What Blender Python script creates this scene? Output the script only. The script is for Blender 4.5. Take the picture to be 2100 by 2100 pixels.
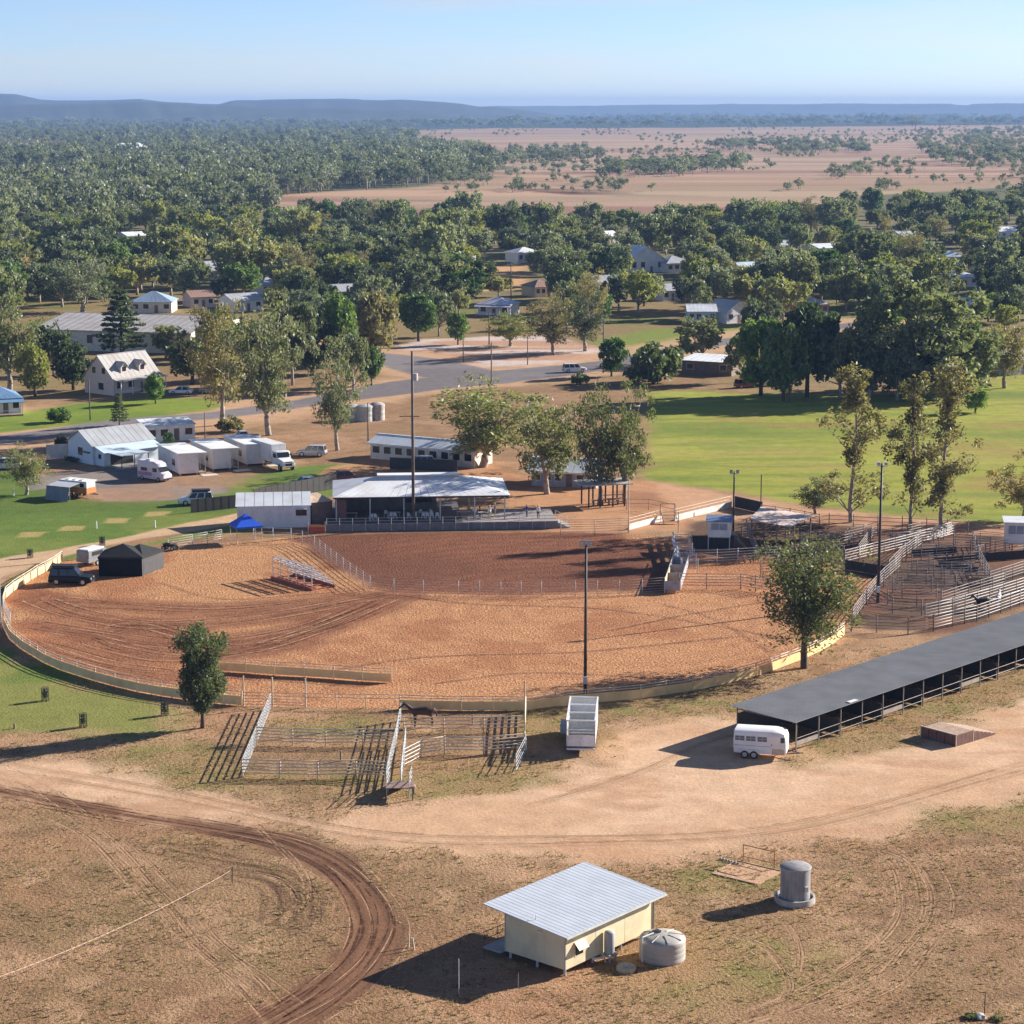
import bpy, bmesh, math, random
import numpy as np
from mathutils import Vector, Matrix, Euler

for o in list(bpy.data.objects):
    bpy.data.objects.remove(o)
scene = bpy.context.scene
COL = scene.collection
R = math.radians

# ---------------------------------------------------------------- camera
CAM_H = 54.0
FPX = 4500.0                  # focal length in photo pixels (photo is 2100 px square)
HORIZON = 219.0
PITCH = math.atan((1050 - HORIZON) / FPX)
cam_data = bpy.data.cameras.new('camera')
cam_data.sensor_width = 36.0
cam_data.lens = 36.0 * FPX / 2100.0
cam_data.clip_start = 1.0
cam_data.clip_end = 90000.0
cam = bpy.data.objects.new('camera', cam_data)
COL.objects.link(cam)
cam.location = (0, 0, CAM_H)
cam.rotation_euler = (math.pi / 2 - PITCH, 0, 0)
scene.camera = cam

# ---------------------------------------------------------------- sky, sun, exposure
SUN_ELEV = R(22.0)
SUN_DIR = Vector((0.885, 0.466, 0)).normalized()       # horizontal direction towards the sun
SUN_AZ = math.atan2(SUN_DIR.x, SUN_DIR.y)              # clockwise from +Y
world = bpy.data.worlds.new('World')
scene.world = world
world.use_nodes = True
wn = world.node_tree
wn.nodes.clear()
sky = wn.nodes.new('ShaderNodeTexSky')
sky.sky_type = 'NISHITA'
sky.sun_disc = False
sky.sun_elevation = SUN_ELEV
sky.sun_rotation = SUN_AZ
sky.altitude = 300
sky.air_density = 0.6
sky.dust_density = 0.2
sky.ozone_density = 4.6
bg = wn.nodes.new('ShaderNodeBackground')
bg.inputs['Strength'].default_value = 0.077
wo = wn.nodes.new('ShaderNodeOutputWorld')
tint = wn.nodes.new('ShaderNodeMix'); tint.data_type = 'RGBA'; tint.blend_type = 'MULTIPLY'
tint.inputs[0].default_value = 1.0
tint.inputs[7].default_value = (0.88, 0.79, 0.78, 1)
wn.links.new(sky.outputs['Color'], tint.inputs[6])
# thin high haze: soft pale streaks over the whole sky
wtc = wn.nodes.new('ShaderNodeTexCoord')
wmp = wn.nodes.new('ShaderNodeMapping'); wmp.inputs['Scale'].default_value = (3.0, 3.0, 26.0)
wnz = wn.nodes.new('ShaderNodeTexNoise'); wnz.inputs['Scale'].default_value = 2.2; wnz.inputs['Detail'].default_value = 4
wmr = wn.nodes.new('ShaderNodeMapRange'); wmr.inputs[1].default_value = 0.42; wmr.inputs[2].default_value = 0.75; wmr.inputs[3].default_value = 0.0; wmr.inputs[4].default_value = 0.5
wn.links.new(wtc.outputs['Generated'], wmp.inputs['Vector']); wn.links.new(wmp.outputs['Vector'], wnz.inputs['Vector']); wn.links.new(wnz.outputs['Fac'], wmr.inputs[0])
wbw = wn.nodes.new('ShaderNodeRGBToBW'); wn.links.new(tint.outputs[2], wbw.inputs[0])
wmx = wn.nodes.new('ShaderNodeMix'); wmx.data_type = 'RGBA'
wn.links.new(wmr.outputs[0], wmx.inputs[0]); wn.links.new(tint.outputs[2], wmx.inputs[6]); wn.links.new(wbw.outputs[0], wmx.inputs[7])
wn.links.new(wmx.outputs[2], bg.inputs['Color'])
wn.links.new(bg.outputs['Background'], wo.inputs['Surface'])

sun_data = bpy.data.lights.new('sun', 'SUN')
sun_data.energy = 4.3
sun_data.angle = R(0.53)
sun_data.color = (1.0, 0.945, 0.87)
sun = bpy.data.objects.new('sun', sun_data)
COL.objects.link(sun)
to_sun = Vector((SUN_DIR.x * math.cos(SUN_ELEV), SUN_DIR.y * math.cos(SUN_ELEV), math.sin(SUN_ELEV)))
sun.rotation_euler = to_sun.to_track_quat('Z', 'Y').to_euler()
sun.location = (200, 100, 200)

vs = scene.view_settings
vs.view_transform = 'Standard'
vs.look = 'None'
vs.gamma = 1.0
vs.use_curve_mapping = False
vs.exposure = 1.38
scene.cycles.use_denoising = True
scene.cycles.max_bounces = 6
scene.cycles.diffuse_bounces = 4
scene.cycles.glossy_bounces = 2
scene.cycles.transmission_bounces = 3
scene.cycles.transparent_max_bounces = 6
scene.cycles.volume_bounces = 0

# ---------------------------------------------------------------- measuring helpers (photo measurements -> metres)
_F = np.array([0, math.cos(PITCH), -math.sin(PITCH)])
_U = np.array([0, math.sin(PITCH), math.cos(PITCH)])

def G(px, py, z=0.0):
    """point of the plane at height z that the photo shows at px, py"""
    d = _F + np.array([(px - 1050) / FPX, 0, 0]) - _U * ((py - 1050) / FPX)
    t = (z - CAM_H) / d[2]
    return Vector((d[0] * t, d[1] * t, z))

def GA(a, z=0.0):
    return [G(x, y, z) for x, y in a]

def top_z(p, py):
    """height above the ground plane of a thing standing at p whose top reaches row py"""
    d = _F - _U * ((py - 1050) / FPX)
    return CAM_H + d[2] / d[1] * p.y

def mpp(p):
    """metres per photo pixel at p"""
    v = np.array([p.x, p.y, p.z - CAM_H])
    return float(v @ _F) / FPX

# ---------------------------------------------------------------- noise for painting the ground
_rs = np.random.RandomState(7)
_PERM = _rs.rand(256, 256)
def vnoise(x, y):
    xi = np.floor(x).astype(int); yi = np.floor(y).astype(int)
    fx = x - xi; fy = y - yi
    fx = fx * fx * (3 - 2 * fx); fy = fy * fy * (3 - 2 * fy)
    a = _PERM[xi % 256, yi % 256]; b = _PERM[(xi + 1) % 256, yi % 256]
    c = _PERM[xi % 256, (yi + 1) % 256]; d = _PERM[(xi + 1) % 256, (yi + 1) % 256]
    return (a * (1 - fx) + b * fx) * (1 - fy) + (c * (1 - fx) + d * fx) * fy
def fbm(x, y, s, oct=4):
    v = 0; amp = 0.5; f = 1.0 / s; tot = 0
    for i in range(oct):
        v = v + amp * vnoise(x * f + 13.7 * i, y * f + 71.3 * i); tot += amp; amp *= 0.5; f *= 2.03
    return v / tot

def sd_poly(X, Y, poly):
    """signed distance, positive inside"""
    n = len(poly)
    d = np.full(X.shape, 1e18); inside = np.zeros(X.shape, bool)
    for i in range(n):
        ax, ay = poly[i][0], poly[i][1]; bx, by = poly[(i + 1) % n][0], poly[(i + 1) % n][1]
        ex, ey = bx - ax, by - ay
        t = np.clip(((X - ax) * ex + (Y - ay) * ey) / (ex * ex + ey * ey + 1e-12), 0, 1)
        dx = X - ax - t * ex; dy = Y - ay - t * ey
        d = np.minimum(d, dx * dx + dy * dy)
        c = ((ay > Y) != (by > Y)) & (X < (bx - ax) * (Y - ay) / (by - ay + 1e-12) + ax)
        inside ^= c
    d = np.sqrt(d)
    return np.where(inside, d, -d)
def d_line(X, Y, pts):
    d = np.full(X.shape, 1e18)
    for i in range(len(pts) - 1):
        ax, ay = pts[i][0], pts[i][1]; bx, by = pts[i + 1][0], pts[i + 1][1]
        ex, ey = bx - ax, by - ay
        t = np.clip(((X - ax) * ex + (Y - ay) * ey) / (ex * ex + ey * ey + 1e-12), 0, 1)
        dx = X - ax - t * ex; dy = Y - ay - t * ey
        d = np.minimum(d, dx * dx + dy * dy)
    return np.sqrt(d)
def smooth(pts, n=8):
    """Catmull-Rom through points"""
    P = [Vector((p[0], p[1], 0)) for p in pts]
    P = [P[0] * 2 - P[1]] + P + [P[-1] * 2 - P[-2]]
    out = []
    for i in range(1, len(P) - 2):
        for k in range(n):
            t = k / n
            a, b, c, d = P[i - 1], P[i], P[i + 1], P[i + 2]
            out.append(0.5 * (2 * b + (c - a) * t + (2 * a - 5 * b + 4 * c - d) * t * t + (3 * b - a - 3 * c + d) * t ** 3))
    out.append(P[-2])
    return out
def sstep(a, b, x):
    t = np.clip((x - a) / (b - a), 0, 1)
    return t * t * (3 - 2 * t)
def lin(r, g, b):
    f = lambda c: ((c / 255 + 0.055) / 1.055) ** 2.4 if c > 10 else c / 255 / 12.92
    return (f(r), f(g), f(b))

# ---------------------------------------------------------------- materials
MATS = {}
def newmat(name):
    m = bpy.data.materials.new(name); m.use_nodes = True
    nt = m.node_tree
    return m, nt, nt.nodes['Principled BSDF']
def mat(name, color, rough=0.6, metal=0.0, var=0.12, scale=1.5, bump=0.0, bscale=8.0, dirt=None, spec=0.4, streak=False):
    """plain painted / raw surface: base colour broken by noise, optional dirt and relief"""
    if name in MATS: return MATS[name]
    m, nt, b = newmat(name)
    N, L = nt.nodes, nt.links
    tc = N.new('ShaderNodeTexCoord')
    geo = N.new('ShaderNodeNewGeometry')
    nz = N.new('ShaderNodeTexNoise'); nz.inputs['Scale'].default_value = scale; nz.inputs['Detail'].default_value = 5
    src = geo.outputs['Position']
    if streak:
        mp = N.new('ShaderNodeMapping'); mp.inputs['Scale'].default_value = (2.5, 2.5, 0.35)
        L.new(src, mp.inputs['Vector']); src = mp.outputs['Vector']
    L.new(src, nz.inputs['Vector'])
    ramp = N.new('ShaderNodeMapRange'); ramp.inputs[1].default_value = 0.3; ramp.inputs[2].default_value = 0.7
    ramp.inputs[3].default_value = 1 - var; ramp.inputs[4].default_value = 1 + var
    L.new(nz.outputs['Fac'], ramp.inputs[0])
    mul = N.new('ShaderNodeMix'); mul.data_type = 'RGBA'; mul.blend_type = 'MULTIPLY'; mul.inputs[0].default_value = 1
    mul.inputs[6].default_value = (*color, 1)
    L.new(ramp.outputs[0], mul.inputs[7])
    col = mul.outputs[2]
    if dirt:
        n2 = N.new('ShaderNodeTexNoise'); n2.inputs['Scale'].default_value = scale * 0.6; n2.inputs['Detail'].default_value = 8
        L.new(geo.outputs['Position'], n2.inputs['Vector'])
        r2 = N.new('ShaderNodeMapRange'); r2.inputs[1].default_value = 0.48; r2.inputs[2].default_value = 0.72; r2.inputs[4].default_value = 0.75
        L.new(n2.outputs['Fac'], r2.inputs[0])
        mx = N.new('ShaderNodeMix'); mx.data_type = 'RGBA'
        L.new(r2.outputs[0], mx.inputs[0]); L.new(col, mx.inputs[6]); mx.inputs[7].default_value = (*dirt, 1)
        col = mx.outputs[2]
    L.new(col, b.inputs['Base Color'])
    b.inputs['Roughness'].default_value = rough
    b.inputs['Metallic'].default_value = metal
    b.inputs['Specular IOR Level'].default_value = spec
    if bump:
        n3 = N.new('ShaderNodeTexNoise'); n3.inputs['Scale'].default_value = bscale; n3.inputs['Detail'].default_value = 6
        L.new(geo.outputs['Position'], n3.inputs['Vector'])
        bp = N.new('ShaderNodeBump'); bp.inputs['Strength'].default_value = bump; bp.inputs['Distance'].default_value = 0.1
        L.new(n3.outputs['Fac'], bp.inputs['Height']); L.new(bp.outputs['Normal'], b.inputs['Normal'])
    MATS[name] = m
    return m

LEAFK = 1.0
def leafmat(name, c1, c2, dry=None):
    if name in MATS: return MATS[name]
    m, nt, b = newmat(name)
    N, L = nt.nodes, nt.links
    geo = N.new('ShaderNodeNewGeometry')
    oi = N.new('ShaderNodeObjectInfo')
    nz = N.new('ShaderNodeTexNoise'); nz.inputs['Scale'].default_value = 0.55; nz.inputs['Detail'].default_value = 4
    L.new(geo.outputs['Position'], nz.inputs['Vector'])
    add = N.new('ShaderNodeMath'); add.operation = 'ADD'
    L.new(nz.outputs['Fac'], add.inputs[0])
    rr = N.new('ShaderNodeMapRange'); rr.inputs[3].default_value = -0.28; rr.inputs[4].default_value = 0.28
    L.new(oi.outputs['Random'], rr.inputs[0]); L.new(rr.outputs[0], add.inputs[1])
    cr = N.new('ShaderNodeValToRGB')
    cr.color_ramp.elements[0].position = 0.28; cr.color_ramp.elements[0].color = (*[c * LEAFK for c in c1], 1)
    cr.color_ramp.elements[1].position = 0.72; cr.color_ramp.elements[1].color = (*[c * LEAFK for c in c2], 1)
    if dry:
        e = cr.color_ramp.elements.new(0.85); e.color = (*[c * LEAFK for c in dry], 1)
    L.new(add.outputs[0], cr.inputs[0])
    df = N.new('ShaderNodeBsdfDiffuse'); L.new(cr.outputs[0], df.inputs['Color'])
    tr = N.new('ShaderNodeBsdfTranslucent')
    mm = N.new('ShaderNodeMix'); mm.data_type = 'RGBA'; mm.blend_type = 'MULTIPLY'; mm.inputs[0].default_value = 1
    L.new(cr.outputs[0], mm.inputs[6]); mm.inputs[7].default_value = (1.08, 1.15, 0.6, 1)
    L.new(mm.outputs[2], tr.inputs['Color'])
    mx = N.new('ShaderNodeMixShader'); mx.inputs[0].default_value = 0.45
    L.new(df.outputs[0], mx.inputs[1]); L.new(tr.outputs[0], mx.inputs[2])
    gl = N.new('ShaderNodeBsdfGlossy'); gl.inputs['Roughness'].default_value = 0.5; gl.inputs['Color'].default_value = (0.9, 0.95, 0.85, 1)
    mx2 = N.new('ShaderNodeMixShader'); mx2.inputs[0].default_value = 0.03
    L.new(mx.outputs[0], mx2.inputs[1]); L.new(gl.outputs[0], mx2.inputs[2])
    nt.nodes.remove(b)
    out = N['Material Output']
    L.new(mx2.outputs[0], out.inputs['Surface'])
    MATS[name] = m
    return m

# ---------------------------------------------------------------- object helpers
def tag(o, label=None, cat=None, group=None, kind=None):
    if label: o['label'] = label
    if cat: o['category'] = cat
    if group: o['group'] = group
    if kind: o['kind'] = kind
    return o
def link(name, me, parent=None, m=None):
    o = bpy.data.objects.new(name, me)
    if m is not None and me is not None and len(me.materials) == 0: me.materials.append(m)
    COL.objects.link(o)
    if parent is not None: o.parent = parent
    return o
def empty(name, loc=(0, 0, 0), rz=0.0, label=None, cat=None, group=None, kind=None):
    o = bpy.data.objects.new(name, None)
    o.empty_display_size = 0.5
    COL.objects.link(o)
    o.location = loc; o.rotation_euler = (0, 0, rz)
    return tag(o, label, cat, group, kind)
def copy_tree(o, parent=None):
    c = o.copy(); COL.objects.link(c)
    if parent is not None: c.parent = parent
    for ch in list(o.children): copy_tree(ch, c)
    return c

class MB:
    """collects verts and faces, builds one mesh"""
    def __init__(s): s.v = []; s.f = []; s.sm = False
    def add(s, vs, fs):
        k = len(s.v); s.v += [tuple(v) for v in vs]; s.f += [tuple(i + k for i in f) for f in fs]; return s
    def box(s, x0, x1, y0, y1, z0, z1):
        return s.add([(x0, y0, z0), (x1, y0, z0), (x1, y1, z0), (x0, y1, z0), (x0, y0, z1), (x1, y0, z1), (x1, y1, z1), (x0, y1, z1)],
                     [(0, 3, 2, 1), (4, 5, 6, 7), (0, 1, 5, 4), (1, 2, 6, 5), (2, 3, 7, 6), (3, 0, 4, 7)])
    def quadbox(s, pts, z0, z1):
        """prism over a polygon footprint; z1 may be a list of heights"""
        n = len(pts)
        zt = z1 if hasattr(z1, '__len__') else [z1] * n
        zb = z0 if hasattr(z0, '__len__') else [z0] * n
        vs = [(p[0], p[1], zb[i]) for i, p in enumerate(pts)] + [(p[0], p[1], zt[i]) for i, p in enumerate(pts)]
        fs = [tuple(range(n - 1, -1, -1)), tuple(range(n, 2 * n))] + [(i, (i + 1) % n, n + (i + 1) % n, n + i) for i in range(n)]
        return s.add(vs, fs)
    def prism_x(s, prof, x0, x1):
        """profile of (y, z) pulled along x"""
        n = len(prof)
        vs = [(x0, y, z) for y, z in prof] + [(x1, y, z) for y, z in prof]
        fs = [tuple(range(n)), tuple(range(2 * n - 1, n - 1, -1))] + [(i, n + i, n + (i + 1) % n, (i + 1) % n) for i in range(n)]
        return s.add(vs, fs)
    def prism_y(s, prof, y0, y1):
        n = len(prof)
        vs = [(x, y0, z) for x, z in prof] + [(x, y1, z) for x, z in prof]
        fs = [tuple(range(n)), tuple(range(2 * n - 1, n - 1, -1))] + [(i, n + i, n + (i + 1) % n, (i + 1) % n) for i in range(n)]
        return s.add(vs, fs)
    def tube(s, a, b, r0, r1=None, n=6, cap=True):
        a = Vector(a); b = Vector(b); r1 = r0 if r1 is None else r1
        d = (b - a); 
        if d.length < 1e-6: return s
        d.normalize()
        u = d.orthogonal().normalized(); w = d.cross(u)
        vs = []
        for c, r in ((a, r0), (b, r1)):
            for i in range(n):
                t = 2 * math.pi * i / n
                vs.append(c + u * (r * math.cos(t)) + w * (r * math.sin(t)))
        fs = [(i, (i + 1) % n, n + (i + 1) % n, n + i) for i in range(n)]
        if cap: fs += [tuple(range(n - 1, -1, -1)), tuple(range(n, 2 * n))]
        return s.add(vs, fs)
    def lathe(s, prof, n=24, c=(0, 0)):
        """prof of (r, z) from bottom to top"""
        vs = []
        for r, z in prof:
            for i in range(n):
                t = 2 * math.pi * i / n
                vs.append((c[0] + r * math.cos(t), c[1] + r * math.sin(t), z))
        fs = []
        for k in range(len(prof) - 1):
            for i in range(n):
                fs.append((k * n + i, k * n + (i + 1) % n, (k + 1) * n + (i + 1) % n, (k + 1) * n + i))
        fs += [tuple(range(n - 1, -1, -1)), tuple(range((len(prof) - 1) * n, len(prof) * n))]
        return s.add(vs, fs)
    def mesh(s, name, smooth=False, bevel=0.0):
        me = bpy.data.meshes.new(name)
        me.from_pydata(s.v, [], s.f)
        if bevel:
            bm = bmesh.new(); bm.from_mesh(me)
            bmesh.ops.remove_doubles(bm, verts=bm.verts, dist=1e-5)
            es = [e for e in bm.edges if len(e.link_faces) == 2 and e.calc_face_angle(0) > 0.5]
            bmesh.ops.bevel(bm, geom=es, offset=bevel, segments=2, affect='EDGES', clamp_overlap=True)
            bm.to_mesh(me); bm.free()
        me.update()
        if smooth:
            me.polygons.foreach_set('use_smooth', [True] * len(me.polygons))
        return me
    def build(s, name, m, parent=None, smooth=False, bevel=0.0):
        return link(name, s.mesh(name, smooth, bevel), parent, m)

def autosmooth(me, ang=40):
    """smooth faces but keep sharp edges"""
    bm = bmesh.new(); bm.from_mesh(me)
    for f in bm.faces: f.smooth = True
    for e in bm.edges:
        if len(e.link_faces) == 2 and e.calc_face_angle(0) > R(ang): e.smooth = False
    bm.to_mesh(me); bm.free()
    return me
# ================================================================ THE GROUND
K = 2100 / 1932.0
def Q(*pts): return GA([(x * K, y * K) for x, y in pts])
def alb(r, g, b, k=1.3):
    return np.array(lin(r, g, b)) / k

ARENA_FRONT = [(6, 1272), (9, 1284), (22, 1310), (46.6, 1331), (93, 1359), (127, 1374), (158, 1384), (196, 1396), (236, 1407), (283, 1418),
               (332, 1427), (400, 1437), (460, 1444), (497, 1447), (626, 1450), (690, 1451), (750, 1452), (820, 1453), (885, 1455), (947, 1456), (1012, 1456), (1076, 1456),
               (1139, 1449), (1200, 1443), (1259, 1438), (1314, 1433), (1366, 1425), (1420, 1417), (1464, 1408), (1508, 1398), (1550, 1387), (1583, 1376), (1617, 1363),
               (1644, 1353), (1679, 1337), (1705, 1322), (1730, 1303)]
ARENA_BACK_RIGHT = [(1748, 1262), (1765, 1230), (1780, 1209), (1800, 1190)]
ARENA_TOP = [(1700, 1160), (1560, 1140), (1400, 1100), (1385, 1110), (1340, 1100), (1280, 1095), (1150, 1090), (1040, 1090), (900, 1092), (800, 1094), (660, 1098), (600, 1100), (480, 1112), (300, 1128), (200, 1140)]
ARENA_LEFT = [(130, 1150), (109, 1164), (78, 1180), (50, 1198), (28, 1212), (12, 1226), (6, 1245)]
ARENA_PTS = GA(ARENA_FRONT + ARENA_BACK_RIGHT + ARENA_TOP + ARENA_LEFT)

Z_ROADPX = [(-160, 925), (0, 904), (145, 882), (275, 864), (446, 851), (605, 829), (663, 820), (772, 803), (841, 792), (990, 776), (1135, 762), (1243, 748), (1298, 737), (1400, 715), (1560, 690), (1800, 660)]
ROAD_LINE = smooth(GA(Z_ROADPX), 4)
SIDE_ROAD = smooth(GA([(985, 777), (930, 765), (870, 750), (816, 738), (700, 722), (560, 705), (400, 690)]), 4)

Z = dict(
    arena=ARENA_PTS,
    ring_red=Q((640, 1003), (1160, 1003), (1265, 1060), (1250, 1115), (1100, 1120), (900, 1122), (740, 1118), (690, 1105), (600, 1050), (560, 1020)),
    sand1=Q((-60, 1425), (100, 1432), (230, 1440), (400, 1503), (620, 1535), (800, 1528), (1000, 1478), (1060, 1440), (1180, 1400), (1300, 1360), (1400, 1350), (1480, 1400),
            (1500, 1440), (1600, 1430), (1720, 1402), (1860, 1345), (2000, 1280), (2000, 1470), (1880, 1502), (1740, 1530), (1640, 1560), (1500, 1585), (1350, 1602), (1150, 1605), (900, 1606), (740, 1605),
            (640, 1590), (500, 1568), (280, 1540), (130, 1515), (-60, 1480)),
    lawn_front=Q((-80, 1212), (0, 1222), (60, 1250), (130, 1282), (230, 1308), (320, 1325), (345, 1350), (320, 1385), (240, 1395), (120, 1382), (0, 1388), (-80, 1400)),
    lawn_left=Q((-150, 1090), (0, 1080), (110, 1060), (260, 1012), (450, 968), (620, 938), (700, 895), (690, 872), (560, 880), (420, 905), (330, 940), (240, 945), (160, 940), (100, 915), (60, 890), (-150, 880)),
    lawn_mid=Q((-120, 1130), (0, 1110), (90, 1060), (300, 1020), (480, 980), (480, 1000), (200, 1040), (130, 1070), (60, 1100), (0, 1140), (-120, 1180)),
    path=Q((-100, 1085), (0, 1052), (110, 1036), (250, 1010), (380, 982), (460, 966), (560, 945), (570, 965), (480, 985), (340, 1005), (200, 1030), (120, 1050), (0, 1090), (-100, 1115)),
    carpark=Q((40, 905), (120, 890), (250, 880), (330, 905), (345, 918), (420, 912), (425, 930), (300, 945), (200, 945), (150, 915), (60, 925)),
    field=Q((1225, 735), (1400, 742), (1560, 742), (1700, 745), (1790, 712), (1900, 705), (2060, 700), (2060, 985), (1900, 988), (1700, 972), (1500, 952), (1380, 928), (1270, 912), (1222, 905), (1225, 830)),
    village_lawn=Q((-60, 778), (60, 775), (170, 760), (300, 750), (400, 752), (430, 765), (400, 775), (250, 790), (100, 806), (-60, 822)),
    yard_dung_shade=Q((1280, 1060), (1300, 960), (1380, 940), (1500, 965), (1700, 985), (1960, 1000), (1990, 1130), (1800, 1190), (1640, 1190), (1590, 1180), (1470, 1095)),
    redbits=Q((590, 890), (700, 860), (900, 870), (1000, 900), (1230, 905), (1370, 935), (1300, 1000), (1050, 1010), (950, 950), (700, 940)),
    dirt_right_verge=Q((1225, 905), (1380, 930), (1520, 956), (1900, 992), (2040, 985), (2040, 1010), (1900, 1012), (1500, 985), (1300, 985)),
    town_sand=Q((745, 655), (800, 640), (1000, 630), (1110, 650), (1150, 660), (1080, 690), (900, 694), (760, 678)),
    town_dirt=Q((880, 500), (1000, 502), (1000, 545), (890, 552)),
    green_town=Q((1110, 645), (1230, 620), (1420, 615), (1420, 650), (1250, 660), (1150, 665)),
)
DARK_TRACK = smooth(Q((-120, 1462), (0, 1492), (200, 1530), (400, 1563), (540, 1592), (640, 1640), (705, 1720), (698, 1790), (620, 1870), (480, 1950), (300, 2040)), 8)
TRACKS_LIGHT = [smooth(Q(*p), 8) for p in (
    [(-20, 1450), (80, 1510), (200, 1600), (290, 1690), (370, 1790), (450, 1850), (520, 1905)],
    [(-20, 1500), (100, 1550), (170, 1590), (260, 1690), (330, 1760), (430, 1850), (500, 1930)],
    [(1640, 1590), (1700, 1610), (1745, 1670), (1745, 1730), (1700, 1790), (1640, 1850), (1500, 1900), (1300, 1960)],
    [(1600, 1610), (1670, 1630), (1690, 1690), (1680, 1740), (1620, 1800), (1520, 1860), (1400, 1910)],
    [(1380, 1700), (1470, 1740), (1500, 1790), (1495, 1850)],
    [(1360, 1760), (1440, 1790), (1480, 1850), (1470, 1890)],
    [(480, 1560), (560, 1640), (570, 1700), (500, 1740)],
    [(420, 1640), (520, 1660), (560, 1700), (530, 1740)],
    [(0, 1440), (300, 1490), (700, 1570), (1100, 1580), (1500, 1555), (1932, 1440)],
    [(0, 1455), (300, 1505), (700, 1585), (1100, 1592), (1500, 1567), (1932, 1455)],
    [(1000, 1520), (1200, 1460), (1340, 1400), (1440, 1380)],
)]
RING_TRACKS = [smooth(Q(*p), 8) for p in (
    [(40, 1120), (150, 1160), (300, 1180), (500, 1165), (640, 1140), (740, 1122)],
    [(60, 1180), (200, 1200), (360, 1215), (560, 1190), (700, 1140)],
    [(200, 1190), (260, 1180), (330, 1195), (420, 1225), (560, 1215)],
    [(60, 1130), (200, 1140), (420, 1150), (640, 1128)],
    [(150, 1200), (230, 1225), (330, 1240), (480, 1225), (620, 1180), (740, 1128)],
    [(60, 1215), (200, 1255), (320, 1275)],
)]
HOOF = [smooth(Q(*p), 8) for p in (
    [(740, 1122), (900, 1140), (1150, 1150), (1400, 1190), (1480, 1210)], [(1150, 1190), (1300, 1160), (1480, 1130)], [(600, 1270), (800, 1240), (1100, 1230), (1400, 1200)],
    [(100, 1230), (250, 1262), (400, 1270)], [(300, 1100), (420, 1130), (600, 1120), (700, 1110)], [(1250, 1140), (1350, 1170), (1450, 1230)], [(820, 1290), (1000, 1270), (1250, 1280)])]
TYRE_FINE = [smooth(Q(*p), 8) for p in (
    [(430, 1640), (520, 1655), (560, 1690), (555, 1740)], [(450, 1650), (510, 1668), (530, 1700), (520, 1735)],
    [(300, 1600), (420, 1625), (500, 1640), (575, 1690), (572, 1720)])]
POLY_PATCHES = GA([(62, 1097), (150, 1083), (238, 1068), (322, 1054)])

ZONES = ['ground', 'arena_ground', 'dirt_track', 'lawn', 'sports_field', 'path', 'road', 'car_park', 'plain', 'forest_floor']

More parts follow.
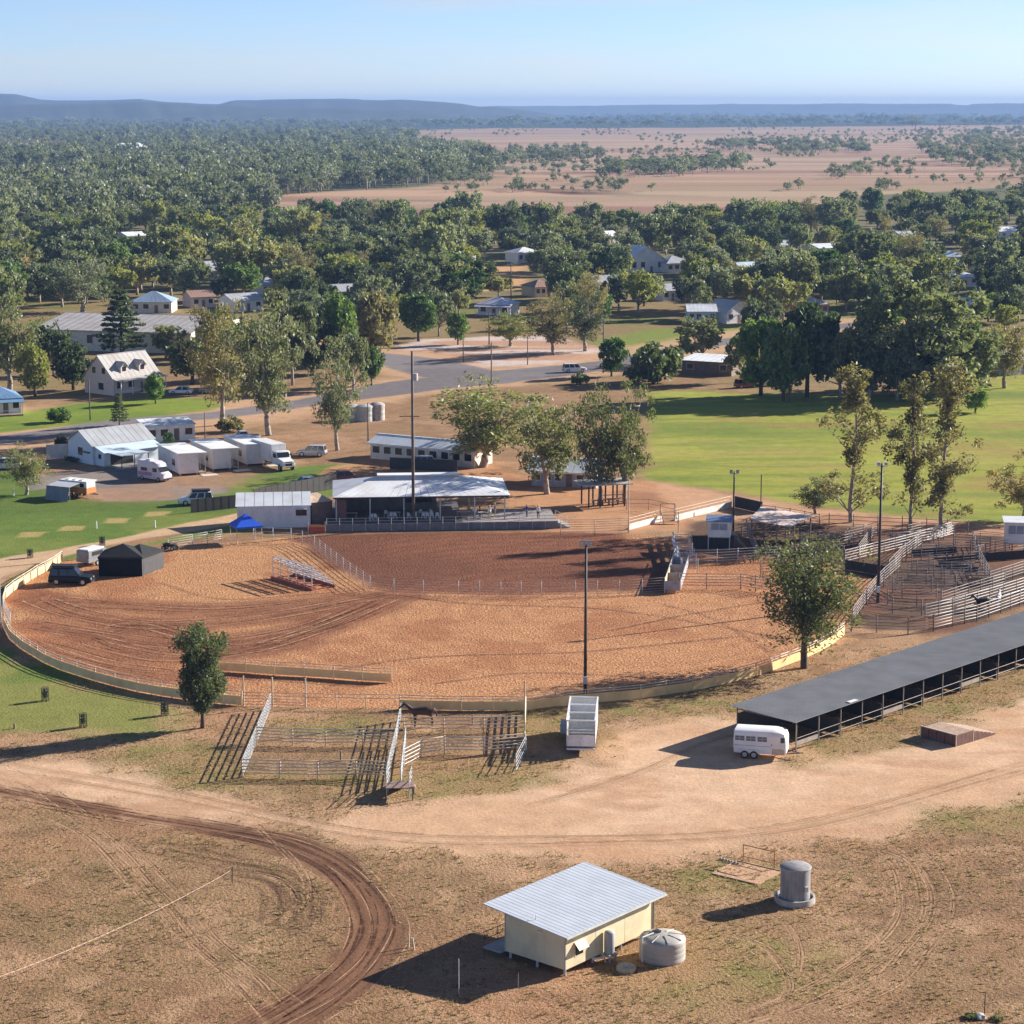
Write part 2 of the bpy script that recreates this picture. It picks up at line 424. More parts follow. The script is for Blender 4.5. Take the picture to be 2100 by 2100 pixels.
def paint(X, Y):
    n1 = fbm(X, Y, 9.0); n2 = fbm(X + 300, Y, 2.2, 3); n3 = fbm(X, Y + 500, 28.0, 3); n4 = fbm(X * 0.5, Y + 90, 1.0, 2)
    shape = X.shape
    zone = np.zeros(shape, int)
    C = np.zeros(shape + (3,)); M = np.zeros(shape + (3,))
    def mixc(c, w):
        nonlocal C
        C = C * (1 - w[..., None]) + np.asarray(c) * w[..., None]
    def mask(k, edge=1.0, amp=3.0):
        return sstep(-edge, edge, sd_poly(X, Y, Z[k]) + (n1 - 0.5) * amp + (n2 - 0.5) * amp * 0.5)
    # dry paddock
    C[:] = alb(180, 139, 101)
    mixc(alb(158, 118, 84), sstep(0.44, 0.62, n1) * 0.7)
    mixc(alb(202, 158, 118), sstep(0.50, 0.64, n3) * 0.8)
    mixc(alb(158, 124, 86), sstep(0.48, 0.64, fbm(X + 50, Y + 20, 14.0)) * 0.7)
    mixc(alb(136, 114, 72), sstep(0.60, 0.74, fbm(X - 150, Y + 120, 6.0)) * 0.45)
    mixc(alb(190, 138, 98), sstep(0.54, 0.68, fbm(X - 90, Y - 60, 11.0)) * 0.4)
    mixc(alb(134, 100, 72), sstep(0.56, 0.70, n2) * 0.4)
    mixc(alb(206, 164, 124), sstep(0.60, 0.72, fbm(X + 11, Y - 37, 3.2)) * 0.5)
    M[..., 1] = 1.0
    # mid distance: town ground, greener and duller
    w = sstep(380, 520, Y)
    mixc(alb(150, 130, 80), w * 0.8)
    mixc(alb(120, 130, 60), w * sstep(0.45, 0.6, n3) * 0.8)
    # greener grass round the yards
    w = mask_blob(X, Y, n1, [(560, 1600, 8, 3), (900, 1590, 9, 4.5), (1150, 1480, 7, 5), (1330, 1440, 9, 5), (1650, 1530, 10, 4), (1960, 1440, 16, 6), (1480, 1800, 5, 3), (1500, 1990, 8, 4), (2000, 1660, 12, 5), (330, 1560, 6, 4), (700, 1490, 6, 3)])
    mixc(alb(168, 140, 88), w * 0.7)
    mixc(alb(134, 132, 62), w * sstep(0.5, 0.64, n2) * 0.55)
    # red soil patches by the hut and shed
    w = mask_blob(X, Y, n1, [(1290, 1960, 5, 3.5), (1000, 2020, 7, 3), (1700, 1480, 10, 2), (1860, 1420, 14, 2), (450, 1470, 3, 5), (880, 1560, 6, 2)])
    mixc(alb(186, 132, 96), w * 0.4)
    # sand track
    w = mask('sand1', 2.6, 9.0); zone[w > 0.5] = 2
    mixc(alb(232, 190, 152), w * 0.95)
    mixc(alb(216, 170, 130), w * sstep(0.42, 0.62, n1) * 0.7)
    mixc(alb(196, 142, 102), w * sstep(0.55, 0.7, fbm(X * 0.35, Y, 3.0)) * 0.45)
    M[..., 1] *= 1 - 0.85 * w
    # dark wheel-worn curve
    d = d_line(X, Y, DARK_TRACK)
    prog = sstep(150, 128, Y)
    wid = 0.75 + 0.75 * sstep(-38, -14, X) + 0.6 * prog
    w = sstep(wid + 0.7, wid - 0.6, d + (n2 - 0.5) * 1.6 + (n1 - 0.5) * 1.5)
    zone[w > 0.5] = 2
    rip = 0.5 + 0.5 * np.sin(d * 6.0 + n1 * 4)
    mixc(alb(138, 98, 72), w * 0.95)
    mixc(alb(92, 62, 46), w * rip * 0.85)
    M[..., 1] *= 1 - 0.8 * w
    w = sstep(wid + 5, wid, d) * 0.35
    mixc(alb(150, 106, 76), w * sstep(0.4, 0.6, n1))
    for i, t in enumerate(TRACKS_LIGHT):
        d = d_line(X, Y, t)
        w = np.maximum(sstep(0.26, 0.08, np.abs(d - 0.05)), 0) * sstep(0.30, 0.55, n1 * 0.5 + n2 * 0.5)
        mixc(alb(206, 162, 122), w * 0.35)
        w = sstep(0.20, 0.05, np.abs(d - 0.36)) * (0.3 + 0.5 * n2)
        mixc(alb(124, 90, 66), w * 0.4)
    for t in TYRE_FINE:
        d = d_line(X, Y, t)
        w = sstep(0.30, 0.1, d) + 0.7 * sstep(0.30, 0.1, np.abs(d - 1.1))
        mixc(alb(104, 74, 54), w * 0.7)
    # front lawn by the arena
    w = mask('lawn_front', 2.0, 6.0); zone[w > 0.5] = 3
    mixc(alb(138, 142, 66), w * 0.95)
    mixc(alb(110, 132, 50), w * sstep(0.42, 0.58, n1) * 0.85)
    M[..., 1] *= 1 - 0.5 * w
    # left lawns
    for k in ('lawn_left', 'lawn_mid'):
        w = mask(k, 0.8, 2.0); zone[w > 0.5] = 3
        mixc(alb(104, 130, 46), w)
        mixc(alb(132, 142, 58), w * sstep(0.45, 0.62, n1) * 0.7)
        mixc(alb(86, 112, 40), w * sstep(0.5, 0.65, n3) * 0.6)
        M[..., 1] *= 1 - 0.5 * w
    if True:
        w = mask('lawn_mid', 1.0, 2.0); mixc(alb(150, 140, 70), w * 0.6)
    for p in POLY_PATCHES:
        w = sstep(0.9, 0.6, np.maximum(np.abs(X - p.x) / 2.0, np.abs(Y - p.y) / 2.3) + (n2 - 0.5) * 0.5)
        mixc(alb(196, 168, 104), w * 0.85)
    w = mask('path', 0.5, 1.2); zone[w > 0.5] = 5
    mixc(alb(214, 176, 136), w)
    M[..., 1] *= 1 - 0.9 * w
    # red ground round the pavilion; yard ground darkened for manure and painted rail shadows
    for k, c in (('redbits', (206, 150, 106)), ('yard_dung_shade', (94, 72, 60)), ('dirt_right_verge', (214, 164, 124))):
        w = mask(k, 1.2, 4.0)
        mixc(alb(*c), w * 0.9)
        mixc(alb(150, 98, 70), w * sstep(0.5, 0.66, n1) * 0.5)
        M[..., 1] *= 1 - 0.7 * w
    # sports field
    w = mask('field', 2.0, 4.0); zone[w > 0.5] = 4
    mixc(alb(162, 164, 54), w)
    st = fbm(X * 0.25, Y, 8.0)
    mixc(alb(172, 172, 66), w * sstep(0.46, 0.58, st) * 0.8)
    mixc(alb(120, 138, 50), w * sstep(0.5, 0.62, fbm(X * 0.3 + 7, Y * 1.4, 3.5)) * 0.55)
    mixc(alb(182, 160, 84), w * sstep(0.58, 0.7, fbm(X * 0.35 + 70, Y * 1.2, 4.5)) * 0.5)
    mixc(alb(112, 134, 44), w * sstep(0.52, 0.68, fbm(X * 0.2 + 40, Y, 16.0)) * 0.7)
    mixc(alb(168, 140, 74), w * sstep(0.56, 0.68, fbm(X * 0.3 - 80, Y + 33, 11.0)) * 0.7)
    M[..., 1] *= 1 - 0.7 * w
    # village
    w = mask('village_lawn', 1.5, 3.0); zone[w > 0.5] = 3
    mixc(alb(138, 154, 50), w); M[..., 1] *= 1 - 0.6 * w
    mixc(alb(106, 136, 40), w * sstep(0.45, 0.6, n1) * 0.6)
    w = mask('green_town', 2.0, 4.0); zone[w > 0.5] = 3
    mixc(alb(134, 148, 54), w)
    w = mask('town_sand', 2.0, 6.0)
    mixc(alb(208, 160, 128), w); mixc(alb(232, 212, 200), w * sstep(0.47, 0.56, fbm(X * 0.25, Y, 10.0)) * 0.9)
    w = mask('town_dirt', 3.0, 6.0); mixc(alb(216, 166, 112), w)
    # road with dirt shoulders
    dr = np.minimum(d_line(X, Y, ROAD_LINE), d_line(X, Y, SIDE_ROAD) - 0.6)
    w = sstep(16, 9, dr + (n1 - 0.5) * 9)
    w = w * (1 - mask('village_lawn', 1.0, 1.0))
    mixc(alb(212, 168, 128), w * 0.85); M[..., 1] *= 1 - 0.9 * w
    jn = G(960, 770)
    wide = 3.9 + 4.5 * sstep(42, 10, np.hypot(X - jn.x, (Y - jn.y) * 0.6))
    w = sstep(0.5, -0.5, dr - wide + (n2 - 0.5) * 0.8); zone[w > 0.5] = 6
    mixc(alb(128, 120, 120), w); mixc(alb(150, 140, 138), w * sstep(0.4, 0.6, n3) * 0.6)
    M[..., 1] *= 1 - w; M[..., 2] = np.maximum(M[..., 2], w)
    w = mask('carpark', 0.7, 2.4); zone[w > 0.5] = 7
    mixc(alb(140, 130, 124), w); mixc(alb(164, 146, 130), w * sstep(0.45, 0.6, n1) * 0.6)
    M[..., 1] *= 1 - w; M[..., 2] = np.maximum(M[..., 2], w)
    w = mask_blob(X, Y, n1, [(270, 1015, 9, 4), (400, 990, 10, 5)]); mixc(alb(176, 136, 104), w * 0.8)
    # arena
    sda = sd_poly(X, Y, Z['arena'])
    w = sstep(-0.3, 0.3, sda); zone[w > 0.5] = 1
    mixc(alb(214, 154, 106), w)
    M[..., 1] *= 1 - w; M[..., 0] = w * 0.9
    ws = w * sstep(-6, -26, X) * sstep(215, 245, Y)
    mixc(alb(212, 156, 106), ws * 0.6)
    mixc(alb(176, 108, 70), w * sstep(0.52, 0.68, n1) * 0.5)
    red = sstep(-1.5, 1.5, sd_poly(X, Y, Z['ring_red']) + (n1 - 0.5) * 4)
    mixc(alb(128, 80, 58), w * red * 0.95)
    mixc(alb(148, 94, 68), w * red * sstep(0.48, 0.62, n3) * 0.7)
    smoothw = np.zeros(shape)
    for i, t in enumerate(RING_TRACKS):
        d = d_line(X, Y, t)
        ww = w * sstep(4.2, 1.4, d + (n1 - 0.5) * 3)
        smoothw = np.maximum(smoothw, ww)
        mixc(alb(156, 98, 66), ww * 0.75)
        rip = 0.5 + 0.5 * np.sin(d * 6.5 + n1 * 3)
        mixc(alb(112, 66, 44), ww * rip ** 2 * 0.85)
        mixc(alb(206, 152, 112), ww * sstep(0.75, 0.95, rip * 0.6 + n2 * 0.6) * 0.4)
    for i, t in enumerate(HOOF):
        d = d_line(X, Y, t)
        mixc(alb(132, 82, 56), w * sstep(0.45, 0.12, d) * (0.25 + 0.6 * n2)); mixc(alb(216, 164, 124), w * sstep(0.3, 0.1, np.abs(d - 0.5)) * 0.4 * n1)
    har = 0.5 + 0.5 * np.sin(np.hypot(X - 8, (Y - 232) * 1.0) * 2.4 + n1 * 6)
    mixc(alb(172, 112, 78), w * har * 0.35 * sstep(0.4, 0.6, n3))
    M[..., 0] *= 1 - 0.6 * smoothw
    return C, M, zone

def mask_blob(X, Y, n1, blobs):
    w = np.zeros(X.shape)
    for px, py, rx, ry in blobs:
        p = G(px, py)
        r = np.hypot((X - p.x) / rx, (Y - p.y) / (ry * 1.6))
        w = np.maximum(w, sstep(1.25, 0.55, r + (n1 - 0.5) * 1.6))
    return w

PLAIN = GA([(540, 400), (700, 393), (830, 388), (960, 372), (1060, 345), (1000, 322), (900, 302), (830, 268), (1000, 263), (1400, 262), (2300, 254), (2300, 370), (1960, 388), (1750, 400), (1650, 425),
            (1450, 440), (1250, 450), (1000, 440), (700, 448), (560, 430)])
CLEAR = [GA(a) for a in ([(0, 296), (90, 290), (150, 300), (160, 318), (80, 322), (0, 318)], [(-60, 356), (60, 352), (190, 372), (160, 392), (40, 385), (-60, 380)],
                         [(-60, 520), (70, 525), (110, 545), (100, 580), (60, 605), (-60, 610)])]
PLOUGH = [GA(a) for a in ([(1055, 385), (1180, 388), (1300, 392), (1310, 402), (1180, 400), (1060, 391)], [(1230, 396), (1400, 400), (1515, 404), (1510, 411), (1380, 409), (1240, 402)],
                          [(1130, 404), (1215, 404), (1210, 411), (1140, 410)])]
def paint_far(X, Y):
    n1 = fbm(X, Y, 90.0); n3 = fbm(X * 0.3, Y, 260.0)
    C = np.zeros(X.shape + (3,)); M = np.zeros(X.shape + (3,)); zone = np.full(X.shape, 9)
    def mixc(c, w):
        nonlocal C
        C = C * (1 - w[..., None]) + np.asarray(c) * w[..., None]
    C[:] = alb(132, 122, 82)
    mixc(alb(96, 100, 62), sstep(900, 1500, Y) * 0.8)
    mixc(alb(62, 78, 52), sstep(3500, 6500, Y) * 1.0)
    amp = np.clip(Y * 0.03, 10, 200)
    w = sstep(-1, 1, (sd_poly(X, Y, PLAIN) + (n1 - 0.5) * amp) / np.clip(Y * 0.01, 3, 80)); zone[w > 0.5] = 8
    mixc(alb(194, 162, 132), w)
    mixc(alb(206, 162, 124), w * sstep(2200, 1300, Y) * 0.7)
    mixc(alb(182, 144, 122), w * sstep(0.45, 0.6, n3) * 0.6)
    mixc(alb(212, 164, 128), w * sstep(0.55, 0.68, fbm(X * 0.2, Y, 150.0)) * 0.6)
    for p in CLEAR:
        w = sstep(-1, 1, (sd_poly(X, Y, p) + (n1 - 0.5) * 20) / 6); zone[w > 0.5] = 8
        mixc(alb(204, 156, 108), w)
    w = sstep(-1, 1, (sd_poly(X, Y, CLEAR[2]) + (n1 - 0.5) * 20) / 6); mixc(alb(178, 160, 84), w * sstep(640, 560, Y))
    for p in PLOUGH:
        w = sstep(-1, 1, (sd_poly(X, Y, p) + (n1 - 0.5) * 14) / 4)
        mixc(alb(112, 70, 56), w)
    mixc(alb(150, 108, 86), (zone == 8) * sstep(0.52, 0.62, fbm(X * 0.08 + 300, Y, 70.0)) * 0.75)
    mixc(alb(186, 160, 124), (zone == 8) * sstep(0.5, 0.62, fbm(X * 0.25 + 900, Y, 120.0)) * 0.7)
    w = sstep(0.5, 0.2, np.abs(fbm(X * 0.12, Y, 170.0) - 0.5) * 10) * (zone == 8)
    mixc(alb(150, 120, 84), w * 0.45)
    for p in (sstep(-3, 3, sd_poly(X, Y, Z['town_dirt']) + (n1 - 0.5) * 8),):
        mixc(alb(216, 166, 112), p)
    return C, M, zone

GV, GF, GC, GM, GZ = [], [], [], [], []
def band(xs, ys, fn, far=False):
    XX, YY = np.meshgrid(xs, ys)
    if far:
        XX = XX * YY
    C, M, z = fn(XX, YY)
    k = sum(len(v) for v in GV)
    ny, nx = XX.shape
    idx = np.arange(ny * nx).reshape(ny, nx)
    f = np.stack([idx[:-1, :-1], idx[:-1, 1:], idx[1:, 1:], idx[1:, :-1]], -1).reshape(-1, 4) + k
    GV.append(np.stack([XX, YY, np.zeros_like(XX)], -1).reshape(-1, 3)); GF.append(f)
    GC.append(C.reshape(-1, 3)); GM.append(M.reshape(-1, 3)); GZ.append(z[:-1, :-1].reshape(-1))
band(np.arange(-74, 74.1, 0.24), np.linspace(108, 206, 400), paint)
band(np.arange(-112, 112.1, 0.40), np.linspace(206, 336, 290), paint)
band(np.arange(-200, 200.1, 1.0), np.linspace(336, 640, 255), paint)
far_rows = 640 * (16500 / 640.0) ** (np.linspace(0, 1, 300) ** 1.15)
far_rows[0] = 640.0
band(np.linspace(-0.42, 0.42, 421), far_rows, paint_far, far=True)
# apron beside and behind the camera so that the ground never ends near the view
def flat_apron():
    m = MB()
    for (x0, x1, y0, y1) in ((-3000, 3000, -2000, 108), (-3000, -74, 108, 206), (74, 3000, 108, 206), (-3000, -112, 206, 336), (112, 3000, 206, 336), (-3000, -200, 336, 640), (200, 3000, 336, 640),
                             (-3000, -268.8, 640, 640.01), (268.8, 3000, 640, 640.01)):
        m.add([(x0, y0, 0), (x1, y0, 0), (x1, y1, 0), (x0, y1, 0)], [(0, 1, 2, 3)])
    m.add([(-3000, 640, 0), (-268.8, 640, 0), (-6930, 16500, 0), (-8800, 16500, 0)], [(0, 1, 2, 3)])
    m.add([(268.8, 640, 0), (3000, 640, 0), (8800, 16500, 0), (6930, 16500, 0)], [(0, 1, 2, 3)])
    return m
GV = np.concatenate(GV); GC = [np.concatenate(GC)]
_lum = GC[0] @ np.array([0.3, 0.6, 0.1]); GC[0] = GC[0] * 0.96 + _lum[:, None] * 0.04 * np.array([1.0, 1.05, 0.9])
GF = np.concatenate(GF); GC = np.concatenate(GC); GM = np.concatenate(GM); GZ = np.concatenate(GZ)

def groundmat():
    m, nt, b = newmat('ground_soil')
    N, L = nt.nodes, nt.links
    geo = N.new('ShaderNodeNewGeometry')
    at = N.new('ShaderNodeAttribute'); at.attribute_name = 'Col'
    am = N.new('ShaderNodeAttribute'); am.attribute_name = 'Msk'
    sep = N.new('ShaderNodeSeparateColor'); L.new(am.outputs['Color'], sep.inputs[0])
    def noise(sc, det=4, rough=0.6):
        n = N.new('ShaderNodeTexNoise'); n.inputs['Scale'].default_value = sc; n.inputs['Detail'].default_value = det; n.inputs['Roughness'].default_value = rough
        L.new(geo.outputs['Position'], n.inputs['Vector']); return n
    def mr(src, a, b_, c, d):
        r = N.new('ShaderNodeMapRange'); r.inputs[1].default_value = a; r.inputs[2].default_value = b_; r.inputs[3].default_value = c; r.inputs[4].default_value = d
        L.new(src, r.inputs[0]); return r.outputs[0]
    def math_(op, a, b_):
        n = N.new('ShaderNodeMath'); n.operation = op
        for i, s in enumerate((a, b_)):
            if hasattr(s, 'is_linked') or not isinstance(s, (int, float)): L.new(s, n.inputs[i])
            else: n.inputs[i].default_value = s
        return n.outputs[0]
    def mixmul(col, fac):
        x = N.new('ShaderNodeMix'); x.data_type = 'RGBA'; x.blend_type = 'MULTIPLY'; x.inputs[0].default_value = 1
        L.new(col, x.inputs[6]); L.new(fac, x.inputs[7]); return x.outputs[2]
    fine = noise(2.6, 4, 0.75); coarse = noise(0.45, 3, 0.7)
    c = mixmul(at.outputs['Color'], mr(fine.outputs['Fac'], 0.3, 0.7, 0.84, 1.16))
    c = mixmul(c, mr(coarse.outputs['Fac'], 0.3, 0.7, 0.86, 1.14))
    tuft = noise(4.2, 5, 0.8)
    # clods: dry pale tops and damp dark crumbs
    crumb = noise(3.4, 3, 0.85)
    spk = math_('MULTIPLY', math_('SUBTRACT', crumb.outputs['Fac'], 0.5), math_('ADD', math_('MULTIPLY', sep.outputs[0], 3.6), 0.25))
    c = mixmul(c, math_('ADD', spk, 1.0))
    # grass stubble: dark tufts among straw
    spm = math_('MULTIPLY', mr(tuft.outputs['Fac'], 0.53, 0.64, 0.0, 0.7), sep.outputs[1])
    mx = N.new('ShaderNodeMix'); mx.data_type = 'RGBA'; L.new(spm, mx.inputs[0]); L.new(c, mx.inputs[6]); mx.inputs[7].default_value = (0.14, 0.095, 0.055, 1)
    c = mx.outputs[2]
    spm2 = math_('MULTIPLY', mr(tuft.outputs['Fac'], 0.45, 0.34, 0.0, 0.75), sep.outputs[1])
    mx = N.new('ShaderNodeMix'); mx.data_type = 'RGBA'; L.new(spm2, mx.inputs[0]); L.new(c, mx.inputs[6]); mx.inputs[7].default_value = (0.50, 0.36, 0.22, 1)
    c = mx.outputs[2]
    L.new(c, b.inputs['Base Color'])
    b.inputs['Roughness'].default_value = 0.95
    b.inputs['Specular IOR Level'].default_value = 0.1
    # relief: clods in the arena, stubble elsewhere
    clodn = noise(3.6, 3, 0.7)
    clod = math_('MULTIPLY', math_('MULTIPLY', mr(clodn.outputs['Fac'], 0.35, 0.65, 0.0, 1.0), 0.13), sep.outputs[0])
    stub = math_('MULTIPLY', math_('MULTIPLY', clodn.outputs['Fac'], 0.13), sep.outputs[1])
    base = math_('MULTIPLY', clodn.outputs['Fac'], 0.03)
    h = math_('ADD', math_('ADD', clod, stub), base)
    bp = N.new('ShaderNodeBump'); bp.inputs['Strength'].default_value = 0.9; bp.inputs['Distance'].default_value = 1.0
    L.new(h, bp.inputs['Height']); L.new(bp.outputs['Normal'], b.inputs['Normal'])
    return m
GROUND_MAT = groundmat()

def ground_object(name, zi):
    f = GF[GZ == zi]
    if len(f) == 0: return None
    used, inv = np.unique(f.ravel(), return_inverse=True)
    me = bpy.data.meshes.new(name)
    me.vertices.add(len(used)); me.vertices.foreach_set('co', GV[used].astype(np.float32).ravel())
    me.loops.add(f.size); me.loops.foreach_set('vertex_index', inv.astype(np.int32).ravel())
    me.polygons.add(len(f)); me.polygons.foreach_set('loop_start', np.arange(0, f.size, 4, dtype=np.int32)); me.polygons.foreach_set('loop_total', np.full(len(f), 4, np.int32))
    me.update()
    for nm, src in (('Col', GC), ('Msk', GM)):
        a = me.attributes.new(nm, 'FLOAT_COLOR', 'POINT')
        a.data.foreach_set('color', np.concatenate([src[used], np.ones((len(used), 1))], 1).astype(np.float32).ravel())
    o = link(name, me, None, GROUND_MAT)
    o['kind'] = 'structure'
    return o
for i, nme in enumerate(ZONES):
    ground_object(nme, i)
ap = flat_apron().build('surrounding_ground', mat('apron_soil', tuple(alb(160, 128, 88)), 0.95, var=0.25, scale=0.05))
ap['kind'] = 'structure'

# ---------------------------------------------------------------- wheel marks: thin sheets a few millimetres above the soil
def markmat(name, c, lo, hi):
    m, nt, b = newmat(name); N, L = nt.nodes, nt.links
    geo = N.new('ShaderNodeNewGeometry'); nz = N.new('ShaderNodeTexNoise'); nz.inputs['Scale'].default_value = 1.1; nz.inputs['Detail'].default_value = 6; nz.inputs['Roughness'].default_value = 0.75
    L.new(geo.outputs['Position'], nz.inputs['Vector'])
    r = N.new('ShaderNodeMapRange'); r.inputs[1].default_value = lo; r.inputs[2].default_value = hi; r.inputs[4].default_value = 0.85
    L.new(nz.outputs['Fac'], r.inputs[0])
    b.inputs['Base Color'].default_value = (*c, 1); b.inputs['Roughness'].default_value = 0.95; b.inputs['Specular IOR Level'].default_value = 0.1
    L.new(r.outputs[0], b.inputs['Alpha'])
    return m
def ribbons(mb, pts, offs, width, z, seed=0, wob=0.06):
    P = [Vector((p[0], p[1], 0)) for p in pts]; n = len(P)
    T = [(P[min(i + 1, n - 1)] - P[max(i - 1, 0)]).normalized() for i in range(n)]
    rs = random.Random(seed)
    for o in offs:
        i0 = rs.randrange(0, max(1, n // 6)); i1 = n - rs.randrange(0, max(1, n // 6)); ph = rs.random() * 6
        V = []
        for i in range(i0, i1):
            nn = Vector((-T[i].y, T[i].x, 0)); c = P[i] + nn * (o + wob * math.sin(i * 0.13 + ph) + wob * 0.5 * math.sin(i * 0.41 + ph * 3)); w = width * (0.65 + 0.35 * math.sin(i * 0.5 + ph * 2))
            V += [(c + nn * w / 2), (c - nn * w / 2)]
        mb.add([(v.x, v.y, z) for v in V], [(2 * k, 2 * k + 1, 2 * k + 3, 2 * k + 2) for k in range(len(V) // 2 - 1)])
_li, _dk, _dt = MB(), MB(), MB()
for i, t in enumerate(TRACKS_LIGHT):
    ribbons(_li, t, (0.0, 0.24, 0.48), 0.15, 0.004, i); ribbons(_dk, t, (0.12, 0.36, 0.62), 0.09, 0.008, i + 50)
    if i < 4: ribbons(_li, t, (1.55, 1.8), 0.11, 0.004, i + 9); ribbons(_dk, t, (1.68, 1.95), 0.09, 0.008, i + 70)
for i, t in enumerate(TYRE_FINE): ribbons(_dk, t, (0.0, 0.3, 1.1, 1.4), 0.13, 0.008, i + 20)
ribbons(_dt, DARK_TRACK, (-1.5, -1.0, -0.8, -0.1, 0.15, 0.7, 1.3), 0.22, 0.008, 3, 0.22); ribbons(_li, DARK_TRACK, (-1.9, -0.4, 1.0, 2.1), 0.11, 0.004, 4, 0.2)
for i, t in enumerate(RING_TRACKS): ribbons(_dt, t, (-1.6, -0.9, 0.0, 0.4, 1.5), 0.24, 0.008, i + 30, 0.35); ribbons(_li, t, (-1.2, 0.85, 1.9), 0.20, 0.004, i + 60, 0.3)
for i, t in enumerate(HOOF[:3]): ribbons(_dt, t, (0.0,), 0.2, 0.008, i + 90, 0.3)
for nm, mb_, mm in (('pale_wheel_marks', _li, markmat('mark_pale', tuple(alb(222, 178, 138)), 0.34, 0.54)), ('dark_wheel_marks', _dk, markmat('mark_dark', tuple(alb(118, 84, 60)), 0.42, 0.62)), ('damp_wheel_ruts', _dt, markmat('mark_rut', tuple(alb(96, 62, 44)), 0.40, 0.60))):
    o = mb_.build(nm, mm, None); o['kind'] = 'structure'

# ---------------------------------------------------------------- hills on the horizon
def hill(name, d, prof, depth, color, seed):
    """ridge whose crest line is measured in the photo, standing at distance d"""
    rs = np.random.RandomState(seed)
    xs = np.array([p[0] for p in prof]); ysv = np.array([p[1] for p in prof])
    px = np.linspace(xs[0], xs[-1], 260)
    py = np.interp(px, xs, ysv)
    X = (px - 1050) / FPX * d
    zc = CAM_H + (HORIZON - py) * d / FPX
    zc = np.maximum(zc + (fbm(px * 1.0, px * 0 + seed, 60.0) - 0.5) * d * 0.0008, 1.0)
    prof_t = np.array([-1, -0.75, -0.5, -0.3, -0.15, 0, 0.3, 0.7, 1.0]); prof_h = np.array([0, 0.16, 0.42, 0.68, 0.9, 1.0, 0.95, 0.6, 0.0])
    V = []
    for t, h in zip(prof_t, prof_h):
        nz = (fbm(px + 50 * t, px * 0 + seed + t * 9, 25.0) - 0.5) * 0.25 * (1 - abs(h - 0.5) * 2)
        for i in range(len(px)):
            V.append((X[i] * (1 + t * depth / d), d + t * depth, zc[i] * max(h + nz[i], 0)))
    n = len(px); F = []
    for r in range(len(prof_t) - 1):
        for i in range(n - 1):
            F.append((r * n + i, r * n + i + 1, (r + 1) * n + i + 1, (r + 1) * n + i))
    m = MB(); m.add(V, F)
    o = m.build(name, mat('hill_scrub_' + name, color, 0.95, var=0.35, scale=0.006), None, smooth=True)
    o['kind'] = 'structure'
    return o
hill('hills', 9500, [(-500, 205), (-150, 196), (0, 191.5), (50, 194), (100, 205), (160, 206), (300, 204), (360, 210), (460, 214), (490, 207), (560, 204), (700, 204), (820, 205), (880, 208), (950, 213), (985, 219), (1060, 223), (1200, 244)], 1100, (0.03, 0.038, 0.025), 3)
hill('low_hills', 7600, [(-500, 222), (0, 216), (200, 212), (300, 209), (400, 215), (520, 219), (700, 223), (850, 226), (950, 238), (1000, 251)], 800, (0.03, 0.04, 0.025), 5)
hill('far_hills', 14500, [(900, 220), (1100, 217), (1400, 214.5), (1700, 213), (1850, 213), (1935, 213.5), (1945, 215), (1965, 215.5), (1980, 212.5), (2100, 212), (2400, 212.5)], 1500, (0.05, 0.06, 0.04), 8)

# ---------------------------------------------------------------- the air
hz = MB().box(-9000, 9000, -2500, 17000, -1.0, 118.0).build('haze', None)
hz['kind'] = 'stuff'
hm = bpy.data.materials.new('haze_air'); hm.use_nodes = True
hn = hm.node_tree; hn.nodes.clear()
pv = hn.nodes.new('ShaderNodeVolumePrincipled')
pv.inputs['Color'].default_value = (0.29, 0.47, 0.82, 1)
pv.inputs['Density'].default_value = 0.00008
pv.inputs['Anisotropy'].default_value = 0.0
for _k in ('Density Attribute', 'Color Attribute', 'Temperature Attribute'):
    pv.inputs[_k].default_value = ''
hm.cycles.homogeneous_volume = True
ho = hn.nodes.new('ShaderNodeOutputMaterial')
hn.links.new(pv.outputs['Volume'], ho.inputs['Volume'])
hz.data.materials.append(hm)
# ================================================================ TREES
BARK_GUM = mat('bark_pale_gum', (0.34, 0.28, 0.22), 0.85, var=0.35, scale=2.0, bump=0.4)
BARK_DARK = mat('bark_dark', (0.10, 0.075, 0.055), 0.9, var=0.3, scale=2.0, bump=0.4)
LEAF = dict(
    olive=leafmat('leaf_olive', (0.140, 0.155, 0.068), (0.310, 0.305, 0.135), (0.38, 0.33, 0.17)),
    grey=leafmat('leaf_grey_green', (0.130, 0.150, 0.102), (0.280, 0.296, 0.195)),
    brown=leafmat('leaf_bronze', (0.165, 0.148, 0.076), (0.340, 0.285, 0.145), (0.40, 0.30, 0.15)),
    green=leafmat('leaf_green', (0.062, 0.118, 0.038), (0.165, 0.235, 0.072)),
    bright=leafmat('leaf_bright_green', (0.100, 0.175, 0.040), (0.230, 0.320, 0.080)),
    yellow=leafmat('leaf_yellow_green', (0.175, 0.195, 0.055), (0.340, 0.340, 0.100)),
    pale=leafmat('leaf_pale', (0.185, 0.205, 0.115), (0.360, 0.370, 0.215)),
    far=leafmat('leaf_far', (0.130, 0.142, 0.104), (0.262, 0.268, 0.195)),
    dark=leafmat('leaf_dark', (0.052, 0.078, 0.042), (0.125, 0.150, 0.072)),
    darkgum=leafmat('leaf_dark_gum', (0.090, 0.110, 0.066), (0.205, 0.215, 0.120)),
)

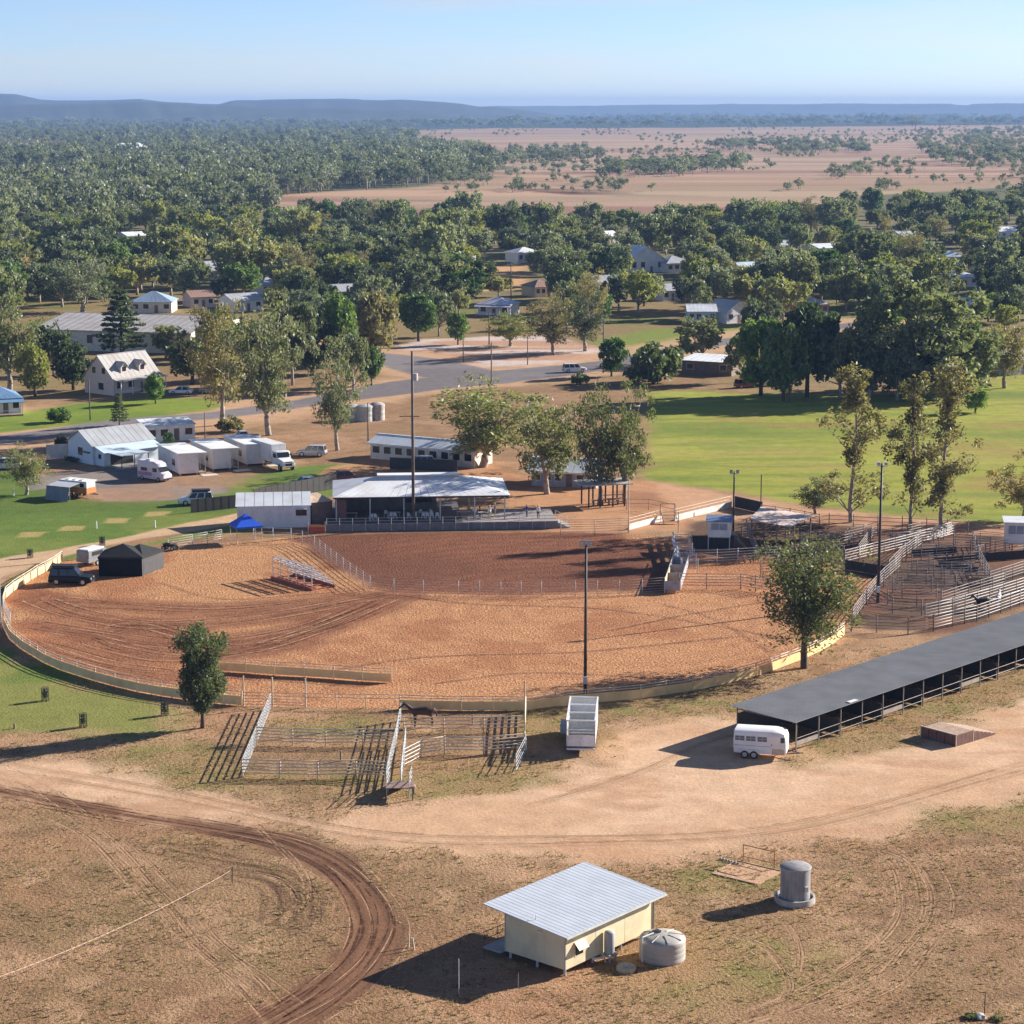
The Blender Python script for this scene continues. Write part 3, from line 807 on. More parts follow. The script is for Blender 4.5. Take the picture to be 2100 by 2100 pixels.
def leaves(rs, centers, radii, per, size, droop=0.0, aspect=1.8, flat=0.7):
    """many small leaf sprays round clump centres"""
    n = len(centers) * per
    ci = np.repeat(np.arange(len(centers)), per)
    d = rs.normal(size=(n, 3)); d /= np.linalg.norm(d, axis=1)[:, None] + 1e-9
    r = rs.rand(n) ** 0.45
    off = d * r[:, None] * radii[ci][:, None]; off[:, 2] *= flat
    P = centers[ci] + off
    # orientation
    a = rs.normal(size=(n, 3)); a[:, 2] = a[:, 2] * (1 - droop) - droop * 1.5
    a /= np.linalg.norm(a, axis=1)[:, None]
    b = np.cross(a, rs.normal(size=(n, 3))); b /= np.linalg.norm(b, axis=1)[:, None] + 1e-9
    s = size * (0.55 + 0.9 * rs.rand(n))
    L = a * (s * aspect * 0.5)[:, None]; W = b * (s * 0.5)[:, None]
    V = np.empty((n, 4, 3)); V[:, 0] = P - L; V[:, 1] = P + W * 0.9 - L * 0.1; V[:, 2] = P + L; V[:, 3] = P - W * 0.9 + L * 0.1
    return V.reshape(-1, 3)

def mesh_quads(name, V):
    me = bpy.data.meshes.new(name)
    n = len(V) // 4
    me.vertices.add(len(V)); me.vertices.foreach_set('co', V.astype(np.float32).ravel())
    me.loops.add(len(V)); me.loops.foreach_set('vertex_index', np.arange(len(V), dtype=np.int32))
    me.polygons.add(n); me.polygons.foreach_set('loop_start', np.arange(0, len(V), 4, dtype=np.int32)); me.polygons.foreach_set('loop_total', np.full(n, 4, np.int32))
    me.update()
    return me

def path_tube(m, pts, r0, r1, n=6):
    k = len(pts) - 1
    for i in range(k):
        a = r0 + (r1 - r0) * i / k; b = r0 + (r1 - r0) * (i + 1) / k
        m.tube(pts[i], pts[i + 1], a, b, n, cap=(i == k - 1))

def make_tree(kind, seed):
    rs = np.random.RandomState(seed)
    m = MB()
    if kind == 'gum':          # spreading, several limbs, airy crown of clumps
        H, W = 14.0, 13.0
        limbs = rs.randint(5, 7); C = []; Rr = []
        base = Vector((0, 0, 0)); fork = Vector((rs.normal() * 0.3, rs.normal() * 0.3, 1.6 + rs.rand() * 0.8))
        path_tube(m, [base, fork * 0.5 + Vector((0.1, 0, 0)), fork], 0.46, 0.38, 8)
        for l in range(limbs):
            an = 2 * math.pi * (l + rs.rand() * 0.6) / limbs
            reach = W * 0.5 * (0.30 + 0.62 * rs.rand()); hh = H * (0.66 + 0.30 * rs.rand())
            tip = Vector((math.cos(an) * reach, math.sin(an) * reach, hh * (1 - 0.15 * reach / W)))
            mid = fork.lerp(tip, 0.5) + Vector((math.cos(an) * -0.4, math.sin(an) * -0.4, 0.4))
            path_tube(m, [fork, fork.lerp(mid, 0.55), mid, tip], 0.24, 0.05, 6)
            for k in range(18):
                t = rs.rand()
                p0 = fork.lerp(tip, 0.24 + 0.76 * t)
                p = p0 + Vector(rs.normal(size=3) * np.array([1.45, 1.45, 1.35]))
                rr = math.hypot(p.x, p.y)
                if rr > W * 0.48: p.x *= W * 0.48 / rr; p.y *= W * 0.48 / rr
                p.z = min(max(p.z, H * (0.19 + 0.08 * rs.rand())), H * 0.97)
                C.append(p); Rr.append(0.95 + 0.8 * rs.rand())
                if k < 6: m.tube(p0, p, 0.06, 0.02, 4)
        V = leaves(rs, np.array(C), np.array(Rr), 60, 0.25, 0.35, 2.0)
    elif kind == 'tallgum':    # slim pole of a gum with separate tufts
        H, W = 17.0, 6.0
        pts = [Vector((0, 0, 0))]
        for i in range(1, 9): pts.append(Vector((math.sin(i * 0.7 + seed) * 0.12 * i * 0.5, rs.normal() * 0.1, H * 0.95 * i / 8)))
        path_tube(m, pts, 0.20, 0.04, 7)
        C = []; Rr = []
        for k in range(84):
            z = H * (0.14 + 0.84 * (rs.rand() ** 0.9)); an = rs.rand() * 6.283
            env = W * 0.5 * (0.55 + 0.45 * math.sin(z * 0.9 + seed)) * (1.0 if z < H * 0.7 else 1.0 - 0.6 * (z / H - 0.7) / 0.3)
            rr = env * (0.35 + 0.75 * rs.rand())
            i = min(int(z / (H * 0.95) * 8), 7)
            st = pts[i]
            p = Vector((st.x + math.cos(an) * rr, st.y + math.sin(an) * rr, z))
            C.append(p); Rr.append(0.5 + 0.6 * rs.rand())
            if k % 2 == 0: m.tube(Vector((st.x, st.y, max(z - rr * 1.3, 1))), p, 0.06, 0.015, 4)
        V = leaves(rs, np.array(C), np.array(Rr), 60, 0.19, 0.5, 2.0, 1.0)
    elif kind == 'mass':       # full crown reaching low, seen from above among others
        H, W = 11.0, 12.5
        fork = Vector((0, 0, 2.0)); path_tube(m, [Vector((0, 0, 0)), fork], 0.4, 0.3, 6)
        C = []; Rr = []; nl = rs.randint(4, 7); L_ = []
        for l in range(nl):
            an = 6.283 * (l + rs.rand() * 0.7) / nl; rr = W * 0.26 * (0.5 + 0.8 * rs.rand()); L_.append((math.cos(an) * rr, math.sin(an) * rr, H * (0.48 + 0.22 * rs.rand()), W * (0.17 + 0.09 * rs.rand())))
        for k in range(84):
            cx, cy, cz, cr = L_[k % nl]
            d = rs.normal(size=3); d /= np.linalg.norm(d); r = cr * (0.45 + 0.55 * rs.rand() ** 0.5)
            p = Vector((cx + d[0] * r, cy + d[1] * r, cz + d[2] * r * 1.15)); p.z = min(max(p.z, H * 0.16), H * 0.97)
            C.append(p); Rr.append(0.75 + 0.6 * rs.rand())
            if k < 14: m.tube(fork, p, 0.12, 0.03, 5)
        V = leaves(rs, np.array(C), np.array(Rr), 36, 0.46, 0.25, 1.8, 0.85)
    elif kind == 'round':
        H, W = 9.0, 9.0
        fork = Vector((0, 0, 2.2)); path_tube(m, [Vector((0, 0, 0)), fork], 0.32, 0.26, 7)
        C = []; Rr = []
        for k in range(70):
            d = rs.normal(size=3); d /= np.linalg.norm(d)
            r = 0.45 + 0.5 * rs.rand() ** 0.5
            lump = 0.86 + 0.24 * math.sin(3 * math.atan2(d[1], d[0]) + seed) * (1 - abs(d[2]))
            p = Vector((d[0] * r * W * 0.47 * lump, d[1] * r * W * 0.47 * lump, H * 0.57 + d[2] * r * H * 0.42))
            C.append(p); Rr.append(0.9 + 0.55 * rs.rand())
            if k < 14: m.tube(fork, p, 0.12, 0.03, 5)
        V = leaves(rs, np.array(C), np.array(Rr), 52, 0.44, 0.1, 1.5, 0.85)
    elif kind == 'oval':       # dense upright native tree
        H, W = 10.0, 5.2
        fork = Vector((0.1, 0, 1.9)); path_tube(m, [Vector((0, 0, 0)), fork], 0.24, 0.19, 8)
        C = []; Rr = []
        for k in range(190):
            t = rs.rand(); z = H * (0.20 + 0.74 * t)
            env = W * 0.52 * (math.sin(math.pi * min(0.10 + 0.90 * (1 - t) ** 0.75, 0.97)) ** 0.55) * (0.85 + 0.3 * math.sin(t * 9 + seed))
            an = rs.rand() * 6.283; rr = env * rs.rand() ** 0.45
            p = Vector((math.cos(an) * rr, math.sin(an) * rr, z))
            C.append(p); Rr.append(0.5 + 0.4 * rs.rand())
            if k < 30: path_tube(m, [fork, fork.lerp(p, 0.5) + Vector((0, 0, 0.3)), p], 0.08, 0.02, 5)
        V = leaves(rs, np.array(C), np.array(Rr), 80, 0.16, 0.2, 1.8, 1.15)
    elif kind == 'shade':      # the open-headed native tree by the long shed
        H, W = 14.5, 9.5
        fork = Vector((0, 0, 3.2)); path_tube(m, [Vector((0, 0, 0)), Vector((0.08, 0, 1.6)), fork], 0.34, 0.27, 8)
        C = []; Rr = []
        for l in range(9):
            an = 2 * math.pi * (l + rs.rand() * 0.5) / 9; reach = W * 0.5 * (0.25 + 0.62 * rs.rand()); hh = H * (0.52 + 0.44 * rs.rand())
            tip = Vector((math.cos(an) * reach, math.sin(an) * reach, hh)); mid = fork.lerp(tip, 0.5) + Vector((0, 0, 0.5))
            path_tube(m, [fork, mid, tip], 0.15, 0.04, 6)
            for k in range(26):
                t = rs.rand()
                p = fork.lerp(tip, 0.3 + 0.7 * t) + Vector(rs.normal(size=3) * np.array([1.35, 1.35, 1.5]))
                p.z = min(max(p.z, H * 0.2), H * 0.97)
                C.append(p); Rr.append(0.75 + 0.6 * rs.rand())
                if k < 7: m.tube(fork.lerp(tip, 0.3 + 0.7 * t), p, 0.045, 0.012, 4)
        V = leaves(rs, np.array(C), np.array(Rr), 56, 0.17, 0.45, 2.0, 1.0)
    elif kind == 'bush':
        H, W = 3.0, 4.0
        C = []; Rr = []
        for k in range(34):
            an = rs.rand() * 6.283; rr = W * 0.40 * rs.rand() ** 0.5; z = H * (0.15 + 0.65 * rs.rand() * (1 - 0.5 * (rr / (W * 0.4)) ** 2))
            p = Vector((math.cos(an) * rr, math.sin(an) * rr, z)); C.append(p); Rr.append(0.42 + 0.25 * rs.rand())
            if k < 10: m.tube((0, 0, 0), p, 0.06, 0.02, 4)
        V = leaves(rs, np.array(C), np.array(Rr), 42, 0.26, 0.0, 1.4)
    elif kind == 'conifer':    # tiers of branches on one straight stem
        H, W = 16.0, 8.0
        path_tube(m, [Vector((0, 0, 0)), Vector((0, 0, H * 0.5)), Vector((0, 0, H * 0.97))], 0.32, 0.04, 7)
        C = []; Rr = []
        for t in range(11):
            z = H * (0.16 + 0.80 * t / 11); reach = W * 0.5 * (1 - (t / 11.5) ** 1.3) * (0.8 + 0.3 * rs.rand())
            for k in range(7):
                an = 2 * math.pi * (k + rs.rand() * 0.6) / 7 + t; rr = reach * (0.75 + 0.3 * rs.rand())
                tip = Vector((math.cos(an) * rr, math.sin(an) * rr, z + 0.5 - 0.1 * rr))
                m.tube((0, 0, z), tip, 0.06, 0.02, 4)
                for q in (0.45, 0.75, 1.0):
                    C.append(Vector((0, 0, z)).lerp(tip, q)); Rr.append(0.38 + 0.22 * rs.rand() + 0.1 * q)
        V = leaves(rs, np.array(C), np.array(Rr), 14, 0.42, 0.0, 1.8, 0.6)
    elif kind == 'fig':        # huge dense domed tree
        H, W = 22.0, 26.0
        fork = Vector((0, 0, 4)); path_tube(m, [Vector((0, 0, 0)), fork], 1.1, 0.9, 9)
        C = []; Rr = []
        for k in range(260):
            d = rs.normal(size=3); d[2] = abs(d[2]) * 1.1 - 0.45; d /= np.linalg.norm(d)
            r = 0.62 + 0.36 * rs.rand() ** 0.5
            lump = 0.9 + 0.12 * math.sin(5 * math.atan2(d[1], d[0]) + seed) + 0.08 * math.sin(9 * d[2] + 2 * d[0] * 4)
            p = Vector((d[0] * r * W * 0.48 * lump, d[1] * r * W * 0.48 * lump, H * 0.34 + d[2] * r * H * 0.62 * lump))
            p.z = max(p.z, 1.8)
            C.append(p); Rr.append(1.1 + 1.0 * rs.rand())
            if k < 26: path_tube(m, [fork, fork.lerp(p, 0.6) + Vector((0, 0, 1)), p], 0.35, 0.07, 5)
        V = leaves(rs, np.array(C), np.array(Rr), 70, 0.55, 0.25, 1.8, 0.8)
    elif kind == 'far':        # small in the picture
        H, W = 12.0, 11.0
        path_tube(m, [Vector((0, 0, 0)), Vector((0, 0, 5))], 0.35, 0.25, 5)
        C = []; Rr = []
        for k in range(22):
            d = rs.normal(size=3); d[2] = d[2] * 0.8; d /= np.linalg.norm(d); r = 0.5 + 0.5 * rs.rand()
            C.append(Vector((d[0] * r * W * 0.42, d[1] * r * W * 0.42, H * 0.60 + d[2] * r * H * 0.33))); Rr.append(1.4 + 0.8 * rs.rand())
        V = leaves(rs, np.array(C), np.array(Rr), 18, 0.85, 0.1, 1.3, 0.8)
    me = m.mesh(kind + '_trunk', smooth=True)
    return (H, W, me, mesh_quads(kind + '_crown', V))

KIND_LEAF = dict(gum='olive', mass='grey', tallgum='brown', round='green', oval='dark', shade='olive', bush='green', conifer='dark', fig='pale', far='far')
TREES = {}
for kind, seeds in dict(gum=(1, 2, 3, 4), mass=(91, 92, 93, 94), tallgum=(11, 12, 13), round=(21, 22, 23), oval=(31,), shade=(41,), bush=(51, 52), conifer=(61, 62), fig=(71,), far=(81, 82, 83, 84)).items():
    TREES[kind] = [make_tree(kind, s) for s in seeds]
    for H_, W_, t_, c_ in TREES[kind]:
        t_.materials.append(BARK_GUM if kind in ('gum', 'mass', 'tallgum', 'far') else BARK_DARK)
        c_.materials.append(LEAF[KIND_LEAF[kind]])

trng = random.Random(5)
TREE_SPOTS = []
def tree_at(p, kind, h, w, name, label, group=None, leaf=None, var=None, rz=None, cat='tree'):
    V = TREES[kind]; H_, W_, tm, cm = V[trng.randrange(len(V)) if var is None else var % len(V)]
    o = empty(name, (p.x, p.y, 0), trng.random() * 6.28 if rz is None else rz, label, cat, group)
    o.scale = (w / W_, w / W_, h / H_)
    t = link('trunk', tm, o); c = link('crown', cm, o)
    if leaf:
        c.material_slots[0].link = 'OBJECT'; c.material_slots[0].material = LEAF[leaf]
    TREE_SPOTS.append((p.x, p.y, w * 0.5))
    return o
def tree_px(kind, bx, by, ty, wpx, name, label, **k):
    p = G(bx, by)
    if kind in ('gum', 'tallgum'): wpx *= 1.28
    return tree_at(p, kind, top_z(p, ty), wpx * mpp(p), name, label, **k)

# ---- trees one can name
tree_px('oval', 415, 1493, 1281, 104, 'native_tree', 'dark upright native tree standing alone on the dirt beside the near cattle panels', var=0, rz=0.4)
tree_px('shade', 1649, 1370, 1094, 222, 'native_tree', 'dark open-headed tree between the arena fence and the long grey shed', var=0, rz=2.0)
tree_px('tallgum', 1745, 1071, 752, 112, 'gum_tree', 'tall slim gum, the leftmost of three behind the stockyards', group='slim gums along the sports field', var=0, leaf='brown', rz=0.3)
tree_px('tallgum', 1867, 1085, 759, 96, 'gum_tree', 'tall slim gum, the middle one of three behind the stockyards', group='slim gums along the sports field', var=1, leaf='brown', rz=1.5)
tree_px('tallgum', 1930, 1098, 740, 112, 'gum_tree', 'tall slim gum, the rightmost of three behind the stockyards', group='slim gums along the sports field', var=2, leaf='brown', rz=4.0)
tree_px('gum', 1673, 1054, 980, 84, 'small_tree', 'small scrubby tree at the edge of the sports field beside the slim gums', leaf='darkgum', var=2)
tree_px('gum', 2098, 1066, 924, 118, 'gum_tree', 'gum tree cut by the picture edge beside the small white yard hut', leaf='brown', var=3)
tree_px('gum', 990, 958, 770, 205, 'gum_tree', 'wide olive gum over the pale toilet block behind the pavilion', leaf='olive', var=0, rz=1.0)
tree_px('gum', 1122, 1013, 792, 150, 'gum_tree', 'airy gum with forked pale trunk over the white-roofed stand', leaf='olive', var=1, rz=2.0)
tree_px('gum', 1229, 1036, 790, 110, 'gum_tree', 'olive gum, left of the pair over the timber pergola', leaf='olive', var=2, rz=0.5)
tree_px('gum', 1281, 1032, 782, 112, 'gum_tree', 'olive gum, right of the pair over the timber pergola', leaf='olive', var=3, rz=3.5)
tree_px('gum', 455, 872, 576, 124, 'gum_tree', 'tall bronze gum with bare pale stems behind the caravan park cabins', leaf='brown', var=1, rz=5.0)
tree_px('gum', 551, 893, 606, 140, 'gum_tree', 'tall dark many-stemmed gum behind the parked truck', leaf='darkgum', var=0, rz=4.2)
tree_px('gum', 692, 924, 690, 96, 'gum_tree', 'dark gum standing alone beside the dirt lane near the toilet block', leaf='darkgum', var=3, rz=2.4)
tree_px('round', 319, 828, 766, 50, 'shade_tree', 'small round bright green tree on the lawn before the gabled house', leaf='bright', var=0)
tree_px('conifer', 245, 873, 802, 40, 'conifer', 'small dark conifer at the roadside behind the pale blue cottage', var=0)
tree_px('gum', 54, 1015, 912, 92, 'small_tree', 'thin olive tree beside the grey awning camp', leaf='olive', var=2, rz=1.1)
tree_px('conifer', 250, 735, 585, 112, 'pine_tree', 'tall dark tiered pine before the long grey warehouse roof', var=1)
tree_px('gum', 20, 800, 596, 130, 'gum_tree', 'tall gum at the left picture edge above the blue-roofed house', leaf='olive', var=2, rz=0.2)
tree_px('round', 72, 812, 706, 84, 'leafy_tree', 'yellowish rounded tree beside the gabled house garden', leaf='yellow', var=1)
tree_px('round', 858, 700, 598, 92, 'shade_tree', 'dark round tree, leftmost on the sandy lot across the road', leaf='green', var=2)
tree_px('round', 939, 707, 640, 50, 'shade_tree', 'narrow dark green tree on the sandy lot across the road', leaf='green', var=0)
tree_px('gum', 1046, 710, 630, 90, 'leafy_tree', 'yellowing twin-stemmed tree on the sandy lot across the road', leaf='yellow', var=1)
tree_px('gum', 1135, 728, 590, 84, 'gum_tree', 'tall bronze gum on the sandy lot nearest the white car', leaf='brown', var=0)
tree_px('gum', 1200, 720, 596, 100, 'gum_tree', 'dark gum with white trunk right of the sandy lot', leaf='darkgum', var=2)
tree_px('round', 1254, 772, 692, 66, 'shade_tree', 'small green tree at the road edge beside the white car', leaf='green', var=1)
tree_px('bush', 1340, 786, 676, 140, 'leafy_bush', 'large dark bushy mass beside the white carport', leaf='dark', var=0, cat='bush')
tree_px('bush', 1189, 788, 757, 42, 'clipped_bush', 'clipped dark round bush at the road corner', leaf='dark', var=1, cat='bush')
tree_px('round', 762, 790, 706, 56, 'shade_tree', 'small dark tree on the green verge beside the side road', leaf='green', var=2)
tree_px('fig', 1880, 808, 546, 330, 'fig_tree', 'huge domed grey-green tree at the far edge of the sports field', var=0, rz=1.2)
tree_px('round', 2000, 846, 796, 62, 'willow_bush', 'bright green weeping bush at the right of the field edge', leaf='bright', var=0)
tree_px('round', 1560, 812, 650, 130, 'shade_tree', 'dark round tree right of the carport at the field edge', leaf='green', var=1)
tree_px('round', 1655, 815, 610, 140, 'shade_tree', 'dark tall round tree left of the huge domed tree', leaf='dark', var=2)
tree_px('gum', 2060, 796, 640, 110, 'gum_tree', 'bronze gum with a bare dark trunk on the green right of the domed tree', leaf='brown', var=1)
tree_px('round', 1985, 800, 660, 80, 'shade_tree', 'green tree under the right flank of the domed tree', leaf='green', var=0)
tree_px('round', 150, 800, 700, 100, 'shade_tree', 'dark bushy tree against the left side of the gabled house', leaf='dark', var=1)
tree_px('bush', 120, 866, 826, 56, 'garden_shrub', 'low dark shrub on the roadside lawn of the gabled house', leaf='green', var=0, cat='bush')
tree_px('round', 395, 788, 690, 120, 'shade_tree', 'dark spreading tree right of the gabled house over the parked cars', leaf='dark', var=2)
tree_px('round', 345, 928, 886, 26, 'garden_shrub', 'small green shrub between the cottage and the first cabin', leaf='green', var=1, cat='bush')
tree_px('bush', 470, 886, 846, 60, 'garden_shrub', 'brownish scrub at the foot of the tall bronze gum', leaf='brown', var=1, cat='bush')
tree_px('bush', 125, 917, 888, 34, 'garden_shrub', 'dark shrub at the end of the pale blue cottage', leaf='dark', var=0, cat='bush')
tree_px('round', 640, 770, 640, 110, 'shade_tree', 'dark tree behind the bare verge right of the tall gums', leaf='dark', var=0)
tree_px('round', 700, 765, 600, 96, 'shade_tree', 'deep green tree left of the side road', leaf='green', var=1)
tree_px('round', 770, 745, 590, 100, 'shade_tree', 'bronze-topped tree at the start of the side road', leaf='brown', var=2)
for i_, (x_, y_, t_, w_, k_, l_, lab_) in enumerate((
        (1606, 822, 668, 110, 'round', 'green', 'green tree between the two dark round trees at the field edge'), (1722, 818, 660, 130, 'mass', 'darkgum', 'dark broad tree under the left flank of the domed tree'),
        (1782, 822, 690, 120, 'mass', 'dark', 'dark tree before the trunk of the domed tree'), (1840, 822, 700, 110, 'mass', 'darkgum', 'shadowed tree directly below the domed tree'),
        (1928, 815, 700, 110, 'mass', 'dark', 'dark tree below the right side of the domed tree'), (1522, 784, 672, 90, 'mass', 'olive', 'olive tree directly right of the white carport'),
        (1440, 745, 640, 120, 'mass', 'darkgum', 'dark tree directly behind the white carport'), (1372, 778, 700, 64, 'mass', 'dark', 'dark tree at the left end of the white carport'),
        (1560, 740, 600, 120, 'mass', 'grey', 'grey-green tree behind the field edge trees'), (600, 790, 590, 120, 'mass', 'darkgum', 'dark tree behind the tall many-stemmed gum'),
        (520, 800, 640, 110, 'mass', 'dark', 'dark tree between the tall gums across the road'), (725, 800, 660, 90, 'mass', 'darkgum', 'dark tree beside the side road behind the lane gum'),
        (110, 770, 650, 100, 'mass', 'dark', 'dark tree behind the yellowish garden tree'), (340, 735, 660, 80, 'mass', 'olive', 'olive tree at the right end of the warehouse'), (900, 690, 585, 80, 'mass', 'grey', 'grey-green tree behind the narrow dark tree'))):
    tree_px(k_, x_, y_, t_, w_, 'leafy_tree', lab_, leaf=l_)
tree_px('gum', 170, 640, 510, 130, 'gum_tree', 'pale-trunked gum behind the warehouse at the green paddock', leaf='grey', var=1)
# ---- the town's trees, as far as they can be told apart
HOUSE_SPOTS = []      # filled by the building section, kept clear of trees
HOUSE_VIEW = []
def in_poly_px(px, py, poly):
    c = False; n = len(poly)
    for i in range(n):
        x1, y1 = poly[i]; x2, y2 = poly[(i + 1) % n]
        if (y1 > py) != (y2 > py) and px < (x2 - x1) * (py - y1) / (y2 - y1 + 1e-9) + x1: c = not c
    return c
OPEN_PX = [[(840, 655), (1190, 650), (1200, 800), (770, 800)], [(1250, 760), (1400, 800), (1700, 820), (2100, 780), (2100, 1000), (1250, 1000)],
           [(0, 790), (480, 790), (480, 960), (0, 960)], [(950, 545), (1095, 545), (1095, 596), (950, 596)], [(-10, 525), (95, 530), (100, 608), (-10, 610)],
           [(60, 640), (390, 610), (400, 740), (60, 730)], [(978, 620), (1050, 620), (1050, 706), (978, 706)], [(1240, 668), (1530, 646), (1530, 690), (1240, 712)],
           [(1960, 690), (2100, 690), (2100, 800), (1960, 800)], [(1390, 700), (1560, 700), (1560, 800), (1390, 800)]]
TOWN_PX = [(-60, 470), (560, 452), (1000, 458), (1250, 466), (1450, 460), (1650, 446), (1760, 430), (1960, 420), (2160, 400), (2160, 700), (1560, 700), (1250, 690), (1180, 655), (830, 655), (700, 740), (560, 760), (400, 740), (0, 690), (-60, 700)]
def road_clear(p, r):
    X = np.array([p.x]); Y = np.array([p.y])
    return min(d_line(X, Y, ROAD_LINE)[0], d_line(X, Y, SIDE_ROAD)[0]) > r
STYLE = [('mass', 'olive', 13, 15, 'olive gum'), ('mass', 'grey', 14, 16, 'grey-green gum'), ('round', 'green', 10, 11, 'rounded green tree'), ('mass', 'dark', 10, 12, 'dark dense tree'),
         ('round', 'bright', 9, 10, 'bright green tree'), ('mass', 'yellow', 12, 13, 'yellow-green tree'), ('gum', 'brown', 14, 12, 'bronze-leaved gum'), ('mass', 'darkgum', 13, 15, 'dark gum'), ('mass', 'pale', 15, 15, 'pale-limbed gum')]
WEIGHT = [18, 22, 14, 9, 6, 8, 5, 12, 9]
LANDMARKS = [((310, 640), 'the blue-grey hipped roof'), ((440, 573), 'the grey gabled house left of centre'), ((1013, 649), 'the pale verandah house'), ((1450, 768), 'the white carport'), ((1440, 664), 'the pale blue park house'),
             ((1515, 662), 'the steep-roofed white house'), ((1327, 560), 'the big white hall'), ((1395, 559), 'the grey roof beside the hall'), ((1186, 545), 'the long pale house'), ((1087, 539), 'the raised white house'), ((1710, 527), 'the wide white roof'),
             ((1616, 520), 'the small cream house'), ((2085, 491), 'the far right white roof'), ((1950, 545), 'the half-hidden white house'), ((1980, 589), 'the house behind the domed tree'), ((1380, 617), 'the white-walled house below the hall'), ((1675, 647), 'the orange-brick house'),
             ((24, 544), 'the far left grey roof'), ((120, 524), 'the far left shed roof'), ((296, 498), 'the long cream building'), ((417, 631), 'the rusty roofed house'), ((510, 638), 'the house behind the bronze gum'), ((230, 715), 'the long warehouse'), ((280, 805), 'the gabled house'),
             ((1020, 570), 'the bare town block'), ((1870, 700), 'the huge domed tree'), ((50, 570), 'the dry left paddock'), ((760, 745), 'the side road'), ((700, 480), 'the orange plain edge left of centre'), ((1000, 460), 'the orange plain edge at centre'), ((1500, 460), 'the orange plain edge right of centre'), ((860, 560), 'the dense trees left of the bare block')]
ORD = ['', 'second ', 'third ', 'fourth ', 'fifth ', 'sixth ', 'seventh ', 'eighth ']
_LU = {}
def town_label(px, py, style, size):
    lx, ly, nm = min(((a[0], a[1], n) for a, n in LANDMARKS), key=lambda t: (t[0] - px) ** 2 + ((t[1] - py) * 2.2) ** 2)
    dx, dy = px - lx, (py - ly) * 2.2
    rel = ('right of ' if dx > 0 else 'left of ') if abs(dx) > abs(dy) else ('in front of ' if dy > 0 else 'behind ')
    base = '%s %s %s%s' % (size, style, rel, nm)
    k = _LU.get(base, 0); _LU[base] = k + 1
    return (ORD[min(k, 7)] + base).strip()
def town_trees(count):
    n = 0; tries = 0
    while n < count and tries < 60000:
        tries += 1
        px = trng.uniform(-60, 2160); py = 430 + 320 * trng.random() ** 0.8
        if not in_poly_px(px, py, TOWN_PX) or any(in_poly_px(px, py, q) for q in OPEN_PX): continue
        p = G(px, py)
        if not road_clear(p, 11): continue
        k = trng.choices(range(len(STYLE)), WEIGHT)[0]
        kind, leaf, h, w, lab = STYLE[k]
        s = 0.5 + 0.75 * trng.random() ** 1.3
        if py > 640: s *= 0.8
        size = 'small' if s < 0.7 else 'mid-sized' if s < 0.95 else 'tall'
        w *= s; h *= s * 1.15
        if any((p.x - x) ** 2 + (p.y - y) ** 2 < (0.56 * (w * 0.5 + r)) ** 2 for x, y, r in TREE_SPOTS): continue
        if any((p.x - x) ** 2 / (rx + w * 0.3) ** 2 + (p.y - y) ** 2 / (ry + w * 0.3) ** 2 < 1 for x, y, rx, ry in HOUSE_SPOTS): continue
        # the photo shows some of every roof: keep a gap before it
        if any(abs(p.x / p.y - x / y) * y < rx * 0.6 + w * 0.22 and 0 < y - p.y < vis * 0.8 for x, y, rx, ry, vis in HOUSE_VIEW): continue
        tree_at(p, kind, h, w, 'town_tree', town_label(px, py, lab, size), group='trees filling the town beyond the road', leaf=leaf)
        n += 1
    print('town trees', n, tries)

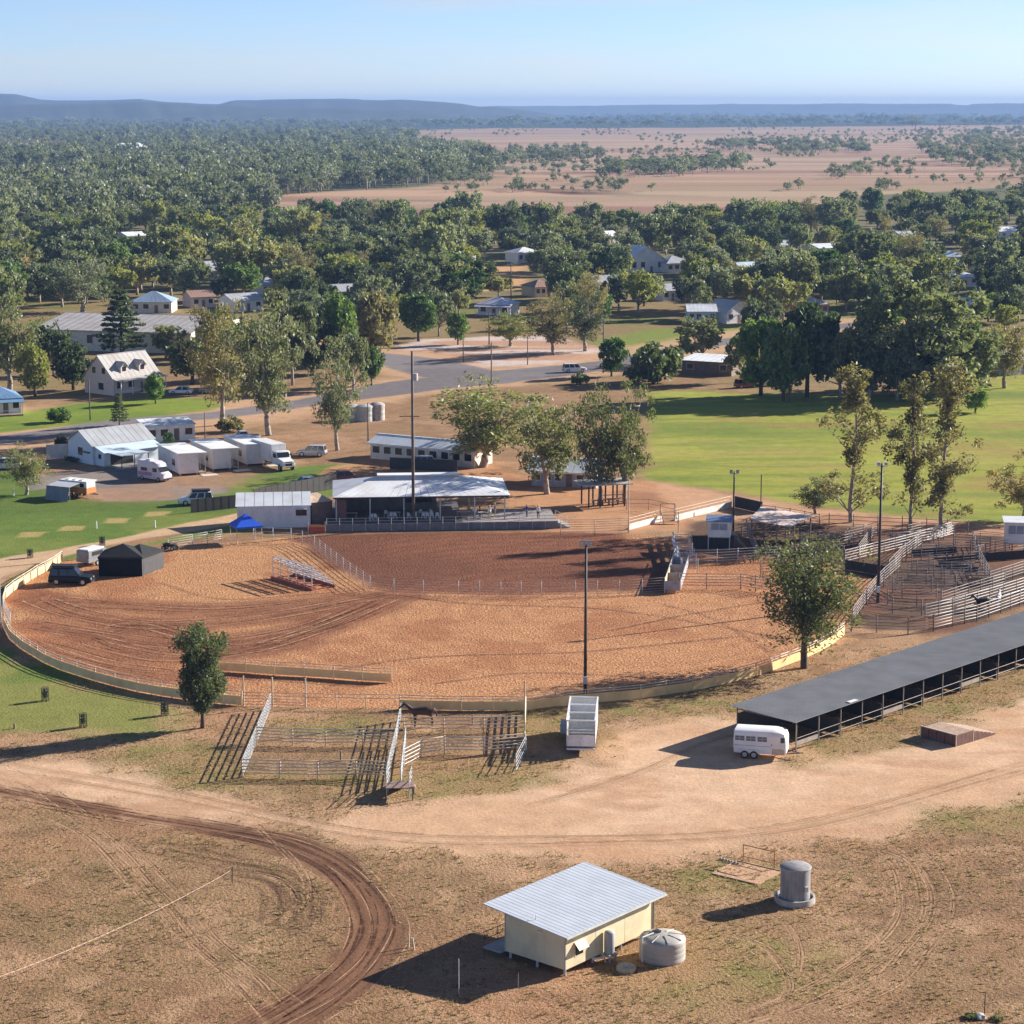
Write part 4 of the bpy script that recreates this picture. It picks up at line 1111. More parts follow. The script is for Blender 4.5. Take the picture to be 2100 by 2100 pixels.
# ---- far woodland: nobody could count it
def scatter(name, pts, scales, sources, label):
    col = bpy.data.collections.new(name + '_sources')
    for i, (H_, W_, tm, cm, lf) in enumerate(sources):
        m = bmesh.new(); m.from_mesh(tm); nt = len(m.faces)
        m.from_mesh(cm)
        for j, f in enumerate(m.faces): f.material_index = 0 if j < nt else 1
        me = bpy.data.meshes.new(name + '_tree'); m.to_mesh(me); m.free()
        me.materials.append(tm.materials[0]); me.materials.append(lf or cm.materials[0])
        ob = bpy.data.objects.new('woodland_tree', me); col.objects.link(ob)
    me = bpy.data.meshes.new(name)
    me.from_pydata(pts, [], [])
    a = me.attributes.new('scl', 'FLOAT_VECTOR', 'POINT'); a.data.foreach_set('vector', np.array(scales, np.float32).ravel())
    rs = np.random.RandomState(len(pts))
    rot = np.zeros((len(pts), 3), np.float32); rot[:, 2] = rs.rand(len(pts)) * 6.283
    a = me.attributes.new('rot', 'FLOAT_VECTOR', 'POINT'); a.data.foreach_set('vector', rot.ravel())
    o = link(name, me)
    ng = bpy.data.node_groups.new(name + '_nodes', 'GeometryNodeTree')
    ng.interface.new_socket('Geometry', in_out='INPUT', socket_type='NodeSocketGeometry')
    ng.interface.new_socket('Geometry', in_out='OUTPUT', socket_type='NodeSocketGeometry')
    N, L = ng.nodes, ng.links
    gi = N.new('NodeGroupInput'); go = N.new('NodeGroupOutput')
    ip = N.new('GeometryNodeInstanceOnPoints')
    ci = N.new('GeometryNodeCollectionInfo'); ci.inputs['Collection'].default_value = col
    ci.inputs['Separate Children'].default_value = True; ci.inputs['Reset Children'].default_value = True
    ip.inputs['Pick Instance'].default_value = True
    na = N.new('GeometryNodeInputNamedAttribute'); na.data_type = 'FLOAT_VECTOR'; na.inputs['Name'].default_value = 'scl'
    nr = N.new('GeometryNodeInputNamedAttribute'); nr.data_type = 'FLOAT_VECTOR'; nr.inputs['Name'].default_value = 'rot'
    L.new(gi.outputs[0], ip.inputs['Points']); L.new(ci.outputs[0], ip.inputs['Instance'])
    L.new(na.outputs['Attribute'], ip.inputs['Scale']); L.new(nr.outputs['Attribute'], ip.inputs['Rotation'])
    L.new(ip.outputs[0], go.inputs[0])
    md = o.modifiers.new('scatter', 'NODES'); md.node_group = ng
    tag(o, label, name.replace('_', ' '), kind='stuff')
    return o

def far_woods():
    rs = random.Random(9); pts = []; sc = []
    def put(px, py, h, w):
        p = G(px, py); pts.append((p.x, p.y, 0)); s = 0.7 + 0.6 * rs.random()
        s *= 0.7 + 0.6 * rs.random(); sc.append((w / 11.0 * s, w / 11.0 * s, h / 12.0 * s * (0.75 + 0.5 * rs.random())))
    FL = [(-120, 229), (400, 236), (760, 250), (860, 280), (900, 300), (1010, 328), (1040, 345), (990, 365), (840, 384), (620, 398), (540, 404), (560, 440), (0, 480), (-120, 480)]
    n = 0
    while n < 6500:
        px = rs.uniform(-120, 1050); u = rs.random()
        py = 219 + 9 + 250 * u ** 1.9
        if not in_poly_px(px, py, FL): continue
        if (in_poly_px(px, py, [(0, 290), (150, 296), (165, 318), (0, 322)]) or in_poly_px(px, py, [(-60, 356), (60, 352), (190, 372), (160, 392), (-60, 382)])) and rs.random() < 0.93: continue
        if in_poly_px(px, py, [(210, 304), (310, 304), (310, 322), (210, 322)]): continue
        put(px, py, 13, 12); n += 1
    # far belt below the hills
    for i in range(2600):
        px = rs.uniform(-120, 2220); py = 226 + 36 * rs.random() ** 1.2
        if py > 262 - 6 * (px / 2100) and rs.random() < 0.8: continue
        put(px, py, 17, 34)
    # clumps out on the plain
    n = 0
    while n < 2300:
        px = rs.uniform(850, 2200); py = 255 + 140 * rs.random() ** 1.4
        f = float(fbm(np.array([px / 60.0]), np.array([py / 9.0]), 1.6, 3)[0])
        belt = (in_poly_px(px, py, [(1030, 318), (1100, 312), (1230, 312), (1240, 330), (1120, 335), (1050, 345)]) or in_poly_px(px, py, [(1230, 345), (1520, 328), (1560, 345), (1400, 362), (1230, 366)])
                or in_poly_px(px, py, [(1470, 290), (1780, 295), (1780, 318), (1560, 318), (1450, 305)]) or in_poly_px(px, py, [(1880, 270), (2200, 262), (2200, 338), (1950, 340), (1880, 315)]))
        lim = 0.50 if py < 350 else 0.60
        if not belt and f < lim: continue
        if not belt and rs.random() < 0.35: continue
        put(px, py, 9 if belt else 6, 10 if belt else 6); n += 1
    scatter('woodland', pts, sc, [(*t, LEAF[l]) for t in TREES['far'] for l in ('far', 'far', 'darkgum', 'grey')], 'grey-green bush woodland stretching to the hills')
    # trees filling in between and behind the town's single trees
    pts.clear(); sc.clear(); n = 0; tr = 0
    sizes = []
    while n < 430 and tr < 60000:
        tr += 1
        px = rs.uniform(-100, 2200); py = rs.uniform(392, 640)
        if not in_poly_px(px, py, TOWN_PX) or any(in_poly_px(px, py, q) for q in OPEN_PX): continue
        p = G(px, py)
        if not road_clear(p, 14): continue
        if any(abs(p.x / p.y - x / y) * y < rx * 0.6 + 4 and 0 < y - p.y < vis * 0.8 for x, y, rx, ry, vis in HOUSE_VIEW): continue
        if any((p.x - x) ** 2 / (rx + 5) ** 2 + (p.y - y) ** 2 / (ry + 5) ** 2 < 1 for x, y, rx, ry in HOUSE_SPOTS): continue
        if any((p.x - x) ** 2 + (p.y - y) ** 2 < (0.45 * (6 + r)) ** 2 for x, y, r in TREE_SPOTS): continue
        s_ = 0.6 + 0.6 * rs.random(); pts.append((p.x, p.y, 0)); sc.append((s_, s_, s_ * (0.85 + 0.3 * rs.random()))); TREE_SPOTS.append((p.x, p.y, 6 * s_)); n += 1
    src = []
    for i, t in enumerate(TREES['mass']):
        for l in (('grey', 'olive'), ('darkgum', 'grey'), ('olive', 'green'), ('dark', 'yellow'))[i]: src.append((*t, LEAF[l]))
    scatter('town_woodland', pts, sc, src, 'uncounted trees merging behind the single trees of the town')

# ---- dry grass in the foreground: real tufts, uncountable
def tuft_mesh(seed, h, r, n):
    rs = np.random.RandomState(seed); V = []
    for i in range(n):
        an = rs.rand() * 6.283; b = rs.rand() * r * 0.5; o = np.array([math.cos(an) * b, math.sin(an) * b, 0])
        t = o + np.array([math.cos(an) * r * rs.rand(), math.sin(an) * r * rs.rand(), h * (0.5 + 0.6 * rs.rand())])
        w = np.array([-math.sin(an), math.cos(an), 0]) * 0.022
        V += [o - w, o + w, t + w * 0.4, t - w * 0.4]
    return mesh_quads('tuft', np.array(V))
def dry_grass():
    rs = np.random.RandomState(3); n = 150000
    x = rs.uniform(-72, 72, n); y = 110 + 108 * rs.rand(n) ** 1.25
    dens = fbm(x, y, 5.0, 3); dens2 = fbm(x + 77, y, 1.3, 2)
    keep = (np.abs(x) < y * 0.27 + 3) & (dens * 0.25 + dens2 * 0.25 > 0.17 + 0.20 * rs.rand(n))
    x, y = x[keep], y[keep]
    C, M, z = paint(x[None], y[None])
    k2 = (z[0] == 0) & (M[0, :, 1] > 0.45); x, y = x[k2], y[k2]
    pts = [(a, b, 0) for a, b in zip(x, y)]
    s = 0.45 + 0.65 * rs.rand(len(pts)) ** 2; sc = np.stack([s, s, s], 1)
    me_ = MB().box(-0.01, 0.01, -0.01, 0.01, -0.02, 0.0).mesh('crown_root'); me_.materials.append(M_TIMBER)
    cols = {'straw': ((0.40, 0.29, 0.17), (0.58, 0.44, 0.27)), 'drygreen': ((0.26, 0.21, 0.10), (0.38, 0.31, 0.16)), 'brownstalk': ((0.24, 0.16, 0.10), (0.38, 0.27, 0.17))}
    src = []
    for i, (k, h, r) in enumerate((('straw', 0.14, 0.16), ('drygreen', 0.16, 0.18), ('brownstalk', 0.13, 0.16), ('brownstalk', 0.17, 0.2))):
        src.append((1, 1, me_, tuft_mesh(i, h, r, 12), leafmat('grass_' + k, *cols[k])))
    scatter('dry_grass', pts, sc, src, 'dry straw grass tufts over the near paddock')
    print('tufts', len(pts))
# ================================================================ THINGS NEAR THE CAMERA
M_GALV = mat('galvanised_steel', (0.50, 0.50, 0.49), 0.5, 0.0, var=0.12, scale=3)
M_GALVD = mat('dull_galvanised', (0.34, 0.34, 0.33), 0.6, 0.0, var=0.25, scale=3)
M_RAIL = mat('weathered_rail', (0.70, 0.57, 0.43), 0.6, 0.0, var=0.2, scale=2)
M_POSTC = mat('cream_post', (0.62, 0.50, 0.36), 0.7, var=0.12)
M_CREAMBOARD = mat('cream_board', (0.93, 0.67, 0.31), 0.65, var=0.07, scale=0.8, dirt=(0.66, 0.42, 0.20))
M_WHITE = mat('white_paint', (0.80, 0.80, 0.79), 0.45, var=0.04, dirt=(0.62, 0.58, 0.52))
M_GLASS = mat('dark_glass', (0.02, 0.022, 0.025), 0.12, var=0.1, spec=0.6)
M_BLACK = mat('black_plastic', (0.018, 0.018, 0.02), 0.5, var=0.1)
M_TYRE = mat('tyre_rubber', (0.022, 0.021, 0.02), 0.85, var=0.2)
M_RIM = mat('wheel_alloy', (0.5, 0.5, 0.5), 0.35, 0.6, var=0.05)
M_CONC = mat('concrete', (0.42, 0.39, 0.35), 0.85, var=0.2, scale=2.5, dirt=(0.26, 0.23, 0.20))
M_RUST = mat('rusty_steel', (0.30, 0.14, 0.08), 0.75, var=0.35, scale=3)
M_TIMBER = mat('grey_timber', (0.26, 0.19, 0.14), 0.85, var=0.3, scale=3)
M_DKSTEEL = mat('dark_pole', (0.055, 0.05, 0.048), 0.6, 0.2, var=0.25, scale=1)

def unit_tube(name, r, n=6):
    return MB().tube((0, 0, 0), (1, 0, 0), r, r, n).mesh(name, smooth=True)
def unit_post(name, r, h, n=6):
    return MB().tube((0, 0, -0.05), (0, 0, h), r, r * 0.92, n).mesh(name, smooth=True)
_UM = {}
def shared(key, fn, m):
    k = (key, m.name)
    if k not in _UM:
        me = fn(); me.materials.append(m); _UM[k] = me
    return _UM[k]

def fence(label, pts, h=1.5, spacing=2.4, rails=(1.45, 1.1, 0.75, 0.4), rr=0.03, pr=0.045, mrail=None, mpost=None, board=None, mboard=None, name='fence', group=None, cat='fence', ends=True, exact=False, skip_posts=False, prail=None):
    """posts, rails and boards along a line on the ground, one object each"""
    mrail = mrail or M_RAIL; mpost = mpost or M_POSTC
    P = [Vector((p[0], p[1], 0)) for p in pts]
    root = empty(name, P[0], 0, label, cat, group)
    nodes = [P[0]]
    for a, b in zip(P[:-1], P[1:]):
        n = 1 if exact else max(1, round((b - a).length / spacing))
        for i in range(1, n + 1): nodes.append(a.lerp(b, i / n))
    pm = shared(('post', pr, h), lambda: unit_post('post', pr, h), mpost)
    if not skip_posts:
        for q in nodes:
            o = link('post', pm, root); o.location = q - P[0]
    rm = shared(('rail', rr), lambda: unit_tube('rail', rr), mrail)
    bm_ = None
    if board:
        bm_ = shared(('board', board), lambda: MB().box(0.0, 1.0, -0.02, 0.02, board[0], board[1]).mesh('board'), mboard or M_CREAMBOARD)
    segs = list(zip(nodes[:-1], nodes[1:])) if not prail else list(zip(P[:-1], P[1:]))
    rj = random.Random(len(pts) * 7 + int(abs(P[0].x) * 10))
    for a, b in segs:
        d = b - a; an = math.atan2(d.y, d.x)
        for z in rails:
            o = link('rail', rm, root); o.location = a - P[0] + Vector((0, 0, z)); o.rotation_euler = (0, 0, an); o.scale = (d.length, 1, 1)
    if board:
        for a, b in zip(nodes[:-1], nodes[1:]):
            d = b - a; an = math.atan2(d.y, d.x)
            o = link('board', bm_, root)
            off = Vector((d.y, -d.x, 0)).normalized() * (pr + 0.03)
            o.location = a - P[0] + off + d * 0.006; o.rotation_euler = (0, 0, an + rj.uniform(-.004, .004)); o.scale = (d.length * 0.988, 1, 1 + rj.uniform(-.02, .02))
    return root

def corrugated(x0, x1, y0, y1, zf, pitch=0.5, rib=0.03, axis='y', thick=0.04):
    """ribbed sheet: ribs run along `axis`; zf(x, y) gives its height"""
    m = MB()
    a0, a1 = (x0, x1) if axis == 'y' else (y0, y1)
    n = max(1, int(round((a1 - a0) / pitch)))
    prof = []
    for i in range(n):
        c = a0 + (a1 - a0) * i / n; w = (a1 - a0) / n
        prof += [(c, 0), (c + w * 0.62, 0), (c + w * 0.70, rib), (c + w * 0.86, rib), (c + w * 0.94, 0)]
    prof.append((a1, 0))
    top = []; bot = []
    for t, dz in prof:
        for e in (0, 1):
            x, y = (t, (y0, y1)[e]) if axis == 'y' else ((x0, x1)[e], t)
            z = zf(x, y)
            top.append((x, y, z + dz)); bot.append((x, y, z - thick))
    k = len(prof)
    m.v = top + bot
    for i in range(k - 1):
        q = (2 * i, 2 * i + 2, 2 * i + 3, 2 * i + 1)
        m.f.append(q); m.f.append(tuple(2 * k + j for j in reversed(q)))
        m.f.append((2 * i, 2 * k + 2 * i, 2 * k + 2 * i + 2, 2 * i + 2)); m.f.append((2 * i + 1, 2 * i + 3, 2 * k + 2 * i + 3, 2 * k + 2 * i + 1))
    m.f.append((0, 1, 2 * k + 1, 2 * k)); m.f.append((2 * k - 2, 4 * k - 2, 4 * k - 1, 2 * k - 1))
    return m

# ---------------------------------------------------------------- cream hut on stumps
def cream_hut():
    a = G(1159.4, 1989.9, 0.5)
    root = empty('cabin_hut', (a.x, a.y, 0), math.atan2(0.760, 0.650), 'cream clad hut on stumps with light grey skillion roof at the picture bottom', 'hut')
    L, W = 9.15, 5.0; zf = lambda x, y: 2.98 + 0.085 * y
    mw = mat('cream_cladding', (0.72, 0.63, 0.40), 0.6, var=0.05, scale=1.2, dirt=(0.55, 0.44, 0.28))
    body = MB()
    body.quadbox([(0, 0), (L, 0), (L, W), (0, W)], 0.5, [zf(0, 0) - 0.09, zf(L, 0) - 0.09, zf(L, W) - 0.09, zf(0, W) - 0.09])
    wl = body.build('wall', mw, root)
    for x in (-0.012,):
        for y0, y1 in ((0.03, 1.62), (1.66, 3.36), (3.40, 4.97)):
            MB().quadbox([(x, y0), (0.01, y0), (0.01, y1), (x, y1)], 0.53, [zf(0, y0) - 0.16, zf(0, y0) - 0.16, zf(0, y1) - 0.16, zf(0, y1) - 0.16]).build('cladding_panel', mw, root)
        for x0, x1 in ((0.03, 3.03), (3.07, 6.08), (6.12, 9.12)):
            MB().box(x0, x1, -0.012, 0.01, 0.53, zf(0, 0) - 0.14).build('cladding_panel', mw, root)
    mtrim = mat('hut_trim', (0.42, 0.40, 0.32), 0.6)
    for (x, y) in ((-0.03, -0.03), (L - 0.05, -0.03), (-0.03, W - 0.05)):
        MB().box(x, x + 0.08, y, y + 0.08, 0.48, zf(x, y) - 0.10).build('corner_trim', mtrim, root)
    mr = mat('hut_roof', (0.50, 0.53, 0.57), 0.5, 0.0, var=0.06, scale=0.7)
    rf = MB().quadbox([(-0.55, -0.45), (L + 0.75, -0.45), (L + 0.75, W + 1.35), (-0.55, W + 1.35)], [zf(0, -0.45) - 0.07] * 2 + [zf(0, W + 1.35) - 0.07] * 2, [zf(0, -0.45) - 0.02] * 2 + [zf(0, W + 1.35) - 0.02] * 2).build('roof', mr, root)
    n = 13; x0 = -0.58; step = (L + 0.75 + 0.03 - x0) / n
    for i in range(n):
        corrugated(x0 + i * step, x0 + (i + 1) * step - 0.012, -0.48, W + 1.38, lambda x, y: zf(x, y) + 0.012, pitch=0.38, rib=0.012, thick=0.018).build('roof_sheet', mr, rf)
    MB().box(-0.55, L + 0.75, -0.60, -0.485, zf(0, -0.45) - 0.13, zf(0, -0.45) - 0.02).build('gutter', mat('hut_gutter', (0.55, 0.56, 0.52), 0.5), root)
    MB().tube((L + 0.02, -0.07, 0.3), (L + 0.02, -0.07, 2.8), 0.045).build('downpipe', mtrim, root)
    for x in (0.25, 3.1, 6.0, L - 0.25):
        for y in (0.25, W / 2, W - 0.25):
            MB().tube((x, y, -0.05), (x, y, 0.52), 0.09, n=8).build('stump', M_GALV, root)
    w = MB().box(0.95, 1.75, -0.03, 0.005, 1.15, 2.0).build('window', M_GLASS, root)
    MB().box(0.90, 1.80, -0.04, -0.002, 1.09, 1.15).box(0.90, 1.80, -0.04, -0.002, 2.0, 2.05).box(0.90, 0.95, -0.04, -0.002, 1.15, 2.0).box(1.75, 1.80, -0.04, -0.002, 1.15, 2.0).build('frame', mw, w)
    MB().add([(0.85, -0.02, 2.08), (1.85, -0.02, 2.08), (1.85, -0.45, 1.62), (0.85, -0.45, 1.62), (0.85, -0.02, 2.11), (1.85, -0.02, 2.11), (1.85, -0.47, 1.65), (0.85, -0.47, 1.65)],
             [(0, 3, 2, 1), (4, 5, 6, 7), (0, 1, 5, 4), (1, 2, 6, 5), (2, 3, 7, 6), (3, 0, 4, 7)]).build('window_hood', mw, root)
    hw = MB().lathe([(0.0, 0.55), (0.33, 0.55), (0.34, 0.62), (0.34, 1.95), (0.30, 2.02), (0.0, 2.05)], 20, (3.95, -0.42)).build('hot_water_cylinder', mat('cylinder_grey', (0.36, 0.36, 0.36), 0.5), root, smooth=True)
    MB().box(3.55, 4.35, -0.8, -0.03, 0.42, 0.55).box(3.6, 3.7, -0.75, -0.65, 0, 0.42).box(4.2, 4.3, -0.75, -0.65, 0, 0.42).build('cylinder_stand', M_CONC, root)
    MB().tube((2.6, -0.12, 0.5), (3.6, -0.3, 0.32), 0.06).tube((3.6, -0.3, 0.32), (3.65, -0.35, 0), 0.06).build('waste_pipe', mat('pvc_pipe', (0.7, 0.68, 0.62), 0.5), root)
    # landing and rail on the shaded end
    MB().box(-0.4, 2.6, W + 0.05, W + 1.55, 0.42, 0.52).build('landing', mat('landing_deck', (0.34, 0.33, 0.32), 0.7), root)
    for x in (-0.35, 1.0, 2.5):
        MB().tube((x, W + 1.5, 0), (x, W + 1.5, 1.5), 0.025).build('rail_post', M_DKSTEEL, root)
    for z in (1.0, 1.5):
        MB().tube((-0.35, W + 1.5, z), (2.5, W + 1.5, z), 0.022).build('hand_rail', M_DKSTEEL, root)
    MB().tube((0.05, 2.5, 3.2), (0.05, 2.5, 3.55), 0.02).tube((-0.15, 2.5, 3.5), (0.25, 2.5, 3.5), 0.015).build('roof_vent', M_GALV, root)
    MB().lathe([(0, 2.55), (0.13, 2.55), (0.13, 2.62), (0, 2.64)], 12, (-0.12, 2.0)).build('wall_light', M_WHITE, root)
cream_hut()

def poly_tank():
    p = G(1358, 1964)
    t = MB().lathe([(0.0, 0.0), (1.48, 0.0), (1.5, 0.05), (1.5, 0.3), (1.485, 0.34), (1.5, 0.38), (1.5, 0.66), (1.485, 0.70), (1.5, 0.74), (1.5, 1.02), (1.485, 1.06), (1.5, 1.10), (1.5, 1.34), (1.44, 1.44), (1.0, 1.56), (0.5, 1.64), (0.28, 1.66), (0.0, 1.66)], 40)
    root = empty('water_tank', p, 0, 'squat grey plastic rain tank beside the cream hut', 'tank')
    t.build('tank_body', mat('tank_plastic', (0.43, 0.40, 0.35), 0.55, var=0.08, dirt=(0.36, 0.31, 0.26)), root, smooth=True)
    MB().lathe([(0, 1.64), (0.3, 1.64), (0.3, 1.70), (0, 1.72)], 18, (-0.35, 0.3)).build('lid', M_BLACK, root)
    for k in range(8):
        an = k * math.pi / 4 + 0.2
        c, s = math.cos(an), math.sin(an)
        MB().add([(c * 0.45 - s * 0.05, s * 0.45 + c * 0.05, 1.655), (c * 0.45 + s * 0.05, s * 0.45 - c * 0.05, 1.655), (c * 1.4 + s * 0.05, s * 1.4 - c * 0.05, 1.47), (c * 1.4 - s * 0.05, s * 1.4 + c * 0.05, 1.47),
                  (c * 0.45 - s * 0.03, s * 0.45 + c * 0.03, 1.70), (c * 0.45 + s * 0.03, s * 0.45 - c * 0.03, 1.70), (c * 1.4 + s * 0.03, s * 1.4 - c * 0.03, 1.51), (c * 1.4 - s * 0.03, s * 1.4 + c * 0.03, 1.51)],
                 [(0, 1, 2, 3), (7, 6, 5, 4), (0, 4, 5, 1), (1, 5, 6, 2), (2, 6, 7, 3), (3, 7, 4, 0)]).build('roof_rib', MATS['tank_plastic'], root)
    MB().tube((-1.35, -0.95, 0.1), (-1.35, -0.95, 1.75), 0.05).tube((-1.35, -0.95, 1.75), (-0.6, -0.3, 1.8), 0.05).build('fill_pipe', mat('pvc_pipe', (0.7, 0.68, 0.62), 0.5), root)
poly_tank()
p = G(1284, 1990)
o = MB().lathe([(0, 0), (0.60, 0), (0.62, 0.06), (0.62, 0.27), (0.58, 0.31), (0.22, 0.33), (0.2, 0.37), (0, 0.38)], 24).build('septic_lid', mat('septic_concrete', (0.52, 0.42, 0.29), 0.85, var=0.2), None); o.location = p
tag(o, 'round concrete septic lid in the grass before the cream hut', 'lid')

def concrete_tank():
    p = G(1630, 1848)
    root = empty('concrete_tank', p, 0, 'upright round concrete water tank standing in a ring trough', 'tank')
    mc = mat('tank_concrete', (0.26, 0.25, 0.25), 0.85, var=0.25, scale=1.6, dirt=(0.42, 0.40, 0.37), streak=True)
    MB().lathe([(0, 0.05), (1.03, 0.05), (1.03, 2.45), (1.06, 2.46), (1.06, 2.56), (1.0, 2.60), (0.6, 2.72), (0, 2.76)], 40).build('tank_body', mc, root, smooth=False)
    autosmooth(root.children[0].data)
    MB().lathe([(1.06, 2.455), (1.09, 2.47), (1.09, 2.54), (1.06, 2.57)], 40).build('rim', mat('tank_rim', (0.36, 0.32, 0.27), 0.8), root)
    ring = MB(); prof = [(1.40, 0.0), (1.40, 0.42), (1.26, 0.42), (1.26, 0.10), (1.06, 0.10)]
    ring.lathe(prof, 40); ring.f = [f for f in ring.f if len(f) == 4]
    ring.build('trough', M_CONC, root); autosmooth(root.children[-1].data)
    w = MB().lathe([(1.05, 0.26), (1.259, 0.261)], 40); w.f = [f for f in w.f if len(f) == 4]
    w.build('trough_water', mat('trough_water', (0.02, 0.022, 0.02), 0.08), root)
    MB().lathe([(0, 0.35), (0.13, 0.35), (0.15, 0.55), (0, 0.62)], 12, (-1.3, 0.3)).build('float_cover', M_WHITE, root)
    MB().box(0.55, 0.78, -0.95, -0.78, 1.0, 1.35).build('overflow_box', mat('patch_pale', (0.62, 0.60, 0.56), 0.7), root)
concrete_tank()

def sandpit():
    a = G(1524, 1768); b = G(1588, 1783)
    rz = math.atan2(b.y - a.y, b.x - a.x); L = (b - a).length
    root = empty('horseshoe_pit', a, rz, 'sandy pit with an orange pipe goal frame behind the concrete tank', 'pit')
    mo = mat('orange_pipe', (0.42, 0.17, 0.06), 0.6, var=0.2)
    for x in (0, L): MB().tube((x, 0, 0), (x, 0, 1.32), 0.04).build('frame_post', mo, root)
    MB().tube((-0.04, 0, 1.32), (L + 0.04, 0, 1.32), 0.04).build('crossbar', mo, root)
    MB().tube((0, 0, 0.45), (L, 0, 0.45), 0.03).build('lower_bar', mo, root)
    ms = mat('pit_sand', (0.52, 0.30, 0.17), 0.95, var=0.2, scale=3, bump=0.5)
    MB().box(-0.4, L + 0.6, -3.4, -0.15, 0.0, 0.03).build('sand_bed', ms, root)
    mt = mat('pit_timber', (0.44, 0.28, 0.17), 0.85, var=0.25)
    for (x0, x1, y0, y1) in ((-0.5, L + 0.7, -3.55, -3.42), (-0.5, L + 0.7, -0.13, -0.02), (-0.52, -0.42, -3.4, -0.15), (L + 0.62, L + 0.72, -3.4, -0.15)):
        MB().box(x0, x1, y0, y1, 0, 0.08).build('edge_board', mt, root)
    for i in range(7): MB().lathe([(0, 0), (0.10, 0.02), (0.11, 0.1), (0.05, 0.17), (0, 0.18)], 7, (-1.6 + i * 0.26, -0.5 - 0.03 * i)).build('stone', M_CONC, root)
sandpit()

# ---------------------------------------------------------------- bits and pieces in the paddock
def stick(name, label, px, py, h, r, m, cat='post', lean=(0, 0), group=None):
    p = G(px, py)
    o = MB().tube((0, 0, -0.05), (lean[0], lean[1], h), r, r * 0.9, 7).tube((lean[0], lean[1], h), (lean[0], lean[1], h + 0.02), r * 0.9, r * 0.5, 7).build(name, m, None)
    o.location = p; tag(o, label, cat, group); return o
mpal = mat('pale_timber_post', (0.66, 0.52, 0.38), 0.8, var=0.2)
stick('timber_peg', 'pale timber peg, the left of a leaning pair left of the cream hut', 838, 1943, 0.85, 0.055, mpal, lean=(0.02, 0.05))
stick('timber_peg', 'pale timber peg, the right of a leaning pair left of the cream hut', 850, 1948, 0.85, 0.055, mpal, lean=(-0.13, 0.0))
stick('tap_post', 'thin tap post standing in the shadow of the cream hut', 941, 2042, 2.4, 0.03, M_GALV)
stick('marker_post', 'short thin marker post at the edge of the hut shadow', 1063, 2025, 0.95, 0.03, M_GALV)
stick('steel_picket', 'dark steel picket rising from the stones at the lower right corner', 2019, 2078, 1.3, 0.035, M_DKSTEEL, cat='picket')
p = G(2008, 2088)
def rock(name, label, p, r, seed, m, squash=0.6):
    rs = np.random.RandomState(seed); b = bmesh.new(); bmesh.ops.create_icosphere(b, subdivisions=2, radius=r)
    for v in b.verts: v.co *= 0.8 + 0.35 * rs.rand(); v.co.z = max(v.co.z * squash, -r * 0.2)
    me = bpy.data.meshes.new(name); b.to_mesh(me); b.free()
    o = link(name, me, None, m); o.location = (p.x, p.y, r * 0.2); tag(o, label, 'rock'); return o
rock('rock', 'pale rock lying at the foot of the dark steel picket', p, 0.42, 3, M_CONC)
tree_px('bush', 1990, 2088, 2076, 34, 'grass_tussock', 'green tussock left of the dark steel picket', leaf='olive', var=0, cat='plant')
tree_px('bush', 2046, 2092, 2081, 30, 'grass_tussock', 'green tussock right of the dark steel picket', leaf='olive', var=1, cat='plant')
def sapling(px, py, h, label):
    p = G(px, py); rs = random.Random(int(px)); m = MB()
    path_tube(m, [Vector((0, 0, 0)), Vector((0.05, 0, h * 0.5)), Vector((-0.03, 0, h))], 0.03, 0.01, 5)
    for i in range(9):
        z = h * rs.uniform(0.25, 0.95); an = rs.random() * 6.28; l = h * rs.uniform(0.15, 0.4)
        m.tube((0, 0, z), (math.cos(an) * l, math.sin(an) * l, z + l * 0.7), 0.012, 0.004, 4)
    o = m.build('bare_sapling', M_TIMBER, None); o.location = p; tag(o, label, 'sapling'); return o
sapling(658, 1893, 1.7, 'thin bare sapling alone in the paddock inside the dark wheel track')

def bunting_fence():
    a = G(476, 1812); b = G(-40, 2048)
    root = empty('tape_fence', a, 0, 'red and white tape strung from a picket across the left paddock', 'fence')
    MB().tube((0, 0, -0.05), (0.05, 0, 1.25), 0.035).build('picket', M_DKSTEEL, root)
    d = b - a; n = 90
    ma = mat('tape_red', (0.58, 0.32, 0.22), 0.6); mb_ = mat('tape_white', (0.66, 0.54, 0.42), 0.6)
    for k, mm in ((0, ma), (1, mb_)):
        m = MB()
        for i in range(k, n, 2):
            t0, t1 = i / n, (i + 1) / n
            z0 = 1.05 - 0.55 * math.sin(math.pi * t0) ** 0.7; z1 = 1.05 - 0.55 * math.sin(math.pi * t1) ** 0.7
            p0 = d * t0; p1 = d * t1
            m.add([(p0.x, p0.y, z0 - 0.02), (p1.x, p1.y, z1 - 0.02), (p1.x, p1.y, z1 + 0.02), (p0.x, p0.y, z0 + 0.02)], [(0, 1, 2, 3)])
        m.build('tape', mm, root)['kind'] = 'stuff'
    for i in range(1, 9):
        q = d * (i / 9); MB().tube((q.x, q.y, -0.05), (q.x, q.y, 0.62), 0.012, n=5).build('tape_peg', M_GALV, root)
bunting_fence()

